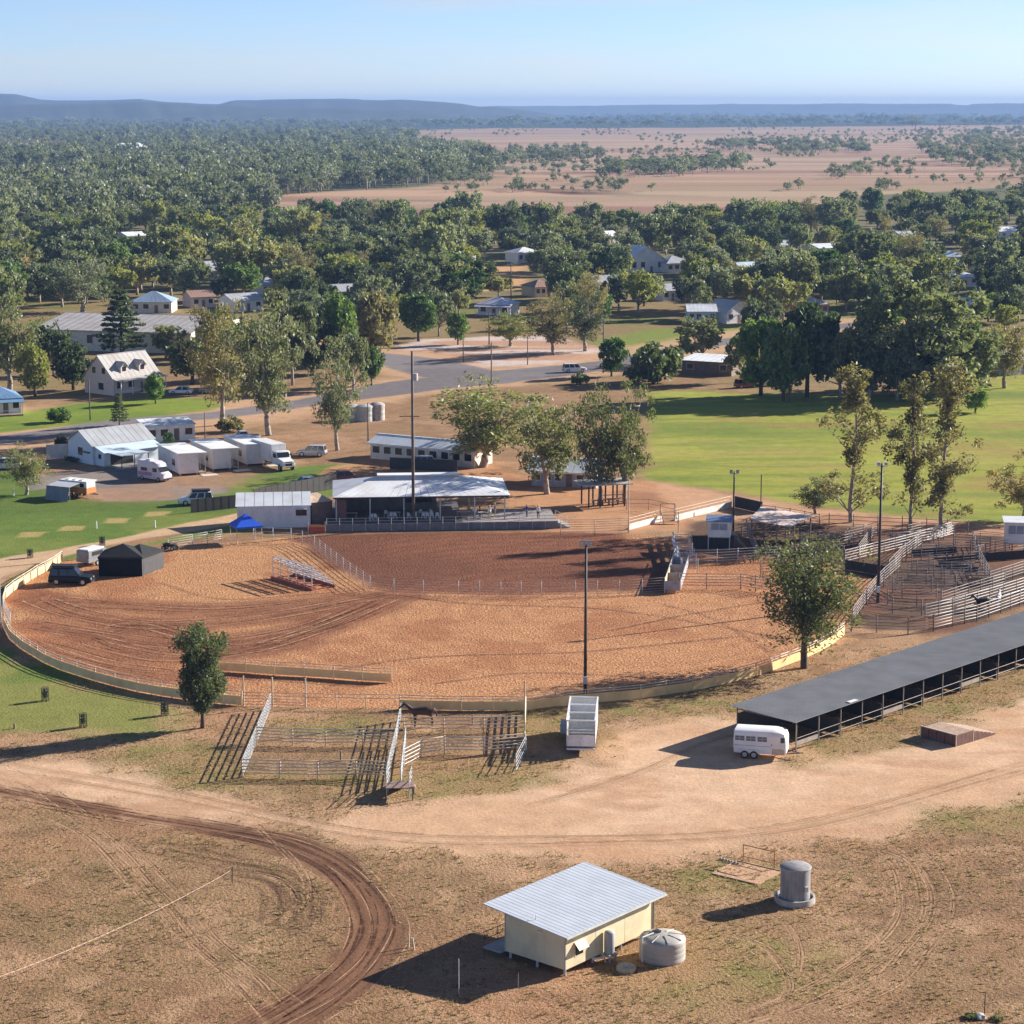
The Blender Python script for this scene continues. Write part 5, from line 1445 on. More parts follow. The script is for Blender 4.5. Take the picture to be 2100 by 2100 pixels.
def tree_guard(px, py, label, h=1.25, r=0.34):
    p = G(px, py)
    root = empty('tree_guard', p, 0, label, 'tree guard', 'sapling guards round the arena lawn')
    m = MB(); n = 14
    for i in range(n):
        t = 2 * math.pi * i / n; m.tube((r * math.cos(t), r * math.sin(t), 0), (r * math.cos(t), r * math.sin(t), h), 0.022, n=4)
    for k in range(7):
        z = 0.08 + (h - 0.1) * k / 6
        for i in range(n):
            t = 2 * math.pi * i / n; u = 2 * math.pi * (i + 1) / n
            m.tube((r * math.cos(t), r * math.sin(t), z), (r * math.cos(u), r * math.sin(u), z), 0.018, n=4)
    m.build('mesh_cage', M_DKSTEEL, root)
    s = MB(); path_tube(s, [Vector((0, 0, 0)), Vector((0.04, 0, h * 0.7)), Vector((0, 0, h + 0.15))], 0.03, 0.01, 5)
    s.build('sapling', M_TIMBER, root)
    rs = np.random.RandomState(int(px)); c = np.array([[0, 0, h * t] for t in (0.35, 0.6, 0.85)])
    link('foliage', mesh_quads('foliage', leaves(rs, c, np.array([0.26, 0.26, 0.22]), 40, 0.13)), root, LEAF['dark'])
tree_guard(93, 1437, 'dark mesh tree guard on the front lawn farthest from the picture bottom')
tree_guard(171, 1491, 'dark mesh tree guard on the front lawn nearest the sand track')
tree_guard(338, 1467, 'dark mesh tree guard on the lawn left of the lone upright tree')
tree_guard(62, 1144, 'dark mesh tree guard beside the dirt path at the left edge', 1.1, 0.36)
tree_guard(210, 1118, 'dark mesh tree guard beside the dirt path behind the black tents', 1.1, 0.36)
stick('stump_post', 'tiny dark stump at the left edge of the front lawn', 30, 1494, 0.45, 0.11, M_TIMBER)

# ---------------------------------------------------------------- near cattle yards
YG = 'portable cattle panels of the near yard'
def yardp(*a): return GA(a)
R5 = (1.50, 1.22, 0.94, 0.66, 0.38)
fence('cattle panels running down the left side of the near yard', yardp((555, 1455), (497, 1594)), 1.55, 2.4, R5 + (0.14,), 0.04, 0.05, M_GALVD, M_GALVD, name='cattle_panel_fence', group=YG)
fence('cattle panels along the front of the near yard above the green grass', yardp((497, 1594), (652, 1597), (731, 1595), (793, 1599)), 1.55, 3.0, R5, 0.055, 0.065, M_RAIL, M_POSTC, name='cattle_panel_fence', group=YG)
fence('cattle panels across the middle of the near yard', yardp((526, 1526), (600, 1529), (668, 1531), (744, 1530), (812, 1530)), 1.55, 3.0, R5, 0.055, 0.065, M_RAIL, M_POSTC, name='cattle_panel_fence', group=YG)
fence('cattle panels forming the left side of the loading race', yardp((822, 1478), (812, 1530), (800, 1580), (792, 1618)), 1.7, 2.2, (1.6, 1.3, 1.0, 0.7, 0.4), 0.035, 0.05, M_GALVD, M_GALVD, name='cattle_panel_fence', group=YG)
fence('cattle panels forming the right side of the loading race', yardp((832, 1530), (827, 1572), (822, 1618)), 1.7, 2.2, (1.6, 1.3, 1.0, 0.7, 0.4), 0.035, 0.05, M_GALVD, M_GALVD, name='cattle_panel_fence', group=YG)
fence('far rails of the right-hand horse pen behind the dark horse', yardp((828, 1503), (910, 1503), (992, 1503), (1076, 1500)), 1.5, 3.4, (1.42, 1.1, 0.78, 0.45), 0.055, 0.065, M_RAIL, M_POSTC, name='cattle_panel_fence', group=YG)
fence('near rails of the right-hand horse pen along the grass', yardp((863, 1553), (912, 1546), (992, 1547), (1076, 1540)), 1.6, 3.4, (1.52, 1.24, 0.96, 0.68, 0.4), 0.055, 0.065, M_RAIL, M_POSTC, name='cattle_panel_fence', group=YG)
fence('rails closing the right end of the horse pen beside the stock trailer', yardp((1078, 1462), (1076, 1500), (1076, 1540)), 1.55, 3.0, R5, 0.055, 0.065, M_RAIL, M_POSTC, name='cattle_panel_fence', group=YG)
def gate(label, a, b, h=1.45, m=None, n=5, z0=0.15):
    a = G(*a); b = G(*b); d = b - a
    root = empty('pipe_gate', a, math.atan2(d.y, d.x), label, 'gate', 'swung open pipe gates')
    m = m or M_WHITE; L = d.length
    for x in (0.03, L): MB().tube((x, 0, 0.02 if x < 1 else z0), (x, 0, h + 0.05), 0.035).build('stile', m, root)
    for i in range(n):
        z = z0 + (h - z0) * i / (n - 1); MB().tube((0.03, 0, z), (L, 0, z), 0.028).build('rail', m, root)
    return root
gate('bright white pipe gate standing open beside the loading race', (829, 1571), (863, 1553))
gate('grey pipe gate swung out at the corner by the stock trailer', (1079, 1541), (1058, 1583), m=M_GALV)
def tall_post(px, py, ty, label, r=0.05, m=None, name='pipe_post'):
    p = G(px, py); h = top_z(p, ty)
    o = MB().tube((0, 0, -0.05), (0, 0, h), r, r, 8).lathe([(r * 1.15, h), (r * 1.15, h + 0.04), (0, h + 0.07)], 8).build(name, m or M_POSTC, None); o.location = p
    tag(o, label, 'post')
tall_post(1076, 1535, 1398, 'tall pale pipe post at the corner of the horse pen', 0.06)
tall_post(500, 1448, 1387, 'tall cream gatepost at the left of the arena gate', 0.07)
tall_post(559, 1449, 1390, 'tall cream gatepost in the middle of the arena gate', 0.07)
tall_post(627, 1451, 1392, 'tall cream gatepost at the right of the arena gate', 0.07)
stick('feed_post', 'short dark post inside the far rails of the horse pen', 969, 1487, 0.95, 0.09, M_TIMBER)
stick('feed_post', 'short dark post inside the near cattle yard', 699, 1561, 0.85, 0.09, M_TIMBER)

def loading_ramp_timber():
    a = G(789, 1642)
    root = empty('loading_ramp', a, 0, 'timber loading ramp on steel legs at the end of the cattle race', 'ramp')
    L = 2.3
    md = mat('ramp_deck', (0.26, 0.17, 0.14), 0.85, var=0.25, scale=3)
    for i in range(8):
        y0 = i * 0.22
        MB().box(0, L, y0 + 0.006, y0 + 0.214, 0.98, 1.05).build('deck_plank', md, root)
    for k in range(9):
        y0 = 1.78 + k * 0.28; z = 1.05 * (1 - k / 9.0)
        MB().add([(0.15, y0, z - 0.06), (L - 0.35, y0, z - 0.06), (L - 0.35, y0 + 0.27, z - 0.17), (0.15, y0 + 0.27, z - 0.17), (0.15, y0, z), (L - 0.35, y0, z), (L - 0.35, y0 + 0.27, z - 0.11), (0.15, y0 + 0.27, z - 0.11)],
                 [(0, 3, 2, 1), (4, 5, 6, 7), (0, 1, 5, 4), (1, 2, 6, 5), (2, 3, 7, 6), (3, 0, 4, 7)]).build('ramp_plank', md, root)
    for x in (0.08, L - 0.08):
        for y in (0.08, 1.65): MB().tube((x, y, -0.05), (x, y, 0.98), 0.05).build('leg', M_DKSTEEL, root)
    MB().box(L, L + 0.12, 0.0, 0.35, 0.96, 1.22).build('bump_stop', M_POSTC, root)
    for x in (0.15, L - 0.35):
        for y in (0.1, 2.0, 4.2): MB().tube((x, y, 0.0), (x, y, 2.1 - y * 0.1), 0.035).build('side_post', M_GALV, root)
        for dz in (0.35, 0.7, 1.05): MB().tube((x, 0.1, 1.05 + dz), (x, 4.2, 0.35 + dz * 1.1), 0.028).build('side_rail', M_GALV, root)
loading_ramp_timber()

# ---------------------------------------------------------------- animals
def skinned(name, joints, edges, root_i, m, parent=None, sub=2):
    me = bpy.data.meshes.new(name); me.from_pydata([j[:3] for j in joints], edges, [])
    ob = bpy.data.objects.new(name + '_src', me); COL.objects.link(ob)
    md = ob.modifiers.new('skin', 'SKIN'); md.use_smooth_shade = True
    sv = me.skin_vertices[0].data
    for i, j in enumerate(joints):
        r = j[3]; sv[i].radius = (r, r) if not hasattr(r, '__len__') else r
        sv[i].use_root = (i == root_i)
    s2 = ob.modifiers.new('sub', 'SUBSURF'); s2.levels = sub; s2.render_levels = sub
    dg = bpy.context.evaluated_depsgraph_get(); dg.update()
    out = bpy.data.meshes.new_from_object(ob.evaluated_get(dg)); out.name = name
    bpy.data.objects.remove(ob)
    out.materials.clear(); out.materials.append(m)
    return out
def horse_mesh(m):
    J = [(0, 0, 1.22, 0.31), (0.55, 0, 1.20, 0.30), (-0.55, 0, 1.25, 0.29), (-0.78, 0, 1.22, 0.20), (0.78, 0, 1.25, 0.23),      # barrel, chest, rump
         (1.02, 0, 1.50, 0.155), (1.25, 0, 1.72, 0.115), (1.42, 0, 1.74, 0.095), (1.68, 0, 1.52, 0.07), (1.80, 0, 1.42, 0.055),     # neck, poll, muzzle
         (-0.95, 0, 1.05, 0.055), (-1.02, 0, 0.65, 0.06)]                                                                                     # tail
    E = [(0, 1), (0, 2), (2, 3), (1, 4), (4, 5), (5, 6), (6, 7), (7, 8), (8, 9), (3, 10), (10, 11)]
    for s in (-1, 1):
        k = len(J)
        J += [(0.60, 0.15 * s, 0.95, 0.13), (0.60, 0.16 * s, 0.52, 0.065), (0.61, 0.16 * s, 0.16, 0.042), (0.65, 0.16 * s, 0.03, 0.055)]
        E += [(1, k), (k, k + 1), (k + 1, k + 2), (k + 2, k + 3)]
        k = len(J)
        J += [(-0.52, 0.17 * s, 0.92, 0.16), (-0.62, 0.17 * s, 0.60, 0.075), (-0.72, 0.17 * s, 0.46, 0.055), (-0.64, 0.17 * s, 0.14, 0.042), (-0.60, 0.17 * s, 0.03, 0.055)]
        E += [(2, k), (k, k + 1), (k + 1, k + 2), (k + 2, k + 3), (k + 3, k + 4)]
    me = skinned('horse', J, E, 0, m)
    b = bmesh.new(); b.from_mesh(me)
    for s in (-1, 1):   # ears
        r = bmesh.ops.create_cone(b, cap_ends=True, segments=5, radius1=0.035, radius2=0.004, depth=0.14)
        bmesh.ops.translate(b, verts=r['verts'], vec=(1.36, 0.06 * s, 1.88))
    b.to_mesh(me); b.free()
    return me
def horse(p, rz, m, label, s=1.0):
    o = link('horse', horse_mesh(m), None); o.location = p; o.rotation_euler = (0, 0, rz); o.scale = (s, s, s)
    tag(o, label, 'horse'); 
    mn = MB()
    for i in range(6):
        t = i / 5; x = 0.95 + 0.42 * t; z = 1.62 + 0.26 * t
        mn.add([(x, -0.02, z), (x + 0.1, -0.02, z + 0.05), (x + 0.02, -0.1, z - 0.2), (x - 0.06, -0.09, z - 0.22), (x, 0.02, z), (x + 0.1, 0.02, z + 0.05)], [(0, 1, 2, 3), (4, 5, 1, 0), (4, 3, 2, 5), (0, 3, 4), (1, 5, 2)])
    mn.build('mane', M_BLACK, o)
    return o
M_BAY = mat('bay_coat', (0.060, 0.026, 0.017), 0.6, var=0.25)
M_BLKCOAT = mat('black_coat', (0.016, 0.014, 0.013), 0.55, var=0.2)
M_GREYCOAT = mat('grey_coat', (0.62, 0.58, 0.54), 0.7, var=0.12)
horse(G(868, 1490), R(190), M_BAY, 'dark bay horse standing in the pen beside the loading race', 1.22)
horse(G(2016, 1252), R(200), M_BLKCOAT, 'black horse standing in the stockyard race', 1.0)
horse(G(2047, 1246), R(75), M_GREYCOAT, 'pale grey horse beside the black one in the stockyard race', 1.0)

# ---------------------------------------------------------------- trailers
def wheel(parent, x, y, r=0.34, w=0.2, m_r=None):
    t = MB(); prof = [(r * 0.62, -w / 2), (r * 0.92, -w / 2), (r, -w * 0.32), (r, w * 0.32), (r * 0.92, w / 2), (r * 0.62, w / 2)]
    n = 18; vs = []
    for rr, yy in prof:
        for i in range(n):
            a = 2 * math.pi * i / n; vs.append((x + rr * math.cos(a), y + yy, r + rr * math.sin(a)))
    fs = [(k * n + i, (k + 1) * n + i, (k + 1) * n + (i + 1) % n, k * n + (i + 1) % n) for k in range(len(prof) - 1) for i in range(n)]
    t.add(vs, fs)
    o = t.build('wheel', M_TYRE, parent, smooth=True)
    rr = MB(); 
    vs = [(x + r * 0.64 * math.cos(2 * math.pi * i / n), y + s * w * 0.42, r + r * 0.64 * math.sin(2 * math.pi * i / n)) for s in (-1, 1) for i in range(n)]
    rr.add(vs, [tuple(range(n)), tuple(range(2 * n - 1, n - 1, -1))] + [(i, n + i, n + (i + 1) % n, (i + 1) % n) for i in range(n)])
    rr.build('rim', m_r or M_RIM, o)
    return o
def loft(sections, mname):
    """closed shell through rings of equal length"""
    m = MB(); n = len(sections[0])
    for s in sections: m.v += [tuple(p) for p in s]
    for k in range(len(sections) - 1):
        for i in range(n): m.f.append((k * n + i, k * n + (i + 1) % n, (k + 1) * n + (i + 1) % n, (k + 1) * n + i))
    m.f.append(tuple(range(n - 1, -1, -1))); m.f.append(tuple(range((len(sections) - 1) * n, len(sections) * n)))
    return m

def horse_float():
    a = G(1508, 1546); b = G(1604, 1553)
    d = b - a; rz = math.atan2(d.y, d.x)
    root = empty('horse_float', a, rz, 'white two-axle horse float parked at the end of the long shed', 'trailer')
    L, W = 4.3, 2.15
    mw = mat('float_white', (0.80, 0.79, 0.77), 0.38, var=0.04, scale=1.0, dirt=(0.62, 0.55, 0.47))
    def ring(x, w, z0, z1, c=0.28):
        h = w / 2
        return [(x, -h, z0), (x, h, z0), (x, h, z1 - c), (x, h - c * 0.35, z1 - c * 0.3), (x, h - c, z1), (x, -h + c, z1), (x, -h + c * 0.35, z1 - c * 0.3), (x, -h, z1 - c)]
    secs = [ring(0, W, 0.55, 2.38), ring(0.04, W, 0.48, 2.42), ring(3.2, W, 0.48, 2.46), ring(3.9, W, 0.48, 2.42), (ring(4.25, W * 0.94, 0.5, 2.28, 0.3)), ring(4.4, W * 0.80, 0.55, 2.0, 0.3)]
    o = loft(secs, 'body').build('body', mw, root); autosmooth(o.data, 35)
    for i, x in enumerate((0.12, 1.05, 2.02)):
        w = MB().box(x, x + 0.78, -W / 2 - 0.02, -W / 2 + 0.02, 1.55, 1.95).build('window', mat('float_window', (0.12, 0.13, 0.15), 0.2), root)
        MB().box(x - 0.04, x + 0.82, -W / 2 - 0.03, -W / 2 - 0.021, 1.74, 1.77).box(x + 0.37, x + 0.41, -W / 2 - 0.03, -W / 2 - 0.021, 1.55, 1.95).build('bar', M_GALV, w)
        w = MB().box(x, x + 0.78, W / 2 - 0.02, W / 2 + 0.02, 1.55, 1.95).build('window', MATS['float_window'], root)
    MB().box(3.95, 4.30, -W / 2 * 0.98 - 0.02, -W / 2 * 0.9, 1.55, 1.98).build('window', M_GLASS, root)
    MB().box(3.15, 3.85, -W / 2 - 0.018, -W / 2 + 0.01, 0.62, 2.05).build('tack_door', mw, root)
    MB().box(3.2, 3.26, -W / 2 - 0.04, -W / 2 - 0.02, 1.25, 1.38).build('door_handle', M_BLACK, root)
    MB().box(3.25, 4.3, -W / 2 - 0.03, -W / 2 - 0.012, 0.5, 0.98).build('checker_plate', mat('checker_plate', (0.42, 0.36, 0.33), 0.4, 0.4), root)
    for s in (-1, 1):
        MB().box(0.05, 3.1, s * (W / 2 + 0.006) - 0.006, s * (W / 2 + 0.006) + 0.006, 1.12, 1.16).build('stripe', mat('float_stripe', (0.32, 0.32, 0.36), 0.5), root)
        for x in (0.95, 1.72): wheel(root, x, s * (W / 2 - 0.05), 0.34, 0.2)
        MB().prism_y([(0.5, 0.72), (0.6, 0.82), (2.05, 0.82), (2.2, 0.70), (2.2, 0.66), (2.05, 0.77), (0.6, 0.77), (0.52, 0.66)], s * (W / 2 + 0.01), s * (W / 2 + 0.12)).build('mudguard', mw, root)
        MB().box(-0.03, 0.0, s * 0.95 - 0.06, s * 0.95 + 0.06, 0.6, 0.85).build('tail_light', mat('tail_red', (0.4, 0.02, 0.02), 0.3), root)
    MB().box(-0.04, -0.004, -W / 2 + 0.1, W / 2 - 0.1, 0.6, 1.7).build('tail_ramp', mw, root)
    MB().tube((4.2, -0.7, 0.5), (5.5, 0, 0.48), 0.05).tube((4.2, 0.7, 0.5), (5.5, 0, 0.48), 0.05).tube((5.4, 0, 0.48), (5.75, 0, 0.5), 0.05).build('drawbar', M_DKSTEEL, root)
    MB().tube((5.2, 0.1, 0), (5.2, 0.1, 0.75), 0.035).build('jockey_stand', M_GALV, root)
horse_float()

def stock_trailer():
    a = G(1191, 1548); b = G(1203, 1452)
    d = b - a; rz = math.atan2(d.y, d.x)
    root = empty('stock_trailer', a, rz, 'white open-topped stock trailer parked end-on beside the horse pen', 'trailer')
    L, W, z0, z1 = 7.6, 2.4, 0.75, 3.05
    mw = mat('crate_white', (0.84, 0.84, 0.83), 0.45, var=0.06, dirt=(0.52, 0.44, 0.36))
    MB().box(0, L, -W / 2, W / 2, z0 - 0.12, z0).build('floor_deck', mat('trailer_deck', (0.20, 0.17, 0.15), 0.8), root)
    MB().box(-0.05, L + 0.3, -0.5, -0.35, z0 - 0.32, z0 - 0.125).box(-0.05, L + 0.3, 0.35, 0.5, z0 - 0.32, z0 - 0.125).build('chassis', M_DKSTEEL, root)
    for s in (-1, 1):
        y = s * (W / 2)
        MB().box(0, L, y - 0.02, y + 0.02, z0, z0 + 1.15).build('side_panel', mw, root)
        for z in (z0 + 1.32, z0 + 1.52, z0 + 1.72): MB().box(0, L, y - 0.03, y + 0.03, z, z + 0.10).build('side_rail', mw, root)
        MB().box(-0.04, L + 0.04, y - 0.06, y + 0.06, z1 - 0.12, z1).build('top_rail', mw, root)
        for i in range(7): 
            x = i * (L - 0.08) / 6; MB().box(x, x + 0.09, y - 0.035, y + 0.035, z0, z1 - 0.12).build('upright', mw, root)
        for x in (2.6, 3.5): wheel(root, x, s * (W / 2 - 0.15), 0.42, 0.26)
        MB().box(2.1, 4.0, s * (W / 2 - 0.28) - 0.14, s * (W / 2 - 0.28) + 0.14, 0.87, 0.90).build('mudguard', M_GALV, root)
        MB().box(-0.10, -0.05, s * 0.9 - 0.12, s * 0.9 + 0.12, 0.5, 0.62).build('tail_light', mat('tail_red', (0.4, 0.02, 0.02), 0.3), root)
    for x in (0.0, 2.5, 5.0, L - 0.1):
        MB().box(x, x + 0.1, -W / 2 + 0.06, W / 2 - 0.06, z1 - 0.11, z1 - 0.01).build('roof_bow', mw, root)
    for x in (5.4, 5.8, 6.2, 6.6, 7.0, 7.3): MB().box(x, x + 0.05, -W / 2 + 0.06, W / 2 - 0.06, z1 - 0.09, z1 - 0.03).build('roof_slat', M_GALV, root)
    MB().box(0.0, 0.04, -W / 2 + 0.02, -0.01, z0, z0 + 0.95).build('tail_gate', mw, root)
    MB().box(0.0, 0.04, 0.01, W / 2 - 0.02, z0, z0 + 0.95).build('tail_gate', mw, root)
    for z in (z0 + 1.15, z0 + 1.4): MB().box(0.0, 0.04, -W / 2 + 0.06, W / 2 - 0.06, z, z + 0.07).build('gate_bar', mw, root)
    MB().box(L - 0.04, L, -W / 2 + 0.02, W / 2 - 0.02, z0, z1 - 0.12).build('front_panel', mw, root)
    for x in (2.52, 5.02): MB().box(x, x + 0.04, -W / 2 + 0.06, W / 2 - 0.06, z0, z0 + 1.5).build('divider', M_GALV, root)
    MB().box(-0.12, -0.04, -W / 2, W / 2, z0 - 0.3, z0 - 0.16).build('bumper', M_WHITE, root)
    MB().tube((L, -0.5, 0.55), (L + 1.7, 0, 0.52), 0.06).tube((L, 0.5, 0.55), (L + 1.7, 0, 0.52), 0.06).build('drawbar', M_DKSTEEL, root)
    MB().box(4.4, 6.2, W / 2 + 0.03, W / 2 + 0.75, 0.55, 1.35).build('tool_box', mat('tool_box_grey', (0.33, 0.35, 0.36), 0.5), root)
stock_trailer()

# ---------------------------------------------------------------- long grey shed
def long_shed():
    A = G(1508, 1443, 3.0); Bf = G(1632, 1482, 2.8); E = G(2100, 1322, 2.8)
    d = (E - Bf); d.z = 0; u = d.normalized(); v = Vector((-u.y, u.x, 0))
    wid = (A - Bf).dot(v)
    off = (A - Bf).dot(u)
    L = d.length + 26
    root = empty('stable_shed', (Bf.x, Bf.y, 0), math.atan2(u.y, u.x), 'long low open stable shed with dark grey skillion roof', 'shed')
    mr = mat('shed_roof_grey', (0.25, 0.245, 0.24), 0.6, 0.0, var=0.14, scale=0.5, dirt=(0.30, 0.28, 0.26))
    zf = lambda x, y: 2.8 + 0.2 * y / wid
    nb = int(L / 3.2)
    n = int(L / 0.76)
    sh = L / n
    for i in range(n):
        x0 = i * sh
        k = off * 0
        corrugated(x0 + 0.001, x0 + sh - 0.002, 0, wid, zf, pitch=sh / 3, rib=0.022, thick=0.03).build('roof_sheet', mr, root)
    mp = mat('shed_post', (0.20, 0.18, 0.16), 0.6, 0.3, var=0.2)
    for i in range(nb + 1):
        x = 0.6 + i * (L - 1.2) / nb
        for y, z in ((0.35, 2.74), (wid - 0.35, 2.9)):
            MB().box(x - 0.045, x + 0.045, y - 0.045, y + 0.045, -0.05, z).build('post', mp, root)
        MB().box(x - 0.03, x + 0.03, 0.42, wid - 0.42, 2.58, 2.68).build('rafter', mp, root)
        if i < nb:
            x1 = 0.6 + (i + 1) * (L - 1.2) / nb
            if i % 4 == 0: MB().box(x + 0.08, x1 - 0.08, 0.33, 0.37, 0.55, 0.95).build('feed_board', mat('feed_board', (0.32, 0.26, 0.21), 0.8, var=0.2), root)
            for z in (0.6, 1.2): MB().tube((x + 0.05, 0.35, z), (x1 - 0.05, 0.35, z), 0.025).build('stall_rail', mp, root)
            if i % 2 == 0 and i > 0:
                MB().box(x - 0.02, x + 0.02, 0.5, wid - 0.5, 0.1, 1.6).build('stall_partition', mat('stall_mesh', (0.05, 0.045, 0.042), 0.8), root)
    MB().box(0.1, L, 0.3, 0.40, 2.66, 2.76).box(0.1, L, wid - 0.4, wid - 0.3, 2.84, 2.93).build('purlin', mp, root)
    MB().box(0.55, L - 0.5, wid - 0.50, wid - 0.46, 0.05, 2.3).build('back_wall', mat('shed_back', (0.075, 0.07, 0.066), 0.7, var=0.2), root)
    # the sheet leaning up on the edge
    MB().box(8.2, 9.4, 0.1, 0.5, 2.86, 2.90).build('loose_flashing', M_WHITE, root)
long_shed()

def red_ramp():
    a = G(1889, 1512); b = G(1961, 1531); c = G(2020, 1498)
    u = (b - a).normalized(); v = Vector((-u.y, u.x, 0)); W = (b - a).length
    root = empty('loading_bank', a, math.atan2(u.y, u.x), 'low loading ramp walled with red corrugated sheets beside the sand track', 'ramp')
    dpt = 2.4; tail = 3.6; h = 0.95
    mred = mat('red_sheet', (0.17, 0.085, 0.065), 0.65, var=0.25, scale=2)
    mdirt = mat('ramp_dirt', (0.40, 0.27, 0.19), 0.95, var=0.2, scale=2, bump=0.4)
    MB().add([(0.06, 0.06, h), (W - 0.06, 0.06, h), (W - 0.06, dpt, h), (0.06, dpt, h), (0.06, dpt + tail, 0.02), (W - 0.06, dpt + tail, 0.02), (0.06, 0.06, 0), (W - 0.06, 0.06, 0)],
             [(0, 1, 2, 3), (3, 2, 5, 4), (0, 6, 7, 1), (0, 3, 4, 6), (1, 7, 5, 2)]).build('earth_fill', mdirt, root)
    n = 9
    for i in range(n):
        x0 = W * i / n; MB().box(x0 + 0.02, x0 + W / n - 0.02, -0.02 - 0.03 * (i % 2), 0.04, 0.0, h + 0.04).build('wall_sheet', mred, root)
    for k, (y0, y1, z0, z1) in enumerate([(0.05 + i * 0.6, 0.63 + i * 0.6, h + 0.04 - max(0, (i - 3)) * 0.16, h + 0.04 - max(0, (i - 3)) * 0.16) for i in range(9)]):
        for x in (-0.01, W - 0.02): MB().box(x, x + 0.045, y0, y1, 0, max(z1, 0.1)).build('wall_sheet', mred, root)
    for x, y in ((0, 0), (W, 0), (W, dpt), (0, dpt)): MB().tube((x, y - 0.06, 0), (x, y - 0.06, h + 0.15), 0.05).build('corner_post', M_POSTC, root)
    MB().box(-0.05, W + 0.05, -0.08, 0.05, h + 0.045, h + 0.11).build('cap_rail', M_POSTC, root)
red_ramp()
p = G(1895, 1490)
o = MB().tube((0, 0, 0), (0, 0, 1.3), 0.03).tube((1.5, 0.3, 0), (1.5, 0.3, 1.5), 0.03).tube((0, 0, 1.3), (1.5, 0.3, 1.5), 0.025).build('hitching_rail', M_RAIL, None); o.location = p
tag(o, 'thin pipe hitching rail standing behind the red loading ramp', 'rail')
# ================================================================ THE ARENA AND THE STOCKYARDS
AG = 'fences round the arena'
AR = (1.32, 1.08)
def gpts(px): return GA(px)
AF = ARENA_FRONT
fence('cream board fence curving round the left front of the arena', gpts(AF[1:14]), 1.38, 2.6, AR, 0.04, 0.055, M_RAIL, M_POSTC, board=(0.06, 0.92), name='arena_fence', group=AG)
fence('five-rail pipe gates closing the arena below the tall cream gateposts', gpts([(500, 1448), (559, 1449), (627, 1451)]), 1.4, 9, (1.30, 1.0, 0.72, 0.45, 0.2), 0.035, 0.05, M_RAIL, M_POSTC, name='arena_gate', cat='gate')
fence('plain two-rail arena fence right of the gates', gpts([(627, 1451), (690, 1452), (750, 1453), (820, 1454)]), 1.4, 3.0, (1.32, 0.98), 0.035, 0.045, M_RAIL, M_POSTC, name='arena_fence', group=AG)
fence('cream board fence behind the dark bay horse', gpts([(820, 1454), (885, 1456), (947, 1457), (1012, 1457), (1076, 1457), (1139, 1449)]), 1.4, 2.8, AR, 0.04, 0.055, M_RAIL, M_POSTC, board=(0.06, 0.90), name='arena_fence', group=AG)
fence('cream board fence sweeping from the stock trailer to the yards', gpts(AF[22:]), 1.4, 2.6, AR, 0.04, 0.055, M_RAIL, M_POSTC, board=(0.06, 0.92), name='arena_fence', group=AG)
fence('cream board fence at the left end of the arena behind the black car', gpts([(128, 1152), (109, 1166), (78, 1182), (50, 1200), (28, 1214), (12, 1228), (7, 1246)]), 1.38, 2.6, AR, 0.04, 0.055, M_RAIL, M_POSTC, board=(0.06, 0.92), name='arena_fence', group=AG)
fence('grey pipe gate in the left end of the arena fence', gpts([(6, 1250), (22, 1285)]), 1.5, 9, (1.4, 1.15, 0.9, 0.65, 0.4), 0.03, 0.05, M_GALV, M_GALV, name='arena_gate', cat='gate')
tall_post(3, 1290, 1140, 'tall thin pole at the left picture edge by the arena gate', 0.06, M_GALV)
fence('freestanding cream board fence inside the front of the arena', gpts([(446, 1376), (506, 1380), (565, 1385), (625, 1388), (685, 1392), (745, 1397), (803, 1400)]), 1.42, 9, AR, 0.032, 0.05, M_RAIL, M_POSTC, board=(0.10, 0.92), name='arena_fence', group=AG, exact=True)
M_PANEL = mat('inner_panel_steel', (0.46, 0.38, 0.33), 0.5, 0.3, var=0.15)
fence('six-rail pipe panels dividing the red ring from the front of the arena', gpts([(597, 1113), (620, 1117), (645, 1128), (690, 1162), (718, 1184), (759, 1211), (808, 1218), (868, 1220), (940, 1222), (1027, 1223), (1110, 1223), (1180, 1223), (1270, 1221), (1363, 1215)]), 1.8, 3.0, (1.72, 1.42, 1.12, 0.82, 0.52, 0.25), 0.026, 0.04, M_PANEL, M_GALV, name='panel_fence', group='pipe panel fences inside the arena')
fence('tall rails behind the blue gazebo in front of the white shed', gpts([(520, 1110), (560, 1112), (597, 1113)]), 1.9, 3.2, (1.8, 1.3, 0.7), 0.035, 0.05, M_GALV, M_GALV, name='panel_fence', group='pipe panel fences inside the arena')
fence('pipe panels behind the black tents along the dirt path', gpts([(345, 1128), (395, 1120), (455, 1110)]), 1.5, 3.0, R5, 0.03, 0.045, M_GALV, M_GALV, name='panel_fence', group='pipe panel fences inside the arena')
fence('low many-railed fence from the deck to the white walls', gpts([(1150, 1097), (1220, 1096), (1290, 1093)]), 2.0, 3.2, (1.95, 1.65, 1.35, 1.05, 0.75, 0.4, 0.15), 0.035, 0.05, M_RAIL, M_POSTC, name='panel_fence', group='pipe panel fences inside the arena')
fence('thin rail fence right of the pergola', gpts([(1285, 1046), (1330, 1046), (1385, 1058)]), 1.6, 4.5, (1.5, 0.9), 0.03, 0.04, M_TIMBER, M_TIMBER, name='rail_fence')

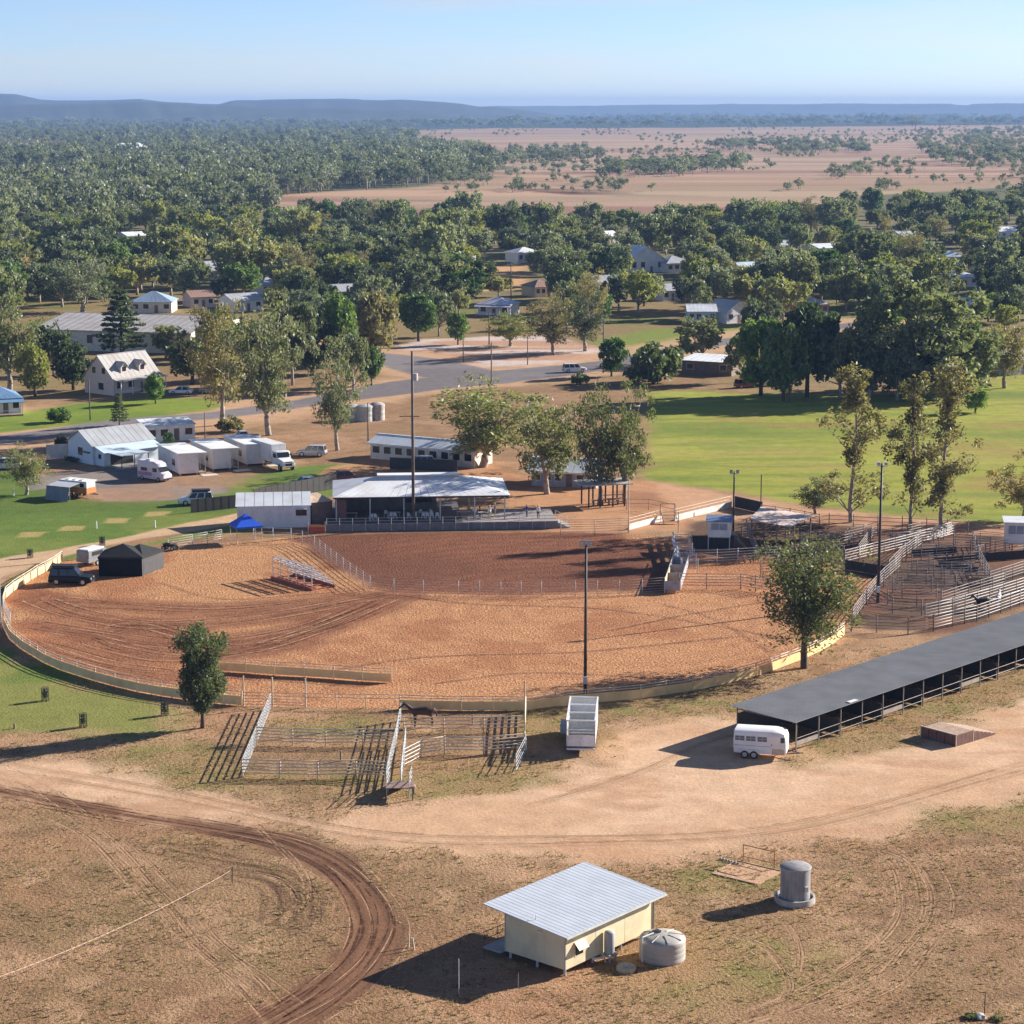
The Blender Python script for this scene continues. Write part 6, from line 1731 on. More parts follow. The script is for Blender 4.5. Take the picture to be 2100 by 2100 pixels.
# ---- bleacher
def bleacher():
    a = G(556, 1187); b = G(638, 1212)
    d = b - a; L = d.length; rz = math.atan2(d.y, d.x)
    root = empty('bleacher', a, rz, 'portable aluminium bleacher on red skids inside the arena', 'grandstand')
    red = mat('skid_red', (0.42, 0.10, 0.07), 0.5, var=0.15); alu = mat('seat_aluminium', (0.60, 0.61, 0.62), 0.35, 0.6, var=0.1)
    n = 5
    for i in range(n):
        y0 = 0.25 + i * 0.62; z = 2.6 - i * 0.48
        MB().box(0, L, y0, y0 + 0.28, z, z + 0.06).build('seat_plank', alu, root)
        MB().box(0, L, y0 + 0.36, y0 + 0.56, z - 0.36, z - 0.31).build('foot_plank', alu, root)
    k = 6
    for i in range(k):
        x = 0.15 + i * (L - 0.3) / (k - 1)
        MB().box(x - 0.04, x + 0.04, 0.18, 0.26, 0.1, 2.6).build('back_post', M_GALV, root)
        MB().tube((x, 0.25, 2.6), (x, 3.1, 0.3), 0.045).build('stringer', M_GALV, root)
        MB().tube((x, 0.2, 0.12), (x, 3.3, 0.12), 0.05).build('cross_skid', red, root)
    for z in (0.7, 1.35, 2.0): MB().tube((0.1, 0.2, z), (L - 0.1, 0.2, z), 0.03).build('back_rail', M_GALV, root)
    for y in (0.1, 3.2): MB().box(-0.1, L + 0.1, y - 0.08, y + 0.08, 0.0, 0.28).build('skid', red, root)
bleacher()

# ---- poles
def flood_pole(px, py, ty, label, heads=2, r=0.17, m=None, white=False):
    p = G(px, py); h = top_z(p, ty)
    root = empty('light_pole', p, 0, label, 'light pole', 'floodlight poles round the arena')
    MB().tube((0, 0, -0.1), (0, 0, h), r, r * 0.6, 10).build('pole', m or M_DKSTEEL, root, smooth=True)
    MB().box(-0.55, 0.55, -0.05, 0.05, h - 0.35, h - 0.25).build('cross_arm', M_GALV, root)
    for i in range(heads):
        x = (-0.4, 0.4, 0.0)[i]
        q = MB().box(x - 0.17, x + 0.17, -0.28, -0.02, h - 0.20, h + 0.16).build('floodlight', M_WHITE if white else mat('lamp_housing', (0.13, 0.13, 0.14), 0.5), root)
        q2 = MB().box(x - 0.14, x + 0.14, -0.30, -0.282, h - 0.16, h + 0.12).build('lamp_glass', mat('lamp_glass', (0.35, 0.37, 0.40), 0.15), q)
    MB().box(-0.2, 0.2, -r - 0.16, -r, 1.2, 1.9).build('meter_box', M_WHITE if heads == 2 and white else M_GALV, root)
    return root
flood_pole(1200, 1427, 1112, 'tall dark floodlight pole at the front of the arena beside the stock trailer', 3)
flood_pole(1800, 1236, 950, 'tall dark floodlight pole with white lamps among the stockyards', 2, 0.19, white=True)
flood_pole(1503, 1120, 966, 'floodlight pole beside the white judging box', 2, 0.15)
tall_post(1560, 1046, 974, 'thin dark pole at the edge of the sports field', 0.07, M_DKSTEEL)
tall_post(1289, 1092, 985, 'thin rusty pole at the end of the many-railed fence', 0.06, M_RAIL)
tall_post(1391, 1098, 1050, 'short thin pole between the two white walls', 0.06, M_RAIL)
M_POWER = mat('power_pole_wood', (0.15, 0.115, 0.09), 0.85, var=0.3, scale=1)
WIRES = []
def power_pole(px, py, ty, label, lamp=False, arm=True, r=0.17):
    p = G(px, py); h = top_z(p, ty)
    root = empty('power_pole', p, 0, label, 'power pole', 'timber power poles')
    MB().tube((0, 0, -0.1), (0, 0, h), r, r * 0.7, 8).build('pole', M_POWER, root, smooth=True)
    if arm:
        MB().box(-1.1, 1.1, -0.06, 0.06, h - 0.7, h - 0.58).build('cross_arm', M_POWER, root)
        for x in (-1.0, -0.4, 0.4, 1.0): MB().tube((x, 0, h - 0.58), (x, 0, h - 0.38), 0.05, n=6).build('insulator', M_WHITE, root)
    if lamp:
        MB().box(-1.7, 0.9, -0.06, 0.06, h * 0.63, h * 0.63 + 0.12).build('lamp_arm', M_RUST, root)
        MB().lathe([(0, h * 0.85 - 0.3), (0.35, h * 0.85 - 0.3), (0.35, h * 0.85 + 0.6), (0, h * 0.85 + 0.65)], 12, (0.4, -0.3)).build('transformer', M_GALV, root)
    return root
power_pole(848, 1081, 720, 'very tall timber power pole rising in front of the pavilion', lamp=True, arm=False, r=0.22)
power_pole(185, 862, 776, 'slim power pole on the verge before the gabled house', arm=False, r=0.12)
power_pole(421, 918, 845, 'slim pole among the caravan park cabins', arm=False, r=0.11)
power_pole(755, 908, 826, 'slim timber pole at the left end of the toilet block', arm=False, r=0.12)
power_pole(1008, 905, 702, 'slim power pole rising through the wide olive gum', r=0.14)
power_pole(1618, 826, 672, 'tall pale power pole at the far edge of the sports field', arm=False, r=0.16)
power_pole(1003, 712, 640, 'power pole before the pale verandah house', r=0.15)
power_pole(950, 742, 694, 'short pole on the sandy lot at the road corner', arm=False, r=0.12)
power_pole(1082, 748, 690, 'short pole on the sandy lot left of the white car', arm=False, r=0.12)
power_pole(1237, 765, 655, 'power pole behind the road-edge green tree', r=0.15)
power_pole(1048, 620, 540, 'twin-armed power pole in the middle of the town', r=0.16)
power_pole(967, 585, 555, 'small power pole on the bare town block', r=0.14)

# ---- chutes, white walls, judging box
M_WALLW = mat('white_wall_board', (0.80, 0.77, 0.72), 0.6, var=0.05, dirt=(0.6, 0.48, 0.38))
def wall(label, a, b, h, m, t=0.06, posts=True, name='board_wall', cap=None, cat='wall'):
    a = G(*a); b = G(*b); d = b - a; L = d.length
    root = empty(name, a, math.atan2(d.y, d.x), label, cat)
    n = max(1, round(L / 2.4))
    for i in range(n):
        MB().box(L * i / n + 0.01, L * (i + 1) / n - 0.01, -t, 0, 0.03, h).build('panel', m, root)
    for i in range(n + 1): MB().box(L * i / n - 0.05, L * i / n + 0.05, 0.002, 0.10, -0.03, h + 0.06).build('post', M_TIMBER, root)
    for z in (h + 0.35, h + 0.75):
        if cap: MB().tube((0, 0.05, z), (L, 0.05, z), 0.035).build('rail', M_RAIL, root)
    return root
wall('low white wall between the many-railed fence and the timber stand', (1290, 1087), (1358, 1069), 0.8, M_WALLW, cap=True)
wall('long low white wall running up to the floodlight pole', (1384, 1069), (1500, 1041), 0.85, M_WALLW, cap=True)
wall('dark board wall between the floodlight pole and the rusty yard roof', (1504, 1040), (1562, 1053), 1.6, mat('dark_board', (0.045, 0.04, 0.036), 0.8, var=0.2))
wall('dark board pen wall under the white judging box', (1420, 1126), (1505, 1126), 1.7, MATS['dark_board'])
def chutes():
    a = G(1363, 1216); b = G(1385, 1150)
    d = b - a; L = d.length
    root = empty('bucking_chutes', a, math.atan2(d.y, d.x), 'white and cream bucking chute gates at the right end of the red ring', 'chute')
    mc = M_CREAMBOARD; mg = mat('chute_panel', (0.34, 0.34, 0.36), 0.6, 0.0, var=0.2)
    n = 4
    for i in range(n):
        x0 = L * i / n; x1 = L * (i + 1) / n
        MB().box(x0 + 0.06, x1 - 0.06, 0.0, 0.06, 0.15, 1.15 if i else 1.4).build('chute_gate', mc if i < 2 else mg, root)
        MB().tube((x0, 0, 0), (x0, 0, 1.7), 0.07).build('chute_post', M_GALV, root)
        for z in (1.55,): MB().tube((x0, 0, z), (x1, 0, z), 0.04).build('chute_rail', M_GALV, root)
        MB().box(x0 + 0.03, x0 + 0.07, -1.7, -0.05, 0.3, 1.4).build('chute_divider', mg, root)
        MB().box(x0 + 0.1, x1 - 0.05, -1.8, -1.74, 0.3, 1.4).build('back_panel', mg, root)
chutes()
def white_chute_panels():
    a = G(1398, 1176); b = G(1378, 1112); d = b - a; L = d.length
    root = empty('chute_yard', a, math.atan2(d.y, d.x), 'tall white slatted chute panels behind the bucking gates', 'chute')
    mg = mat('chute_white', (0.70, 0.71, 0.74), 0.5, 0.05, var=0.1)
    n = 6
    for i in range(n):
        x0 = L * i / n; x1 = L * (i + 1) / n
        for k in range(3): MB().box(x0 + 0.05, x1 - 0.05, -0.03, 0.03, 0.2 + k * 0.5, 0.48 + k * 0.5).build('slat', mg, root)
        MB().tube((x0, 0, 0), (x0, 0, 1.9), 0.06).build('post', M_GALV, root)
        for z in (0.6, 1.1, 1.6): MB().tube((x0, -1.9, z), (x0, -0.05, z), 0.035).build('rail', M_GALV, root)
        MB().tube((x0, -1.9, 0), (x0, -1.9, 1.8), 0.05).build('post', M_GALV, root)
white_chute_panels()
def tower_box(px, py, wpx, ty, label, roofm, leg=1.6):
    p = G(px, py); s = mpp(p); w = wpx * s; h = top_z(p, ty)
    root = empty('judging_box', p, R(-8), label, 'cabin')
    d = w * 0.9
    for x in (-w / 2 + 0.08, w / 2 - 0.08):
        for y in (0.08, d - 0.08): MB().box(x - 0.06, x + 0.06, y - 0.06, y + 0.06, -0.05, leg).build('leg', M_GALV, root)
    for x0, x1, y0, y1 in ((-w / 2, w / 2, 0, 0.05), (-w / 2, w / 2, d - 0.05, d), (-w / 2, -w / 2 + 0.05, 0.05, d - 0.05), (w / 2 - 0.05, w / 2, 0.05, d - 0.05)):
        MB().box(x0, x1, y0, y1, leg, h - 0.25).build('wall', M_WALLW, root)
    MB().box(-w / 2, w / 2, 0, d, leg - 0.08, leg - 0.002).build('floor', M_TIMBER, root)
    w_ = MB().box(-w * 0.36, w * 0.36, -0.02, 0.0, leg + (h - leg) * 0.42, leg + (h - leg) * 0.78).build('window', mat('box_window', (0.30, 0.33, 0.38), 0.25), root)
    MB().box(-0.03, 0.03, -0.03, -0.021, leg + (h - leg) * 0.42, leg + (h - leg) * 0.78).build('mullion', M_WALLW, w_)
    MB().quadbox([(-w / 2 - 0.3, -0.3), (w / 2 + 0.3, -0.3), (w / 2 + 0.3, d + 0.3), (-w / 2 - 0.3, d + 0.3)], [h - 0.25, h - 0.25, h + 0.05, h + 0.05], [h - 0.17, h - 0.17, h + 0.13, h + 0.13]).build('roof', roofm, root)
    MB().add([(w / 2 + 0.1, d * 0.5, leg), (w / 2 + 0.75, d * 0.5, leg), (w / 2 + 2.1, d * 0.5, 0), (w / 2 + 1.9, d * 0.5, 0), (w / 2 + 0.1, d * 0.5 + 0.7, leg), (w / 2 + 0.75, d * 0.5 + 0.7, leg), (w / 2 + 2.1, d * 0.5 + 0.7, 0), (w / 2 + 1.9, d * 0.5 + 0.7, 0)],
             [(0, 1, 2, 3), (7, 6, 5, 4), (0, 4, 5, 1), (1, 5, 6, 2), (2, 6, 7, 3), (3, 7, 4, 0)]).build('stairs', M_TIMBER, root)
tower_box(1474, 1128, 46, 1066, 'white judging box with blue-grey roof standing on legs above a dark pen', mat('box_roof_blue', (0.16, 0.22, 0.32), 0.5, 0.1))
tower_box(2082, 1136, 42, 1068, 'small white yard hut on legs at the right picture edge', M_WHITE, 1.3)
def rusty_roof():
    z0, z1 = 3.25, 2.75
    c = [G(1536, 1066, z0), G(1620, 1081, z0), G(1671, 1058, z1), G(1561, 1040, z1)]
    o = sum((Vector((p.x, p.y, 0)) for p in c), Vector()) / 4
    root = empty('yard_shelter', o, 0, 'open shelter with pale rusted iron roof over the cattle pens', 'shelter')
    loc = [p - o for p in c]
    mr = mat('pale_rust_iron', (0.66, 0.53, 0.45), 0.65, 0.15, var=0.2, scale=0.8, dirt=(0.38, 0.25, 0.19))
    n = 9
    for i in range(n):
        t0, t1 = i / n, (i + 1) / n - 0.004
        a0 = loc[0].lerp(loc[1], t0); a1 = loc[0].lerp(loc[1], t1); b1 = loc[3].lerp(loc[2], t1); b0 = loc[3].lerp(loc[2], t0)
        am = loc[0].lerp(loc[1], t0 + 0.02); bm2 = loc[3].lerp(loc[2], t0 + 0.02)
        up = Vector((0, 0, 0.05))
        MB().add([a0, a1, b1, b0, a0 + up * 1.8, am + up * 1.6, a1 + up * 0.6, b1 + up * 0.6, bm2 + up * 1.6, b0 + up * 1.8], [(0, 3, 2, 1), (4, 5, 8, 9), (5, 6, 7, 8), (0, 1, 6, 5, 4), (1, 2, 7, 6), (2, 3, 9, 8, 7), (3, 0, 4, 9)]).build('roof_sheet', mr, root)
    for t in (0.05, 0.35, 0.65, 0.95):
        for k, (A, B, zz) in enumerate(((loc[0], loc[1], z0), (loc[3], loc[2], z1))):
            q = A.lerp(B, t); q2 = (loc[3].lerp(loc[2], t) if k == 0 else loc[0].lerp(loc[1], t)); q = q.lerp(q2, 0.06)
            MB().tube((q.x, q.y, -0.05), (q.x, q.y, zz - 0.02), 0.09).build('post', M_TIMBER, root)
rusty_roof()

# ---- stockyard fences
SG = 'rails of the stockyards'
YR = (1.75, 1.42, 1.09, 0.76, 0.43)
M_YRAIL = mat('yard_rail', (0.30, 0.25, 0.22), 0.6, 0.0, var=0.2, scale=2)  # darkened so the colour itself holds the shade on the rails' sides
M_YPOST = mat('yard_post', (0.22, 0.18, 0.16), 0.75, var=0.25)
def yard(label, pts, h=1.85, rails=YR, sp=2.6, mr=None, mp=None):
    fence(label, GA(pts), h, sp, rails, 0.04, 0.06, mr or M_YRAIL, mp or M_YPOST, name='yard_rails', group=SG, prail=True)
yard('stockyard rails facing the long shed left of the tall floodlight pole', [(1746, 1295), (1798, 1297), (1862, 1300), (1914, 1295)])
yard('bright stockyard race rails alongside the long shed', [(1914, 1295), (1953, 1285), (2003, 1274), (2052, 1257), (2110, 1236), (2180, 1212)], mr=mat('yard_rail_pale', (0.60, 0.55, 0.50), 0.5, 0.0, var=0.15))
yard('far side rails of the bright stockyard race', [(1897, 1272), (1953, 1260), (2029, 1238), (2110, 1212), (2180, 1190)], mr=MATS['yard_rail_pale'])
yard('stockyard rails slanting up from the arena to the dark pen', [(1748, 1280), (1770, 1248), (1790, 1220), (1812, 1196), (1846, 1166)])
yard('stockyard rails crossing the yard behind the tall floodlight pole', [(1812, 1205), (1850, 1226), (1920, 1228), (1985, 1228)])
yard('second row of rails across the middle of the stockyards', [(1840, 1198), (1900, 1200), (1975, 1198), (2030, 1200)])
yard('stockyard rails with timber top by the brown feeder', [(1975, 1206), (2029, 1203), (2100, 1180), (2170, 1160)])
yard('long pale rails behind the dark pen wall', [(1732, 1158), (1790, 1143), (1858, 1126), (1952, 1098)], mr=MATS['yard_rail_pale'])
yard('rear rails of the stockyards under the slim gums', [(1640, 1112), (1720, 1128), (1780, 1118), (1830, 1112), (1890, 1098)])
yard('short pale rails below the middle slim gum', [(1826, 1122), (1870, 1118), (1915, 1112), (1955, 1100)], mr=MATS['yard_rail_pale'])
yard('outer stockyard rails along the red verge by the sports field', [(1640, 1088), (1700, 1080), (1800, 1085), (1900, 1088), (1985, 1095), (2060, 1102)], sp=3.4, rails=(1.5, 1.0, 0.5))
yard('grey pen rails below the white judging box', [(1408, 1158), (1470, 1157), (1555, 1152), (1600, 1150)], mr=M_GALV, mp=M_GALV)
yard('low pen rails before the judging box pens', [(1392, 1207), (1449, 1208), (1519, 1208), (1580, 1218)], mr=M_PANEL)
yard('pen rails under the rusted yard roof', [(1520, 1108), (1580, 1104), (1640, 1112)])
yard('pen rails running back from the grey pen to the rusted roof', [(1555, 1152), (1540, 1120), (1530, 1092)])
yard('pen rails right of the dark horse shade by the white yard hut', [(2000, 1150), (2040, 1140), (2110, 1128)])
yard('rails running back through the right of the stockyards', [(2030, 1200), (2010, 1160), (1995, 1120)])
yard('pen rails dividing the yards left of the tall floodlight pole', [(1770, 1248), (1830, 1258), (1890, 1262)])
yard('pen rails under the leftmost slim gum', [(1690, 1128), (1740, 1112), (1800, 1098)])
yard('pen rails behind the rusted roof along the verge', [(1560, 1062), (1620, 1070), (1680, 1082)])
yard('dark forcing pen rails right of the rusted roof', [(1640, 1130), (1690, 1136), (1730, 1150)])
yard('rails from the dark pen wall towards the slim gums', [(1822, 1180), (1850, 1150), (1890, 1120)])
yard('cross rails in the far middle of the stockyards', [(1858, 1150), (1920, 1146), (1990, 1140)])
yard('rails in front of the low dark wall drawn for a shadow', [(1880, 1180), (1950, 1184), (2020, 1180)])
yard('rails between the brown feeder and the race', [(1930, 1246), (1985, 1228), (2060, 1206)])
yard('rear pen rails near the white yard hut', [(1955, 1118), (2010, 1122), (2070, 1126)])
for i, (row, pts) in enumerate((('nearest', [(1820, 1240), (1880, 1244), (1930, 1240)]), ('second nearest', [(1850, 1214), (1910, 1214), (1960, 1212)]), ('third nearest', [(1862, 1188), (1930, 1190), (1990, 1188)]), ('fourth nearest', [(1870, 1168), (1940, 1166), (2010, 1160)]), ('farthest', [(1890, 1132), (1960, 1130), (2030, 1132)]))):
    yard('stockyard cross rails, the %s row counted from the shed' % row, pts)
yard('holding pen rails beside the lone shade tree', [(1560, 1180), (1620, 1176), (1680, 1172)]); yard('holding pen rails behind the lone shade tree', [(1600, 1150), (1660, 1150), (1730, 1158)]); yard('rails linking the rusted roof to the rear yards', [(1640, 1112), (1650, 1132), (1660, 1150)]); yard('rails dividing the rear yards below the slim gums', [(1760, 1146), (1775, 1126), (1790, 1104)])
wall('dark low wall of the rear pen below the middle slim gum', (1870, 1142), (1960, 1136), 0.9, MATS['dark_board']); wall('dark low wall by the white yard hut', (2020, 1152), (2100, 1146), 1.1, MATS['dark_board'])
wall('dark solid pen wall behind the lone shade tree', (1733, 1168), (1822, 1182), 1.2, MATS['dark_board'])
wall('low dark wall standing in for a shadow in the right of the stockyards', (1925, 1158), (2006, 1172), 0.55, mat('shadow_wall', (0.10, 0.11, 0.11), 0.6))  # dark wall added in place of a shadow lying in the yard
def feeder(px, py, label):
    p = G(px, py); root = empty('hay_feeder', p, R(8), label, 'feeder')
    mt = mat('feeder_brown', (0.36, 0.22, 0.13), 0.8, var=0.2)
    MB().box(0, 2.6, 0, 1.0, 0.45, 0.52).build('tray', mt, root)
    for y in (0, 0.94): MB().box(0, 2.6, y, y + 0.06, 0.525, 0.95).build('side', mt, root)
    for x in (0.1, 2.4):
        for y in (0.1, 0.8): MB().box(x, x + 0.1, y, y + 0.1, 0, 0.445).build('leg', M_YPOST, root)
    MB().box(0.08, 2.52, 0.08, 0.92, 0.53, 0.80).build('hay', mat('hay', (0.52, 0.40, 0.20), 0.95, var=0.3, scale=6), root)
feeder(1990, 1200, 'brown hay feeder in the stockyards')

# ---- black tents and car in the arena corner
M_TENT = mat('tent_black', (0.012, 0.012, 0.012), 0.85, var=0.2, spec=0.1); M_TENTG = mat('tent_grey', (0.07, 0.066, 0.066), 0.8, var=0.15)
def marquee(a, b, depth, h, peak, label, mf, ms, mr, walls=True):
    a = G(*a); b = G(*b); d = b - a; L = d.length
    root = empty('pop_up_tent', a, math.atan2(d.y, d.x), label, 'tent')
    for x in (0.04, L - 0.04):
        for y in (0.04, depth - 0.04): MB().tube((x, y, 0), (x, y, h), 0.035).build('leg', M_GALV, root)
    if walls:
        MB().box(0, L, -0.012, 0.0, 0.02, h).build('front_wall', mf, root)
        MB().box(L, L + 0.012, 0.0, depth, 0.02, h).build('side_wall', ms, root)
        MB().box(-0.012, 0.0, 0.0, depth, 0.02, h).build('side_wall', ms, root)
    n = 1
    e = 0.08
    c = Vector((L / 2, depth / 2, peak))
    cs = [Vector((-e, -e, h)), Vector((L + e, -e, h)), Vector((L + e, depth + e, h)), Vector((-e, depth + e, h))]
    r0 = Vector((min(L, depth) / 2 if L > depth * 1.4 else L / 2, depth / 2, peak)); r1 = Vector((L - r0.x, depth / 2, peak))
    if L <= depth * 1.4: r0 = Vector((L / 2 - 0.02, depth / 2, peak)); r1 = Vector((L / 2 + 0.02, depth / 2, peak))
    MB().add([*cs, r0, r1], [(0, 1, 5, 4), (1, 2, 5), (2, 3, 4, 5), (3, 0, 4)]).build('canopy', mr, root)
    v = 0.22
    MB().add([(cs[0].x, cs[0].y, h), (cs[1].x, cs[1].y, h), (cs[1].x, cs[1].y, h - v), (cs[0].x, cs[0].y, h - v), (cs[2].x, cs[2].y, h), (cs[2].x, cs[2].y, h - v), (cs[3].x, cs[3].y, h), (cs[3].x, cs[3].y, h - v)],
             [(0, 1, 2, 3), (1, 4, 5, 2), (4, 6, 7, 5), (6, 0, 3, 7)]).build('valance', mr, root)
    return root
marquee((203, 1182), (292, 1182), 4.2, 2.3, 3.5, 'black walled pop-up tent in the left corner of the arena', M_TENT, M_TENTG, mat('tent_roof', (0.035, 0.034, 0.034), 0.8, spec=0.15))
marquee((294, 1180), (336, 1164), 3.6, 2.2, 3.2, 'charcoal side tent joined to the right of the black tent', M_TENTG, M_TENTG, MATS['tent_roof'])
def blue_gazebo():
    p = G(510, 1116)
    root = marquee((486, 1119), (538, 1115), 3.2, 2.3, 3.7, 'bright blue gazebo before the white shed at the arena edge', M_TENT, M_TENT, mat('gazebo_blue', (0.015, 0.10, 0.62), 0.55, var=0.1), walls=False)
    return root
blue_gazebo()
# ================================================================ VEHICLES
def car_paint(name, c): return mat('paint_' + name, c, 0.28, var=0.03, spec=0.5, dirt=(c[0] * 0.75 + 0.05, c[1] * 0.72 + 0.04, c[2] * 0.7 + 0.03))
P_WHITE = car_paint('white', (0.80, 0.80, 0.80)); P_BLACK = mat('paint_black', (0.008, 0.008, 0.009), 0.4, var=0.05, spec=0.2); P_SILVER = car_paint('silver', (0.45, 0.46, 0.47))
P_GREEN = car_paint('white_green', (0.72, 0.78, 0.74)); P_RED = car_paint('dull_red', (0.22, 0.06, 0.05))
def car(p, rz, label, paint, style='wagon', L=4.8, W=1.86, H=1.75, rack=False, name='parked_car', cat='car', group='parked cars'):
    root = empty(name, (p.x, p.y, 0), rz, label, cat, group)
    gz = 0.26; belt = H * 0.56; hw = W / 2
    x0, x1 = -L / 2, L / 2
    if style == 'sedan': cab = [(-0.42, -0.30, 0.06, 0.24)]; rb, rt, ft, fb = -0.40, -0.24, 0.10, 0.27
    elif style == 'ute': rb, rt, ft, fb = -0.12, -0.09, 0.13, 0.25
    else: rb, rt, ft, fb = -0.485, -0.44, 0.10, 0.25
    rb, rt, ft, fb = [t * L for t in (rb, rt, ft, fb)]
    nose = belt * 0.93
    def sec(x, w, zb, zt): 
        h = w / 2
        return [(x, -h, zb + 0.1), (x, -h * 0.96, zb), (x, h * 0.96, zb), (x, h, zb + 0.1), (x, h, zt - 0.12), (x, h * 0.93, zt), (x, -h * 0.93, zt), (x, -h, zt - 0.12)]
    secs = [sec(x0, W * 0.90, gz + 0.12, belt * 0.92), sec(x0 + 0.12, W * 0.98, gz + 0.02, belt), sec(x0 + L * 0.3, W, gz, belt), sec(fb, W, gz, belt), sec(x1 - 0.55, W * 0.98, gz, nose), sec(x1 - 0.12, W * 0.95, gz + 0.02, nose * 0.92), sec(x1, W * 0.84, gz + 0.14, nose * 0.78)]
    o = loft(secs, 'body').build('body', paint, root); autosmooth(o.data, 38)
    # cabin
    h0, h1 = hw * 0.92, hw * 0.76
    C = [(rb, -h0, belt - 0.02), (fb, -h0, belt - 0.02), (fb, h0, belt - 0.02), (rb, h0, belt - 0.02), (rt, -h1, H), (ft, -h1, H), (ft, h1, H), (rt, h1, H)]
    MB().add(C, [(4, 5, 6, 7), (0, 1, 5, 4), (1, 2, 6, 5), (2, 3, 7, 6), (3, 0, 4, 7)]).build('cabin', paint, root, bevel=0.03)
    def pane(name, a, b, c, d, out):
        q = [Vector(v) for v in (a, b, c, d)]; ce = sum(q, Vector()) / 4
        q = [ce + (v - ce) * 0.86 + Vector(out) * 0.012 for v in q]
        MB().add(q + [v - Vector(out) * 0.02 for v in q], [(0, 1, 2, 3), (7, 6, 5, 4), (0, 4, 5, 1), (1, 5, 6, 2), (2, 6, 7, 3), (3, 7, 4, 0)]).build(name, M_GLASS, root)
    pane('windscreen', C[1], C[2], C[6], C[5], (1, 0, 0.7)); pane('rear_window', C[3], C[0], C[4], C[7], (-1, 0, 0.3))
    nw = 3 if style == 'wagon' else 2
    if style == 'ute': nw = 1
    for s, (a, b, c, d) in ((-1, (0, 1, 5, 4)), (1, (3, 2, 6, 7))):
        for i in range(nw):
            t0, t1 = i / nw, (i + 1) / nw
            pa = Vector(C[a]).lerp(Vector(C[b]), t0); pb = Vector(C[a]).lerp(Vector(C[b]), t1); pc = Vector(C[d]).lerp(Vector(C[c]), t1); pd = Vector(C[d]).lerp(Vector(C[c]), t0)
            q = (pa, pb, pc, pd) if s < 0 else (pb, pa, pd, pc)
            pane('side_window', *q, (0, s, 0.2))
        for x in (x0 + L * 0.19, x1 - L * 0.19): wheel(root, x, s * (hw - 0.1), 0.34 if H < 1.7 else 0.38, 0.23)
        MB().box(x1 - 0.10, x1 + 0.0, s * hw * 0.62 - 0.16, s * hw * 0.62 + 0.16, nose * 0.66, nose * 0.82).build('headlight', mat('headlight', (0.75, 0.77, 0.8), 0.15), root)
        MB().box(x0 - 0.02, x0 + 0.05, s * hw * 0.74 - 0.1, s * hw * 0.74 + 0.1, belt * 0.66, belt * 0.86).build('tail_light', mat('tail_red', (0.4, 0.02, 0.02), 0.3), root)
        MB().box(fb - 0.25, fb - 0.1, s * (hw + 0.02), s * (hw + 0.02) + s * 0.14, belt, belt + 0.13).build('mirror', paint, root) if s > 0 else MB().box(fb - 0.25, fb - 0.1, -(hw + 0.16), -(hw + 0.02), belt, belt + 0.13).build('mirror', paint, root)
    MB().box(x1 - 0.08, x1 + 0.06, -hw * 0.86, hw * 0.86, gz + 0.06, gz + 0.26).build('front_bumper', M_BLACK, root)
    MB().box(x0 - 0.06, x0 + 0.08, -hw * 0.88, hw * 0.88, gz + 0.1, gz + 0.3).build('rear_bumper', M_BLACK, root)
    if rack:
        MB().box(rt + 0.1, ft + 0.1, -h1 - 0.02, h1 + 0.02, H + 0.10, H + 0.32).build('roof_box', M_BLACK, root, bevel=0.05)
        for x in (rt + 0.4, ft - 0.3): MB().box(x, x + 0.06, -h1, h1, H, H + 0.098).build('roof_bar', M_BLACK, root)
    if style == 'ute':
        MB().box(x0 + 0.1, rb - 0.05, -hw + 0.08, hw - 0.08, belt + 0.002, belt + 0.03).build('tray_cover', M_BLACK, root)
    return root
def car_px(px, py, rz, label, paint, **k): return car(G(px, py), R(rz), label, paint, **k)
car_px(147, 1197, -4, 'black four-wheel drive with roof rack beside the black tent', P_BLACK, L=4.95, W=1.95, H=1.9, rack=True)
car_px(402, 1034, 190, 'white wagon with a black roof box before the dark fence', P_WHITE, L=4.7, rack=True)
car_px(627, 998, 205, 'white sedan parked on the grass behind the dark fence', P_GREEN, style='sedan', L=4.6, H=1.45)
car_px(10, 962, 185, 'white wagon cut by the left picture edge at the caravan park', P_WHITE, L=4.8)
car_px(372, 808, 175, 'white sedan on the drive beside the gabled house', P_WHITE, style='sedan', L=4.6, H=1.5)
car_px(432, 806, 170, 'dark grey car half hidden behind the gum right of the gabled house', P_SILVER, style='sedan', L=4.5, H=1.45)
car_px(1178, 763, 12, 'white car driving along the road', P_WHITE, style='wagon', L=4.9, H=1.8, group=None)
car_px(700, 985, 200, 'dull red car parked behind the pavilion roof', P_RED, style='sedan', L=4.5, H=1.45)
car_px(500, 905, 200, 'silver utility parked behind the third cabin', P_SILVER, style='ute', L=5.2, H=1.75)
car_px(640, 935, 170, 'dark car in the dirt beyond the grass behind the pavilion', P_SILVER, style='wagon', L=4.6)
car_px(1562, 792, 10, 'white car at the edge of the sports field under the trees', P_WHITE, style='wagon', L=4.7)
car_px(1530, 795, 20, 'dull red car beside the white one at the field edge', P_RED, style='wagon', L=4.6)
car_px(860, 958, 185, 'silver car showing above the pavilion ridge', P_SILVER, style='wagon', L=4.6)

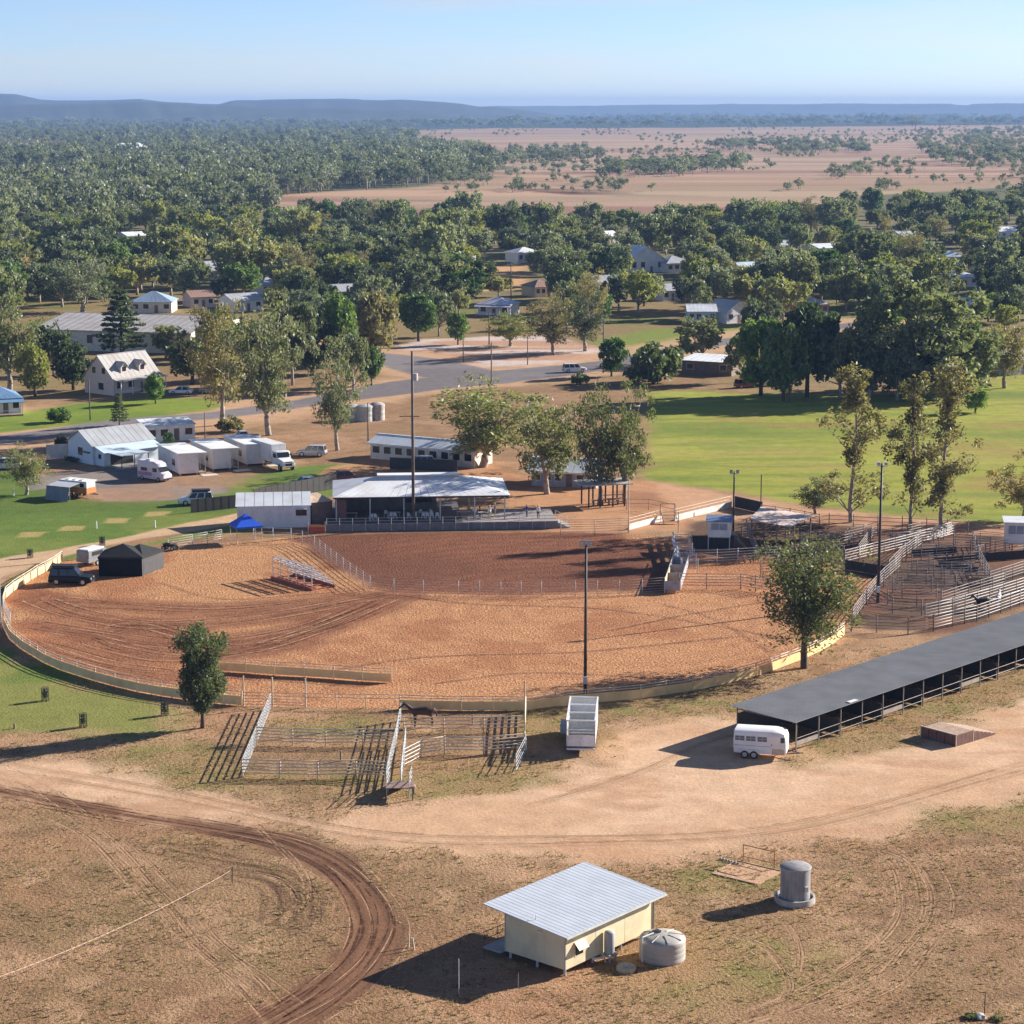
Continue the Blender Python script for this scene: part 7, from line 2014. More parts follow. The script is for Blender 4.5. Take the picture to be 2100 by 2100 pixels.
def campervan():
    p = G(318, 984)
    root = empty('campervan', p, R(-38), 'pinkish patterned high-roofed campervan beside the first cabin', 'van')
    mw = car_paint('camper', (0.74, 0.66, 0.70))
    def sec(x, w, zb, zt, c=0.2):
        h = w / 2; return [(x, -h, zb + 0.1), (x, -h * 0.96, zb), (x, h * 0.96, zb), (x, h, zb + 0.1), (x, h * 0.97, zt - c), (x, h * 0.8, zt), (x, -h * 0.8, zt), (x, -h * 0.97, zt - c)]
    o = loft([sec(-2.7, 1.9, 0.45, 2.75), sec(-2.6, 2.0, 0.35, 2.85), sec(0.7, 2.0, 0.3, 2.85), sec(1.35, 1.98, 0.3, 2.6), sec(2.05, 1.92, 0.3, 1.35), sec(2.6, 1.85, 0.35, 1.15), sec(2.75, 1.7, 0.45, 0.95)], 'b').build('body', mw, root); autosmooth(o.data, 35)
    MB().add([(1.42, -0.82, 2.35), (1.42, 0.82, 2.35), (2.04, 0.86, 1.42), (2.04, -0.86, 1.42), (1.45, -0.82, 2.37), (1.45, 0.82, 2.37), (2.08, 0.86, 1.43), (2.08, -0.86, 1.43)], [(0, 1, 2, 3), (7, 6, 5, 4), (0, 4, 5, 1), (1, 5, 6, 2), (2, 6, 7, 3), (3, 7, 4, 0)]).build('windscreen', M_GLASS, root)
    for s in (-1, 1):
        MB().box(0.6, 1.45, s * 1.0 - 0.02, s * 1.0 + 0.02, 1.4, 1.95).build('side_window', M_GLASS, root)
        MB().box(-1.9, -0.6, s * 1.0 - 0.02, s * 1.0 + 0.02, 1.4, 1.9).build('side_window', M_GLASS, root)
        MB().box(-2.5, 0.4, s * 1.005 - 0.01, s * 1.005 + 0.01, 0.75, 1.25).build('decal', mat('camper_decal', (0.46, 0.22, 0.34), 0.4, var=0.4, scale=3), root)
        for x in (-1.7, 1.75): wheel(root, x, s * 0.9, 0.34, 0.22)
        MB().box(2.62, 2.74, s * 0.68 - 0.14, s * 0.68 + 0.14, 0.75, 0.95).build('headlight', mat('headlight', (0.75, 0.77, 0.8), 0.15), root)
    MB().box(-1.4, -0.5, -0.4, 0.4, 2.852, 3.05).build('roof_vent', M_WHITE, root, bevel=0.04)
    MB().box(2.55, 2.85, -0.85, 0.85, 0.35, 0.55).build('front_bumper', M_BLACK, root)
campervan()

def truck():
    p = G(572, 960)
    root = empty('horse_truck', p, R(-58), 'white bonneted truck with a big pale box body beside the last cabin', 'truck')
    mw = P_WHITE
    MB().box(-7.0, 0.0, -1.25, 1.25, 1.0, 3.7).build('box_body', mat('truck_box', (0.74, 0.73, 0.71), 0.5, var=0.05, dirt=(0.6, 0.54, 0.48)), root, bevel=0.06)
    MB().box(-7.0, 3.6, -0.5, 0.5, 0.62, 0.99).build('chassis', M_BLACK, root)
    o = loft([[(x, -w, zb), (x, w, zb), (x, w, zt - 0.1), (x, w * 0.9, zt), (x, -w * 0.9, zt), (x, -w, zt - 0.1)] for x, w, zb, zt in ((0.15, 1.15, 0.8, 2.75), (1.3, 1.15, 0.8, 2.8), (1.75, 1.12, 0.8, 1.85), (3.0, 1.0, 0.75, 1.6), (3.35, 0.95, 0.75, 1.45))], 'c').build('cab', mw, root); autosmooth(o.data, 35)
    MB().add([(1.36, -1.0, 2.6), (1.36, 1.0, 2.6), (1.73, 1.02, 1.9), (1.73, -1.02, 1.9), (1.40, -1.0, 2.62), (1.40, 1.0, 2.62), (1.78, 1.02, 1.91), (1.78, -1.02, 1.91)], [(0, 1, 2, 3), (7, 6, 5, 4), (0, 4, 5, 1), (1, 5, 6, 2), (2, 6, 7, 3), (3, 7, 4, 0)]).build('windscreen', M_GLASS, root)
    for s in (-1, 1):
        MB().box(0.4, 1.25, s * 1.16 - 0.02, s * 1.16 + 0.02, 1.85, 2.5).build('side_window', M_GLASS, root)
        for x in (-5.6, -4.5, 2.5): wheel(root, x, s * 1.02, 0.5, 0.32)
        MB().prism_y([(1.95, 0.9), (2.1, 1.18), (2.9, 1.18), (3.1, 0.9), (3.1, 0.85), (2.85, 1.1), (2.15, 1.1), (2.0, 0.85)], s * 0.85, s * 1.24).build('mudguard', mw, root)
        MB().lathe([(0, 0), (0.14, 0), (0.14, 0.05), (0, 0.06)], 12).build('headlight', mat('headlight', (0.75, 0.77, 0.8), 0.15), root).matrix_local = Matrix.Translation((3.35, s * 0.7, 1.2)) @ Matrix.Rotation(R(90), 4, 'Y')
        MB().box(1.5, 1.6, s * 1.3 - 0.1, s * 1.3 + 0.1, 1.9, 2.4).build('mirror', M_BLACK, root)
    MB().box(3.36, 3.42, -0.55, 0.55, 0.85, 1.42).build('grille', M_BLACK, root)
    MB().tube((3.6, -1.1, 0.75), (3.6, 1.1, 0.75), 0.06).tube((3.6, -1.0, 1.25), (3.6, 1.0, 1.25), 0.05).tube((3.6, -0.8, 0.7), (3.6, -0.8, 1.3), 0.05).tube((3.6, 0.8, 0.7), (3.6, 0.8, 1.3), 0.05).build('bull_bar', M_GALV, root)
truck()

def camper_trailer():
    p = G(120, 1018)
    root = empty('camper_trailer', p, R(-28), 'orange and white caravan with a grey awning pitched on the grass', 'caravan')
    MB().box(0.2, 4.8, 0.3, 2.4, 0.7, 1.45).build('lower_body', mat('caravan_orange', (0.52, 0.20, 0.06), 0.5, var=0.15), root)
    MB().box(0.25, 4.75, 0.35, 2.35, 1.452, 2.3).build('upper_body', M_WHITE, root, bevel=0.06)
    MB().box(0.1, 4.9, 0.2, 2.5, 2.302, 2.42).build('roof', M_WHITE, root)
    for x in (0.8, 2.0, 3.2): MB().box(x, x + 0.6, 0.6, 1.4, 2.422, 2.5).build('roof_hatch', M_GALV, root)
    for x in (2.0, 2.8):
        for y in (0.45, 2.25): wheel(root, x, y, 0.34, 0.2)
    MB().box(3.6, 4.3, 0.32, 0.345, 1.55, 2.1).build('window', M_GLASS, root)
    MB().tube((4.8, 1.0, 0.6), (6.0, 1.35, 0.55), 0.05).tube((4.8, 1.7, 0.6), (6.0, 1.35, 0.55), 0.05).build('drawbar', M_DKSTEEL, root)
    MB().add([(0.0, 0.28, 2.28), (4.0, 0.28, 2.28), (4.0, -2.4, 1.95), (0.0, -2.4, 1.95), (0.0, 0.28, 2.31), (4.0, 0.28, 2.31), (4.0, -2.4, 1.98), (0.0, -2.4, 1.98)], [(0, 3, 2, 1), (4, 5, 6, 7), (0, 1, 5, 4), (1, 2, 6, 5), (2, 3, 7, 6), (3, 0, 4, 7)]).build('awning_roof', mat('awning_grey', (0.48, 0.49, 0.52), 0.7), root)
    MB().add([(0.0, -2.42, 1.93), (4.0, -2.42, 1.93), (4.0, -2.9, 0.02), (0.0, -2.9, 0.02), (0.0, -2.44, 1.93), (4.0, -2.44, 1.93), (4.0, -2.92, 0.02), (0.0, -2.92, 0.02)], [(0, 1, 2, 3), (7, 6, 5, 4), (0, 4, 5, 1), (1, 5, 6, 2), (2, 6, 7, 3), (3, 7, 4, 0)]).build('awning_wall', mat('awning_wall', (0.20, 0.21, 0.24), 0.7), root)
    MB().box(-0.03, -0.01, -2.5, 0.25, 0.03, 1.9).build('awning_wall', MATS['awning_grey'], root)
    for x in (0.05, 3.95): MB().tube((x, -2.35, 0), (x, -2.35, 1.95), 0.025).build('awning_pole', M_GALV, root)
camper_trailer()
def van_trailer():
    p = G(188, 1158)
    root = empty('cargo_trailer', p, R(60), 'grey canopied trailer between the black car and the black tent', 'trailer')
    MB().box(-1.6, 1.6, -0.95, 0.95, 0.55, 1.1).build('tub', mat('trailer_grey', (0.24, 0.24, 0.25), 0.5), root)
    MB().box(-1.6, 1.6, -0.95, 0.95, 1.102, 1.95).build('canopy', MATS['trailer_grey'], root, bevel=0.05)
    MB().box(-1.4, 1.4, -0.8, 0.8, 1.952, 2.1).build('lid', M_WHITE, root)
    for s in (-1, 1): wheel(root, 0, s * 0.9, 0.34, 0.2); MB().box(-1.0, 1.0, s * 0.955 - 0.005, s * 0.955 + 0.005, 1.3, 1.8).build('side_hatch', M_BLACK, root)
    MB().tube((1.6, 0, 0.55), (2.9, 0, 0.5), 0.05).build('drawbar', M_DKSTEEL, root)
van_trailer()
def quad_bike():
    p = G(348, 1128)
    root = empty('quad_bike', p, R(-20), 'dark quad bike right of the charcoal tent', 'quad bike')
    MB().box(-0.8, 0.8, -0.28, 0.28, 0.45, 0.75).build('body', M_BLACK, root, bevel=0.06)
    MB().box(-0.55, 0.15, -0.2, 0.2, 0.752, 0.9).build('seat', M_TENTG, root, bevel=0.05)
    for x in (-0.6, 0.62):
        for s in (-1, 1): wheel(root, x, s * 0.45, 0.3, 0.24)
    MB().tube((0.4, -0.4, 1.05), (0.4, 0.4, 1.05), 0.025).tube((0.4, 0, 0.75), (0.4, 0, 1.05), 0.03).build('handlebar', M_GALV, root)
    for x in (-0.65, 0.65): MB().box(x - 0.25, x + 0.25, -0.45, 0.45, 0.76, 0.80).build('rack', M_DKSTEEL, root)
quad_bike()
# ================================================================ BUILDINGS
def roof_mat(name, c, metal=0.0, rough=0.55): return mat('roof_' + name, c, rough, metal, var=0.08, scale=0.5, dirt=(c[0] * 0.8, c[1] * 0.74, c[2] * 0.68))
RW = roof_mat('white', (0.78, 0.79, 0.80)); RG = roof_mat('grey', (0.42, 0.43, 0.44)); RB = roof_mat('blue_grey', (0.30, 0.40, 0.52)); RPB = roof_mat('pale_blue', (0.56, 0.66, 0.72)); RWARM = roof_mat('warm_grey', (0.46, 0.43, 0.40)); RBLUE = roof_mat('blue', (0.16, 0.28, 0.44)); RRUST = roof_mat('rust', (0.36, 0.22, 0.16))
WW = mat('wall_white', (0.78, 0.77, 0.75), 0.6, var=0.05, dirt=(0.62, 0.56, 0.5)); WC = mat('wall_cream', (0.72, 0.65, 0.52), 0.65, var=0.06, dirt=(0.55, 0.45, 0.34)); WPB = mat('wall_pale_blue', (0.60, 0.70, 0.76), 0.6, var=0.05); WPK = mat('wall_pinkish', (0.66, 0.55, 0.50), 0.65, var=0.06); WDK = mat('wall_shade_brown', (0.20, 0.14, 0.11), 0.7, var=0.15)

def slab(parent, name, pts, t, m):
    """roof plane: polygon of 3-D points given thickness"""
    n = len(pts); up = Vector((0, 0, t))
    P = [Vector(p) for p in pts]
    return MB().add([*P, *[p + up for p in P]], [tuple(range(n - 1, -1, -1)), tuple(range(n, 2 * n))] + [(i, (i + 1) % n, n + (i + 1) % n, n + i) for i in range(n)]).build(name, m, parent)
def ribbed(parent, name, A, B, C, D, n, m, t=0.05):
    """roof plane A-B eave, D-C ridge, laid as n sheets"""
    A, B, C, D = (Vector(p) for p in (A, B, C, D))
    for i in range(n):
        t0, t1 = i / n, (i + 1) / n - 0.06 / n
        slab(parent, name, [A.lerp(B, t0), A.lerp(B, t1), D.lerp(C, t1), D.lerp(C, t0)], t, m)
def window(parent, x0, x1, z0, z1, y=0.0, m=None, fm=None):
    w = MB().box(x0, x1, y - 0.03, y - 0.003, z0, z1).build('window', m or M_GLASS, parent)
    f = 0.07
    MB().box(x0 - f, x1 + f, y - 0.05, y - 0.002, z1 + 0.001, z1 + f).box(x0 - f, x0 - 0.001, y - 0.05, y - 0.002, z0, z1).box(x1 + 0.001, x1 + f, y - 0.05, y - 0.002, z0, z1).build('frame', fm or M_WHITE, w)
    MB().box(x0 - f * 1.4, x1 + f * 1.4, y - 0.09, y - 0.002, z0 - f, z0 - 0.001).build('sill', fm or M_WHITE, w)
    return w
def house(a, b, depth, wh, rh, label, style='gable', wm=None, rm=None, name='house', windows=3, door=True, eave=0.5, verandah=0, chimney=False, vis=60, cat='house', group=None, z0=0.0, ns=8):
    a = G(*a); b = G(*b); d = b - a; L = d.length; u = d / L; v = Vector((-u.y, u.x, 0))
    root = empty(name, a, math.atan2(d.y, d.x), label, cat, group)
    c = a + d / 2 + v * depth / 2
    HOUSE_SPOTS.append((c.x, c.y, L / 2 + 1, depth / 2 + 1)); HOUSE_VIEW.append((c.x, c.y, L / 2, depth / 2, vis))
    wm = wm or WW; rm = rm or RG
    e = eave
    if style == 'gable':
        MB().prism_x([(0, 0), (depth, 0), (depth, wh), (depth / 2, wh + rh), (0, wh)], 0, L).build('wall', wm, root)
        k = rh / (depth / 2)
        ribbed(root, 'roof_sheet', (-e, -e, wh - k * e + 0.03), (L + e, -e, wh - k * e + 0.03), (L + e, depth / 2, wh + rh + 0.03), (-e, depth / 2, wh + rh + 0.03), ns, rm)
        ribbed(root, 'roof_sheet', (L + e, depth + e, wh - k * e + 0.03), (-e, depth + e, wh - k * e + 0.03), (-e, depth / 2, wh + rh + 0.03), (L + e, depth / 2, wh + rh + 0.03), ns, rm)
        MB().box(-e, L + e, depth / 2 - 0.15, depth / 2 + 0.15, wh + rh + 0.05, wh + rh + 0.12).build('ridge_cap', rm, root)
    elif style == 'gable_end':
        MB().prism_y([(0, 0), (L, 0), (L, wh), (L / 2, wh + rh), (0, wh)], 0, depth).build('wall', wm, root)
        k = rh / (L / 2)
        ribbed(root, 'roof_sheet', (-e, depth + e, wh - k * e + 0.03), (-e, -e, wh - k * e + 0.03), (L / 2, -e, wh + rh + 0.03), (L / 2, depth + e, wh + rh + 0.03), ns, rm)
        ribbed(root, 'roof_sheet', (L + e, -e, wh - k * e + 0.03), (L + e, depth + e, wh - k * e + 0.03), (L / 2, depth + e, wh + rh + 0.03), (L / 2, -e, wh + rh + 0.03), ns, rm)
    elif style == 'hip':
        MB().box(0, L, 0, depth, 0, wh).build('wall', wm, root)
        r0, r1 = min(depth / 2, L * 0.45), L - min(depth / 2, L * 0.45)
        z = wh - 0.1; t = wh + rh
        A, B, C, D = (-e, -e, z), (L + e, -e, z), (L + e, depth + e, z), (-e, depth + e, z); P, Q_ = (r0, depth / 2, t), (r1, depth / 2, t)
        ribbed(root, 'roof_sheet', A, B, Q_, P, ns, rm); ribbed(root, 'roof_sheet', C, D, P, Q_, ns, rm)
        slab(root, 'hip_sheet', [B, C, Q_], 0.05, rm); slab(root, 'hip_sheet', [D, A, P], 0.05, rm)
    else:
        MB().quadbox([(0, 0), (L, 0), (L, depth), (0, depth)], 0, [wh, wh, wh + rh, wh + rh]).build('wall', wm, root)
        k = rh / depth
        ribbed(root, 'roof_sheet', (-e, -e, wh - k * e + 0.03), (L + e, -e, wh - k * e + 0.03), (L + e, depth + e, wh + rh + k * e + 0.03), (-e, depth + e, wh + rh + k * e + 0.03), ns, rm)
    MB().box(-e, L + e, -e - 0.1, -e - 0.005, wh - 0.16 - (0 if style == 'hip' else 0.1), wh - 0.04).build('gutter', rm, root) if style in ('gable', 'hip') else None
    n = windows
    slots = n + (1 if door else 0)
    for i in range(slots):
        xc = L * (i + 0.5) / slots
        if door and i == slots // 2:
            dd = MB().box(xc - 0.45, xc + 0.45, -0.04, -0.003, 0.05, 2.1).build('door', WDK, root); MB().box(xc + 0.3, xc + 0.36, -0.08, -0.041, 1.0, 1.08).build('handle', M_GALV, dd)
        else:
            ww = min(0.7, L / slots * 0.3); window(root, xc - ww, xc + ww, wh * 0.38, wh * 0.78)
    if verandah:
        slab(root, 'verandah_roof', [(-e, -verandah, wh - 0.55), (L + e, -verandah, wh - 0.55), (L + e, -e * 0.2 - 0.06, wh - 0.22), (-e, -e * 0.2 - 0.06, wh - 0.22)], 0.05, rm)
        k = max(3, int(L / 2.6))
        for i in range(k + 1):
            x = (L - 0.2) * i / k + 0.1; MB().box(x - 0.06, x + 0.06, -verandah + 0.1, -verandah + 0.22, 0.02, wh - 0.54).build('verandah_post', M_WHITE, root)
        MB().box(0, L, -verandah + 0.05, -0.06, 0, 0.25).build('verandah_floor', M_TIMBER, root)
        MB().box(0.05, L - 0.05, -verandah + 0.08, -verandah + 0.13, 0.95, 1.05).build('verandah_rail', M_WHITE, root)
    if chimney: MB().box(L * 0.7, L * 0.7 + 0.6, depth * 0.55, depth * 0.55 + 0.6, wh, wh + rh + 0.9).build('chimney', mat('chimney_brick', (0.32, 0.17, 0.12), 0.85, var=0.2), root)
    return root, L, depth

# ---- pavilion with its deck
def pavilion():
    zE, zR = 3.9, 5.5
    FL, FR, BL, BR = G(682, 1021, zE), G(1046, 1016, zE), G(673, 985, zE), G(1027, 982, zE)
    RL, RR = G(774, 971, zR), G(939, 973, zR)
    o = Vector((FL.x, FL.y, 0)); u = (FR - FL); u.z = 0; rz = math.atan2(u.y, u.x)
    root = empty('pavilion', o, rz, 'large open-sided pavilion with pale hipped iron roof beside the arena', 'pavilion')
    Mi = (Matrix.Translation(o) @ Matrix.Rotation(rz, 4, 'Z')).inverted()
    FL, FR, BL, BR, RL, RR = (Mi @ p for p in (FL, FR, BL, BR, RL, RR))
    dep = (BL.y + BR.y) / 2; Lx = FR.x
    BL = Vector((BL.x, dep, zE)); BR = Vector((BR.x, dep, zE)); yr = dep / 2
    RL.y = RR.y = yr
    BL.x = 0; BR.x = Lx
    rm = roof_mat('pavilion', (0.80, 0.79, 0.78)); rs = MATS['roof_pavilion']
    ribbed(root, 'roof_sheet', FL, FR, RR, RL, 22, rm); ribbed(root, 'roof_sheet', BR, BL, RL, RR, 22, rm)
    slab(root, 'hip_sheet', [BL, FL, RL], 0.05, rm); slab(root, 'hip_sheet', [FR, BR, RR], 0.05, rm)
    MB().box(RL.x - 0.1, RR.x + 0.1, yr - 0.9, yr + 0.9, zR + 0.22, zR + 0.34).build('ridge_vent', RW, root)
    MB().box(RL.x, RR.x, yr - 0.5, yr + 0.5, zR - 0.1, zR + 0.218).build('vent_wall', M_GALV, root)
    dk = 0.75
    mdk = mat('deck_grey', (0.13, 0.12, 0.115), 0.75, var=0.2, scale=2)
    Pd = Mi @ G(1148, 1091); fy = -3.1
    xr = Pd.x
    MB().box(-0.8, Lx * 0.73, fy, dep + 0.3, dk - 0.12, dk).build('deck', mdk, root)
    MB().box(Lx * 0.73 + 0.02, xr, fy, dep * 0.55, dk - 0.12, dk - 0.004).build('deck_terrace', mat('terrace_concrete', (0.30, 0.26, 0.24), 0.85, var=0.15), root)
    n = 18
    for i in range(n):
        x0 = -0.8 + (xr + 0.8) * i / n; x1 = -0.8 + (xr + 0.8) * (i + 1) / n
        MB().box(x0 + 0.02, x1 - 0.02, fy - 0.06, fy - 0.005, 0.02, dk + 0.25).build('deck_skirt', mat('deck_skirt', (0.20, 0.19, 0.19), 0.7, var=0.2), root)
        MB().tube((x0, fy - 0.1, 0), (x0, fy - 0.1, dk + 1.05), 0.035).build('rail_post', M_GALV, root)
        for z in (0.62, 1.0): MB().tube((x0, fy - 0.1, dk + z), (x1, fy - 0.1, dk + z), 0.03).build('guard_rail', M_GALV, root)
    for t in (0.02, 0.21, 0.40, 0.605, 0.80, 0.97):
        for y in (0.25, dep - 0.25): MB().box(Lx * t - 0.08, Lx * t + 0.08, y - 0.08, y + 0.08, dk + 0.002, zE - 0.02).build('column', M_GALV, root)
    MB().box(0.1, Lx - 0.1, 0.15, 0.32, zE - 0.22, zE - 0.03).build('fascia_beam', M_DKSTEEL, root)
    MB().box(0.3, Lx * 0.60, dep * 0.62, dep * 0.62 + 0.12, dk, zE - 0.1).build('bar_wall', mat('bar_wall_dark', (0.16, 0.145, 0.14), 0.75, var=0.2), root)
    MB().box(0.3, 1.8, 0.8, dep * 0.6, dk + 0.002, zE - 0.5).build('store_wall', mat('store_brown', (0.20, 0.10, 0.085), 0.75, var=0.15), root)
    MB().box(Lx * 0.42, Lx * 0.57, dep * 0.62 - 0.04, dep * 0.62 - 0.005, dk + 0.9, zE - 0.7).build('servery_hatch', M_GLASS, root)
    for i in range(4): MB().box(Lx * 0.06 + i * 3.1, Lx * 0.06 + i * 3.1 + 1.0, dep * 0.62 - 0.045, dep * 0.62 - 0.005, dk + 1.5, dk + 2.2).build('notice_board', M_WHITE if i % 2 else mat('notice', (0.35, 0.35, 0.36), 0.6), root)
    for k in range(5):
        MB().add([(xr + 0.05 + k * 0.3, fy + 0.2, 0), (xr + 0.33 + k * 0.3, fy + 0.2, 0), (xr + 0.33 + k * 0.3, fy + 3.5, 0), (xr + 0.05 + k * 0.3, fy + 3.5, 0)] + [(x, y, dk - 0.05 - k * 0.14) for x, y in ((xr + 0.05 + k * 0.3, fy + 0.2), (xr + 0.33 + k * 0.3, fy + 0.2), (xr + 0.33 + k * 0.3, fy + 3.5), (xr + 0.05 + k * 0.3, fy + 3.5))],
                 [(0, 3, 2, 1), (4, 5, 6, 7), (0, 1, 5, 4), (1, 2, 6, 5), (2, 3, 7, 6), (3, 0, 4, 7)]).build('step', M_CONC, root)
    for y in (fy + 0.2, fy + 3.5): MB().tube((xr, y, dk + 1.0), (xr + 1.6, y, 0.95), 0.035).tube((xr, y, dk), (xr, y, dk + 1.0), 0.035).tube((xr + 1.6, y, 0), (xr + 1.6, y, 0.95), 0.035).build('stair_rail', M_GALV, root)
    return Matrix.Translation(o) @ Matrix.Rotation(rz, 4, 'Z'), Lx, dep, dk, xr, fy
PAV = pavilion()

def plastic_chair():
    root = empty('plastic_chair', (0, 0, 0), 0, '', 'chair', 'white plastic chairs on the pavilion deck')
    MB().box(-0.22, 0.22, -0.22, 0.22, 0.42, 0.46).build('seat', M_WHITE, root, bevel=0.01)
    MB().add([(-0.21, 0.20, 0.47), (0.21, 0.20, 0.47), (0.19, 0.32, 0.92), (-0.19, 0.32, 0.92), (-0.21, 0.24, 0.47), (0.21, 0.24, 0.47), (0.19, 0.36, 0.92), (-0.19, 0.36, 0.92)], [(0, 1, 2, 3), (7, 6, 5, 4), (0, 4, 5, 1), (1, 5, 6, 2), (2, 6, 7, 3), (3, 7, 4, 0)]).build('backrest', M_WHITE, root)
    for x in (-0.2, 0.2):
        for y in (-0.19, 0.19): MB().tube((x * 1.1, y * 1.1, 0), (x, y, 0.42), 0.025, n=5).build('leg', M_WHITE, root)
        MB().tube((x * 1.1, -0.2, 0.64), (x * 1.1, 0.24, 0.66), 0.025, n=5).build('armrest', M_WHITE, root)
    return root
def deck_furniture():
    M, Lx, dep, dk, xr, fy = PAV
    proto = plastic_chair()
    spots = [(0.215, 0.6), (0.242, 0.6), (0.325, 1.2), (0.352, 1.2), (0.43, 1.0), (0.465, 1.1), (0.51, 1.0), (0.535, 1.0), (0.56, 1.1), (0.59, 1.0), (0.30, 3.0), (0.46, 3.0), (0.50, 3.2), (0.56, 3.0)]
    names = ['first', 'second', 'third', 'fourth', 'fifth', 'sixth', 'seventh', 'eighth', 'ninth', 'tenth']
    for i, (t, y) in enumerate(spots):
        c = proto if i == 0 else copy_tree(proto)
        p = M @ Vector((Lx * t, y, dk + 0.004)); c.location = p; c.rotation_euler = (0, 0, R(180) + random.Random(i).uniform(-0.4, 0.4))
        c['label'] = ('white plastic chair, %s from the left in the front row on the pavilion deck' % names[i]) if i < 10 else ('white plastic chair, %s from the left in the shaded back row on the pavilion deck' % names[i - 10])
    # folding tables
    mt = mat('table_top', (0.52, 0.49, 0.46), 0.5, var=0.1)
    for i, (t, y, lab) in enumerate(((0.10, 2.2, 'trestle table under the left end of the pavilion'), (0.345, 2.2, 'trestle table behind the paired white chairs'), (0.50, 2.1, 'trestle table before the servery hatch'), (0.74, 2.0, 'trestle table under the right end of the pavilion'), (0.86, 1.2, 'trestle table nearest the right corner column'))):
        root = empty('trestle_table', M @ Vector((Lx * t, y, dk + 0.004)), 0, lab, 'table', 'trestle tables in the pavilion')
        MB().box(-0.9, 0.9, -0.38, 0.38, 0.71, 0.75).build('table_top', mt, root)
        for x in (-0.75, 0.75):
            for yy in (-0.3, 0.3): MB().tube((x, yy, 0), (x, yy, 0.71), 0.02, n=5).build('leg', M_GALV, root)
deck_furniture()

def person_mesh(shirt, trousers, hat, pose):
    if pose == 'sit':
        J = [(0, 0, 0.55, 0.15), (0, 0.02, 0.85, 0.15), (0, 0.03, 1.08, 0.14), (0, 0.02, 1.20, 0.055), (0, 0.0, 1.34, 0.10), (0, 0.0, 1.42, 0.085)]
        E = [(0, 1), (1, 2), (2, 3), (3, 4), (4, 5)]
        for s in (-1, 1):
            k = len(J); J += [(0.10 * s, -0.05, 0.52, 0.085), (0.11 * s, -0.45, 0.50, 0.065), (0.11 * s, -0.47, 0.08, 0.045), (0.11 * s, -0.60, 0.04, 0.04)]; E += [(0, k), (k, k + 1), (k + 1, k + 2), (k + 2, k + 3)]
            k = len(J); J += [(0.20 * s, 0.02, 1.08, 0.06), (0.24 * s, -0.02, 0.82, 0.045), (0.16 * s, -0.25, 0.68, 0.035), (0.13 * s, -0.33, 0.64, 0.035)]; E += [(2, k), (k, k + 1), (k + 1, k + 2), (k + 2, k + 3)]
    else:
        J = [(0, 0, 0.95, 0.15), (0, 0, 1.18, 0.14), (0, 0, 1.40, 0.15), (0, 0, 1.52, 0.055), (0, -0.01, 1.65, 0.10), (0, -0.01, 1.73, 0.085)]
        E = [(0, 1), (1, 2), (2, 3), (3, 4), (4, 5)]
        for s in (-1, 1):
            k = len(J); J += [(0.10 * s, 0, 0.82, 0.09), (0.11 * s, -0.01, 0.48, 0.065), (0.11 * s, 0.02, 0.09, 0.045), (0.12 * s, -0.12, 0.04, 0.04)]; E += [(0, k), (k, k + 1), (k + 1, k + 2), (k + 2, k + 3)]
            k = len(J); J += [(0.21 * s, 0, 1.40, 0.06), (0.25 * s, 0.01, 1.13, 0.045), (0.23 * s, -0.10, 0.90, 0.035), (0.22 * s, -0.13, 0.82, 0.035)]; E += [(2, k), (k, k + 1), (k + 1, k + 2), (k + 2, k + 3)]
    me = skinned('person', J, E, 0, shirt)
    skin = mat('skin', (0.48, 0.28, 0.19), 0.6)
    for m in (trousers, skin, hat, M_BLACK): me.materials.append(m)
    zs, zh, zt = (0.62, 1.19, 1.40) if pose == 'sit' else (0.96, 1.51, 1.71)
    for f in me.polygons:
        c = f.center
        idx = 0
        if c.z < zs and not (pose == 'sit' and abs(c.x) > 0.13 and c.z > 0.60): idx = 1
        if c.z > zh: idx = 2
        if c.z > zt: idx = 3
        if c.z < 0.07: idx = 4
        if pose == 'stand' and abs(c.x) > 0.19 and c.z < 1.08: idx = 2
        f.material_index = idx
    return me
def people():
    M, Lx, dep, dk, xr, fy = PAV
    cl = {k: mat('cloth_' + k, c, 0.8, var=0.15) for k, c in dict(white=(0.75, 0.74, 0.72), blue=(0.06, 0.09, 0.30), red=(0.42, 0.05, 0.05), jean=(0.07, 0.09, 0.16), khaki=(0.36, 0.29, 0.19), black=(0.03, 0.03, 0.03), straw=(0.55, 0.42, 0.25)).items()}
    data = [(0.80, 0.9, 'stand', 'white', 'jean', 'straw', 'person in a white shirt standing under the right of the pavilion'), (0.835, 2.2, 'stand', 'red', 'black', 'black', 'person in a red top standing beside the pavilion tables'),
            (0.885, 0.4, 'stand', 'white', 'khaki', 'straw', 'person in white shirt and khaki trousers near the pavilion corner'), (0.775, 2.9, 'stand', 'khaki', 'jean', 'straw', 'person in khaki shirt at the back of the pavilion'),
            (1.10, 1.2, 'stand', 'blue', 'jean', 'black', 'person in blue standing on the open terrace right of the pavilion'), (1.16, 0.0, 'stand', 'white', 'black', 'straw', 'person in white near the terrace steps'),
            (0.92, 1.8, 'stand', 'blue', 'khaki', 'straw', 'person in a blue shirt under the right edge of the pavilion roof')]
    for i, (t, y, pose, s, tr, h, lab) in enumerate(data):
        o = link('person', person_mesh(cl[s], cl[tr], cl[h], pose), None); o.location = M @ Vector((Lx * t, y, dk + 0.003)); o.rotation_euler = (0, 0, i * 1.3)
        tag(o, lab, 'person')
        if h == 'straw':
            MB().lathe([(0, 1.72), (0.2, 1.72), (0.2, 1.735), (0.10, 1.745), (0.085, 1.84), (0, 1.86)], 12).build('hat', cl['straw'], o)
people()
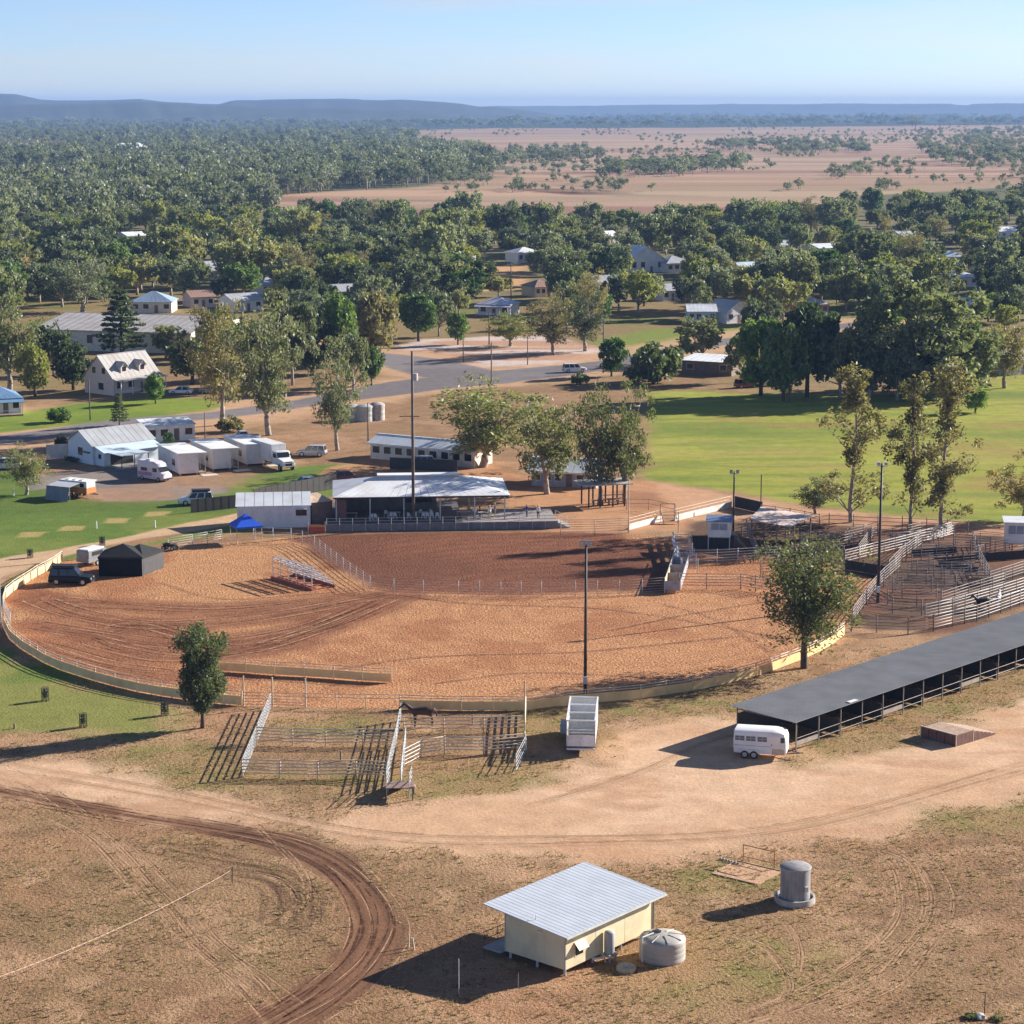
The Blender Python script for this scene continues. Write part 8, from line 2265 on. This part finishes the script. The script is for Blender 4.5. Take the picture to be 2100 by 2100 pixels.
def banner():
    p = G(632, 1093)
    root = empty('banner_fence', p, R(0), 'red and orange banner hung on the rail left of the pavilion deck', 'banner')
    for x in (0, 2.2): MB().tube((x, 0, 0), (x, 0, 1.5), 0.04).build('post', M_GALV, root)
    MB().box(0.05, 2.15, -0.03, -0.01, 0.15, 0.75).build('lower_cloth', mat('banner_red', (0.55, 0.10, 0.05), 0.7), root)
    MB().box(0.05, 2.15, -0.03, -0.01, 0.78, 1.1).build('upper_cloth', mat('banner_orange', (0.72, 0.30, 0.10), 0.7), root)
banner()

# ---- round the pavilion
house((487, 1084), (637, 1081), 4.6, 2.9, 0.9, 'white skillion-roofed shed left of the pavilion', 'skillion', WW, roof_mat('shed_pale', (0.60, 0.62, 0.64)), name='white_shed', windows=0, door=False, eave=0.2, cat='shed')
def shed_extras():
    root = [o for o in bpy.data.objects if o.name == 'white_shed'][0]
    L = (G(637, 1081) - G(487, 1084)).length
    window(root, L * 0.80, L * 0.95, 1.55, 2.4); MB().box(L * 0.80, L * 0.95, -0.5, -0.04, 2.45, 2.5).build('awning', WW, root)
shed_extras()
house((640, 1078), (682, 1074), 5.0, 3.0, 0.3, 'tan flat-roofed link between the white shed and the pavilion', 'skillion', WDK, roof_mat('tan', (0.58, 0.42, 0.28)), name='store_room', windows=0, eave=0.15, cat='shed', ns=3)
house((760, 940), (972, 960), 5.5, 2.6, 0.9, 'long pale toilet block with white roof behind the pavilion', 'gable', WC, RW, name='toilet_block', windows=9, door=False, eave=0.4, cat='building', ns=12)
house((1090, 996), (1222, 1002), 6.0, 2.4, 1.3, 'white-roofed open stand behind the pavilion under the gums', 'gable', mat('wall_lilac', (0.40, 0.38, 0.46), 0.7, var=0.1), RW, name='spectator_stand', windows=5, eave=0.8, cat='stand', ns=8)
def pergola():
    a = G(1205, 1042); b = G(1284, 1038); d = b - a; L = d.length
    root = empty('pergola', a, math.atan2(d.y, d.x), 'flat-roofed timber pergola with dark posts below the paired gums', 'pergola')
    for x in (0.2, L * 0.33, L * 0.66, L - 0.2):
        for y in (0.1, 3.4): MB().box(x - 0.09, x + 0.09, y - 0.09, y + 0.09, -0.05, 3.1).build('post', mat('pergola_post', (0.06, 0.045, 0.04), 0.8), root)
    MB().box(-0.8, L + 0.8, -0.6, 4.1, 3.102, 3.25).build('roof', mat('pergola_roof', (0.42, 0.38, 0.35), 0.7, var=0.15), root)
    for z in (0.6, 1.1, 1.6): MB().box(L * 0.4, L - 0.1, 0.0, 0.06, z, z + 0.12).build('rail', M_TIMBER, root)
    for x in (L * 0.2, L * 0.6): MB().box(x, x + 1.8, 1.2, 2.0, 0.7, 0.76).box(x + 0.2, x + 0.3, 1.3, 1.9, 0, 0.7).box(x + 1.5, x + 1.6, 1.3, 1.9, 0, 0.7).build('table', M_TIMBER, root)
pergola()
def timber_stand():
    p = G(1360, 1076); root = empty('timber_stand', p, R(10), 'small stepped timber stand between the two white walls', 'stand')
    for i in range(4): MB().box(0, 2.2, i * 0.5, i * 0.5 + 0.45, 0.3 + i * 0.35, 0.36 + i * 0.35).build('seat_plank', mat('stand_plank', (0.42, 0.30, 0.20), 0.8, var=0.2), root)
    for x in (0.1, 2.0): MB().tube((x, 0, 0.1), (x, 2.0, 1.6), 0.06).tube((x, 2.0, 0), (x, 2.0, 2.4), 0.05).build('frame', M_TIMBER, root)
    MB().tube((0.1, 2.0, 2.4), (2.0, 2.0, 2.4), 0.04).build('back_rail', M_TIMBER, root)
timber_stand()
def sheet_fence(label, a, b, h, m):
    a = G(*a); b = G(*b); d = b - a; L = d.length
    root = empty('sheet_fence', a, math.atan2(d.y, d.x), label, 'fence'); n = max(2, round(L / 1.2))
    for i in range(n): MB().box(L * i / n + 0.03, L * (i + 1) / n - 0.03, -0.02, 0.02, 0.05, h).build('panel', m, root)
    for i in range(n + 1): MB().box(L * i / n - 0.028, L * i / n + 0.028, -0.04, 0.04, -0.03, h + 0.05).build('post', m, root)
MDF = mat('dark_sheet_fence', (0.055, 0.05, 0.048), 0.6, 0.1, var=0.15)
sheet_fence('dark sheet fence left of the white shed', (392, 1052), (487, 1042), 1.85, MDF)
sheet_fence('dark sheet fence behind the white shed below the parked sedan', (520, 1034), (690, 1001), 2.1, MDF)
sheet_fence('dark sheet fence at the foot of the toilet block', (800, 962), (937, 968), 1.8, MDF)
def water_tank(px, py, r, h, label, m):
    o = MB().lathe([(0, 0), (r, 0), (r, h * 0.3), (r * 0.98, h * 0.33), (r, h * 0.36), (r, h * 0.62), (r * 0.98, h * 0.65), (r, h * 0.68), (r, h), (r * 0.6, h * 1.1), (0, h * 1.13)], 20).build('water_tank', m, None); o.location = G(px, py); autosmooth(o.data)
    tag(o, label, 'tank')
MT = mat('tank_grey_green', (0.40, 0.41, 0.38), 0.6, var=0.1)
water_tank(722, 862, 1.5, 2.5, 'grey water tank, the left of three beside the dirt lane', MT); water_tank(748, 863, 1.5, 2.6, 'grey water tank, the middle of three beside the dirt lane', MT); water_tank(774, 861, 1.3, 2.8, 'pale grey water tank, the right of three beside the dirt lane', M_CONC)

# ---- caravan park
def cottage():
    r, L, D = house((141, 943), (191, 954), 11.0, 3.1, 1.9, 'pale blue gabled cottage with lean-to at the caravan park', 'gable_end', WPB, RG, name='cottage', windows=1, door=False, eave=0.35, ns=10)
    MB().prism_y([(L, 0), (L + 2.6, 0), (L + 2.6, 2.2), (L, 2.9)], 0.4, 10.6).build('lean_to', WPB, r)
    slab(r, 'lean_to_roof', [(L - 0.1, 0.1, 2.98), (L + 3.0, 0.1, 2.15), (L + 3.0, 10.9, 2.15), (L - 0.1, 10.9, 2.98)], 0.05, RPB)
    MB().box(L + 1.0, L + 1.7, 0.36, 0.395, 1.1, 1.8).build('lean_to_window', M_GLASS, r)
    MB().box(L + 2.65, L + 6.6, 1.0, 6.0, 0, 0.15).build('porch_floor', M_CONC, r)
    for y in (1.1, 3.4, 5.9): MB().box(L + 6.3, L + 6.4, y - 0.05, y + 0.05, 0.152, 2.05).build('porch_post', M_DKSTEEL, r)
    slab(r, 'porch_roof', [(L + 2.62, 0.8, 2.14), (L + 6.8, 0.8, 2.06), (L + 6.8, 6.2, 2.06), (L + 2.62, 6.2, 2.14)], 0.05, RPB)
    MB().box(L + 2.66, L + 2.72, 1.5, 5.5, 0.16, 2.0).build('porch_screen', M_BLACK, r)
    MB().box(L * 0.62, L * 0.9, -0.35, -0.02, 1.75, 1.95).build('window_awning', mat('awning_green', (0.05, 0.12, 0.11), 0.6), r)
    for i in range(4): rs = np.random.RandomState(i); c = np.array([[0.4 + i * 0.9, -0.6, 0.4]]); link('foundation_shrub', mesh_quads('foundation_shrub', leaves(rs, c, np.array([0.5]), 60, 0.2)), r, LEAF['dark'])
cottage()
slabm = mat('paving_slab', (0.60, 0.55, 0.46), 0.8, var=0.1)
def cabin(fx, fy, label, Lc=10.5, Wc=3.0, seed=0):
    p = G(fx, fy)
    root = empty('park_cabin', p, R(26), label, 'cabin', 'caravan park cabins')
    # local +y runs back from the camera
    HOUSE_SPOTS.append((p.x, p.y + 5, 5, 6))
    MB().box(0, Wc, 0, Lc, 0.35, 3.35).build('wall', mat('cabin_wall', (0.70, 0.66, 0.64), 0.55, var=0.05, dirt=(0.58, 0.5, 0.44)), root)
    slab(root, 'roof', [(-0.25, -0.25, 3.36), (Wc + 1.3, -0.25, 3.26), (Wc + 1.3, Lc + 0.25, 3.26), (-0.25, Lc + 0.25, 3.36)], 0.12, RW)
    MB().box(Wc + 0.02, Wc + 1.15, 0.05, Lc * 0.5, 0.25, 0.35).build('porch_deck', M_TIMBER, root)
    for y in (0.1, Lc * 0.25, Lc * 0.49): MB().box(Wc + 1.05, Wc + 1.15, y, y + 0.1, 0.0, 3.24).build('porch_post', M_GALV, root)
    MB().box(Wc + 0.015, Wc + 0.05, 0.4, 1.4, 0.36, 2.4).build('door', WDK, root)
    MB().box(Wc + 0.015, Wc + 0.05, 2.2, 3.6, 1.2, 2.2).build('window', M_GLASS, root)
    MB().box(-0.04, -0.01, 2.0, 3.4, 1.3, 2.2).build('window', M_GLASS, root)
    for x in (0.2, Wc - 0.2):
        for y in (0.2, Lc / 2, Lc - 0.2): MB().box(x - 0.1, x + 0.1, y - 0.1, y + 0.1, -0.02, 0.345).build('pier', M_CONC, root)
    MB().box(Wc + 0.1, Wc + 2.6, -1.8, -0.1, 0.0, 0.06).build('paving_slab', slabm, root)
cabin(368, 977, 'pale caravan park cabin beside the campervan', seed=1)
cabin(436, 967, 'pale caravan park cabin, second from the campervan', seed=2)
cabin(505, 957, 'pale caravan park cabin, third from the campervan, next to the truck', seed=3)
house((300, 908), (400, 902), 5.0, 2.6, 0.5, 'low white-roofed amenities building behind the cabins', 'skillion', WW, RW, name='amenities_block', windows=3, eave=0.3, cat='building', ns=7)
sheet_fence('pale sheet screen left of the pale blue cottage', (96, 942), (139, 940), 2.3, mat('pale_screen', (0.66, 0.62, 0.54), 0.6))
for i, (x, y, lab) in enumerate(((198, 1084, 'short white tap post on the caravan park grass'), (318, 1082, 'short white bollard pair near the dirt path'), (28, 1016, 'white power bollard beside the thin olive tree'))):
    stick('white_bollard', lab, x, y, 0.95, 0.10, M_WHITE, cat='bollard')

# ---- village across the road
def gabled_house():
    r, L, D = house((234, 812), (327, 800), 8.5, 3.4, 4.0, 'large pale gabled house with two dormers across the road', 'gable', WPK, RWARM, name='gabled_house', windows=3, verandah=2.2, eave=0.4, ns=10)
    k = 4.0 / (D / 2)
    for x in (L * 0.28, L * 0.68):
        MB().prism_y([(x - 0.8, 4.1), (x + 0.8, 4.1), (x + 0.8, 5.3), (x, 6.1), (x - 0.8, 5.3)], 0.6, 3.4).build('dormer', WPK, r)
        MB().box(x - 0.45, x + 0.45, 0.56, 0.597, 4.4, 5.3).build('dormer_window', M_GLASS, r)
        slab(r, 'dormer_roof', [(x - 1.0, 0.3, 5.15), (x, 0.3, 6.15), (x, 3.5, 6.15), (x - 1.0, 3.5, 5.15)], 0.08, RWARM); slab(r, 'dormer_roof', [(x, 0.3, 6.16), (x + 1.0, 0.3, 5.16), (x + 1.0, 3.5, 5.16), (x, 3.5, 6.16)], 0.08, RWARM)
    for y in (2.4, 5.2): MB().box(-0.05, -0.005, y, y + 0.9, 4.0, 5.1).build('gable_window', M_GLASS, r)
    MB().box(-0.05, -0.005, 3.0, 4.4, 0.9, 2.2).build('gable_window', M_GLASS, r)
gabled_house()
house((72, 716), (392, 726), 34.0, 4.6, 2.2, 'huge long warehouse with low grey roof behind the gabled house', 'gable', WC, roof_mat('warehouse', (0.40, 0.37, 0.35)), name='warehouse', windows=6, eave=0.4, cat='warehouse', ns=20, vis=20)
house((-40, 853), (44, 849), 9.0, 3.0, 1.6, 'blue-roofed verandah house at the left picture edge', 'hip', WW, RBLUE, name='verandah_house', windows=3, verandah=2.4, eave=0.4)
house((268, 642), (352, 642), 10.0, 3.0, 2.4, 'pale house with blue-grey hipped roof behind the warehouse', 'hip', WC, RB, windows=3, eave=0.5, vis=40)
house((410, 575), (470, 572), 9.0, 3.0, 2.6, 'grey-roofed gabled house deep among the trees left of centre', 'gable', WPK, RG, windows=3, vis=70)
house((980, 648), (1046, 650), 8.0, 3.2, 1.6, 'pale verandah house with white hip roof above the sandy lot', 'hip', WW, roof_mat('lilac', (0.52, 0.53, 0.60)), windows=2, verandah=2.0, vis=90)
house((1398, 766), (1500, 772), 8.0, 2.8, 0.5, 'white flat carport at the left end of the field edge trees', 'skillion', WDK, RW, name='carport', windows=2, eave=0.5, cat='carport', vis=40)
house((1412, 664), (1468, 664), 9.0, 3.2, 1.4, 'pale blue house, the left of two above the green town park', 'gable', WPB, RW, windows=3, vis=80)
house((1490, 664), (1542, 660), 8.0, 3.0, 2.6, 'white house with steep grey roof, the right of two above the green town park', 'gable_end', WW, RG, windows=2, vis=80)
house((1292, 560), (1362, 558), 12.0, 4.5, 4.0, 'big white hall with steep roof in the middle of the town', 'gable_end', WW, RW, windows=3, name='hall', cat='hall', vis=150)
house((1368, 560), (1422, 558), 10.0, 3.2, 2.0, 'grey-roofed house right of the big white hall', 'hip', WW, RG, windows=3, vis=120)
house((1160, 545), (1212, 545), 9.0, 3.2, 1.5, 'long pale house left of the big white hall', 'gable', WW, RPB, windows=4, vis=120)
house((1062, 540), (1112, 538), 9.0, 3.6, 1.6, 'raised white house with dark openings at the town centre', 'hip', WW, RW, windows=3, vis=120)
house((1680, 528), (1742, 526), 12.0, 3.4, 1.2, 'wide white-roofed building among trees right of centre', 'gable', WW, RW, windows=3, vis=160)
house((1600, 520), (1632, 520), 9.0, 3.2, 1.6, 'small cream house among trees right of centre', 'gable', WC, RW, windows=2, vis=140)
house((2050, 492), (2120, 490), 11.0, 3.4, 1.6, 'white-roofed house at the far right of the town', 'gable', WW, RW, windows=3, vis=160)
house((1930, 545), (1975, 545), 9.0, 3.2, 1.6, 'white house half hidden by trees on the right of the town', 'hip', WW, RPB, windows=2, vis=110)
house((1955, 590), (2005, 588), 9.0, 3.2, 1.6, 'pale house behind the huge domed tree', 'hip', WW, RW, windows=2, vis=90)
house((1360, 618), (1400, 616), 8.0, 3.0, 1.6, 'white-walled house between trees below the hall', 'gable', WW, RG, windows=2, vis=80)
house((2072, 770), (2130, 765), 9.0, 3.0, 1.6, 'mauve house behind the bare-trunked bronze gum', 'gable', mat('wall_mauve', (0.45, 0.44, 0.52), 0.6), RG, windows=2, vis=30)
house((1650, 648), (1700, 646), 8.0, 3.0, 1.6, 'orange-brick house glimpsed left of the huge domed tree', 'hip', mat('wall_orange_brick', (0.50, 0.24, 0.13), 0.8, var=0.15), RWARM, windows=2, vis=60)
house((0, 545), (48, 543), 9.0, 3.0, 1.5, 'grey-roofed house at the far left above the dry paddock', 'gable', WW, RPB, windows=2, vis=90)
house((100, 525), (140, 523), 9.0, 3.0, 1.5, 'long shed roof at the far left among dark trees', 'gable', WPK, RG, windows=2, vis=90)
house((262, 500), (330, 497), 9.0, 3.2, 1.2, 'long cream building far back left of centre', 'gable', WC, RW, windows=4, vis=150)
house((395, 632), (440, 630), 8.0, 3.0, 1.5, 'house with rusty roof behind the pale blue-grey hip roof', 'gable', WPK, RRUST, windows=2, vis=60)
house((480, 640), (540, 636), 8.0, 3.0, 1.5, 'pale house glimpsed behind the tall bronze gum', 'gable', WW, RG, windows=2, vis=60)
house((232, 322), (262, 322), 30.0, 9.0, 5.0, 'far white homestead shed on the wooded rise', 'gable', WW, RW, name='farm_shed', windows=1, vis=700, cat='shed')
house((268, 320), (306, 319), 30.0, 9.0, 5.0, 'far pale roofed farm building right of the homestead shed', 'gable', WW, RW, name='farm_shed', windows=1, vis=700, cat='shed')

for i, (x, y, w, st, wm_, rm_, lab) in enumerate((
        (30, 505, 34, 'hip', WW, RW, 'white cottage roof above the far left grey roof'), (196, 548, 36, 'gable', WC, RPB, 'pale blue roof among trees behind the dry left paddock'), (560, 605, 40, 'hip', WW, RG, 'grey hipped cottage behind the tall gums left of centre'),
        (640, 560, 40, 'gable', WW, RW, 'white cottage in the trees left of centre'), (715, 620, 44, 'gable', WC, RG, 'cream cottage left of the dense trees by the side road'), (900, 500, 40, 'hip', WW, RPB, 'pale roofed cottage near the orange plain edge'),
        (958, 545, 36, 'gable', WW, RW, 'small white cottage left of the bare town block'), (1250, 500, 40, 'gable', WW, RW, 'white cottage behind the big white hall'), (1490, 535, 44, 'hip', WC, RG, 'cream cottage right of the hall among trees'),
        (1545, 570, 44, 'gable', WW, RPB, 'pale blue roofed cottage between the hall and the orange-brick house'), (1800, 520, 40, 'hip', WW, RW, 'white hipped cottage right of the wide white roof'), (1870, 500, 36, 'gable', WW, RG, 'grey-roofed cottage far back on the right'),
        (2040, 560, 44, 'gable', WPB, RPB, 'pale blue cottage at the right of the town'), (1780, 585, 44, 'hip', WW, RW, 'white cottage behind the top of the domed tree'), (1250, 600, 46, 'gable', WW, RG, 'white cottage left of the white-walled house'), (1120, 610, 44, 'hip', WC, RRUST, 'rusty hipped cottage right of the pale verandah house'),
        (2010, 650, 46, 'gable', WW, RPB, 'pale cottage right of the domed tree'), (820, 590, 44, 'hip', WW, RW, 'white hipped cottage behind the dark round tree of the sandy lot'))):
    house((x - w / 2, y), (x + w / 2, y - 2), 8.5, 3.0, 1.7, lab, st, wm_, rm_, name='cottage_house', windows=3, vis=75, ns=6)
town_trees(295)
far_woods()
dry_grass()
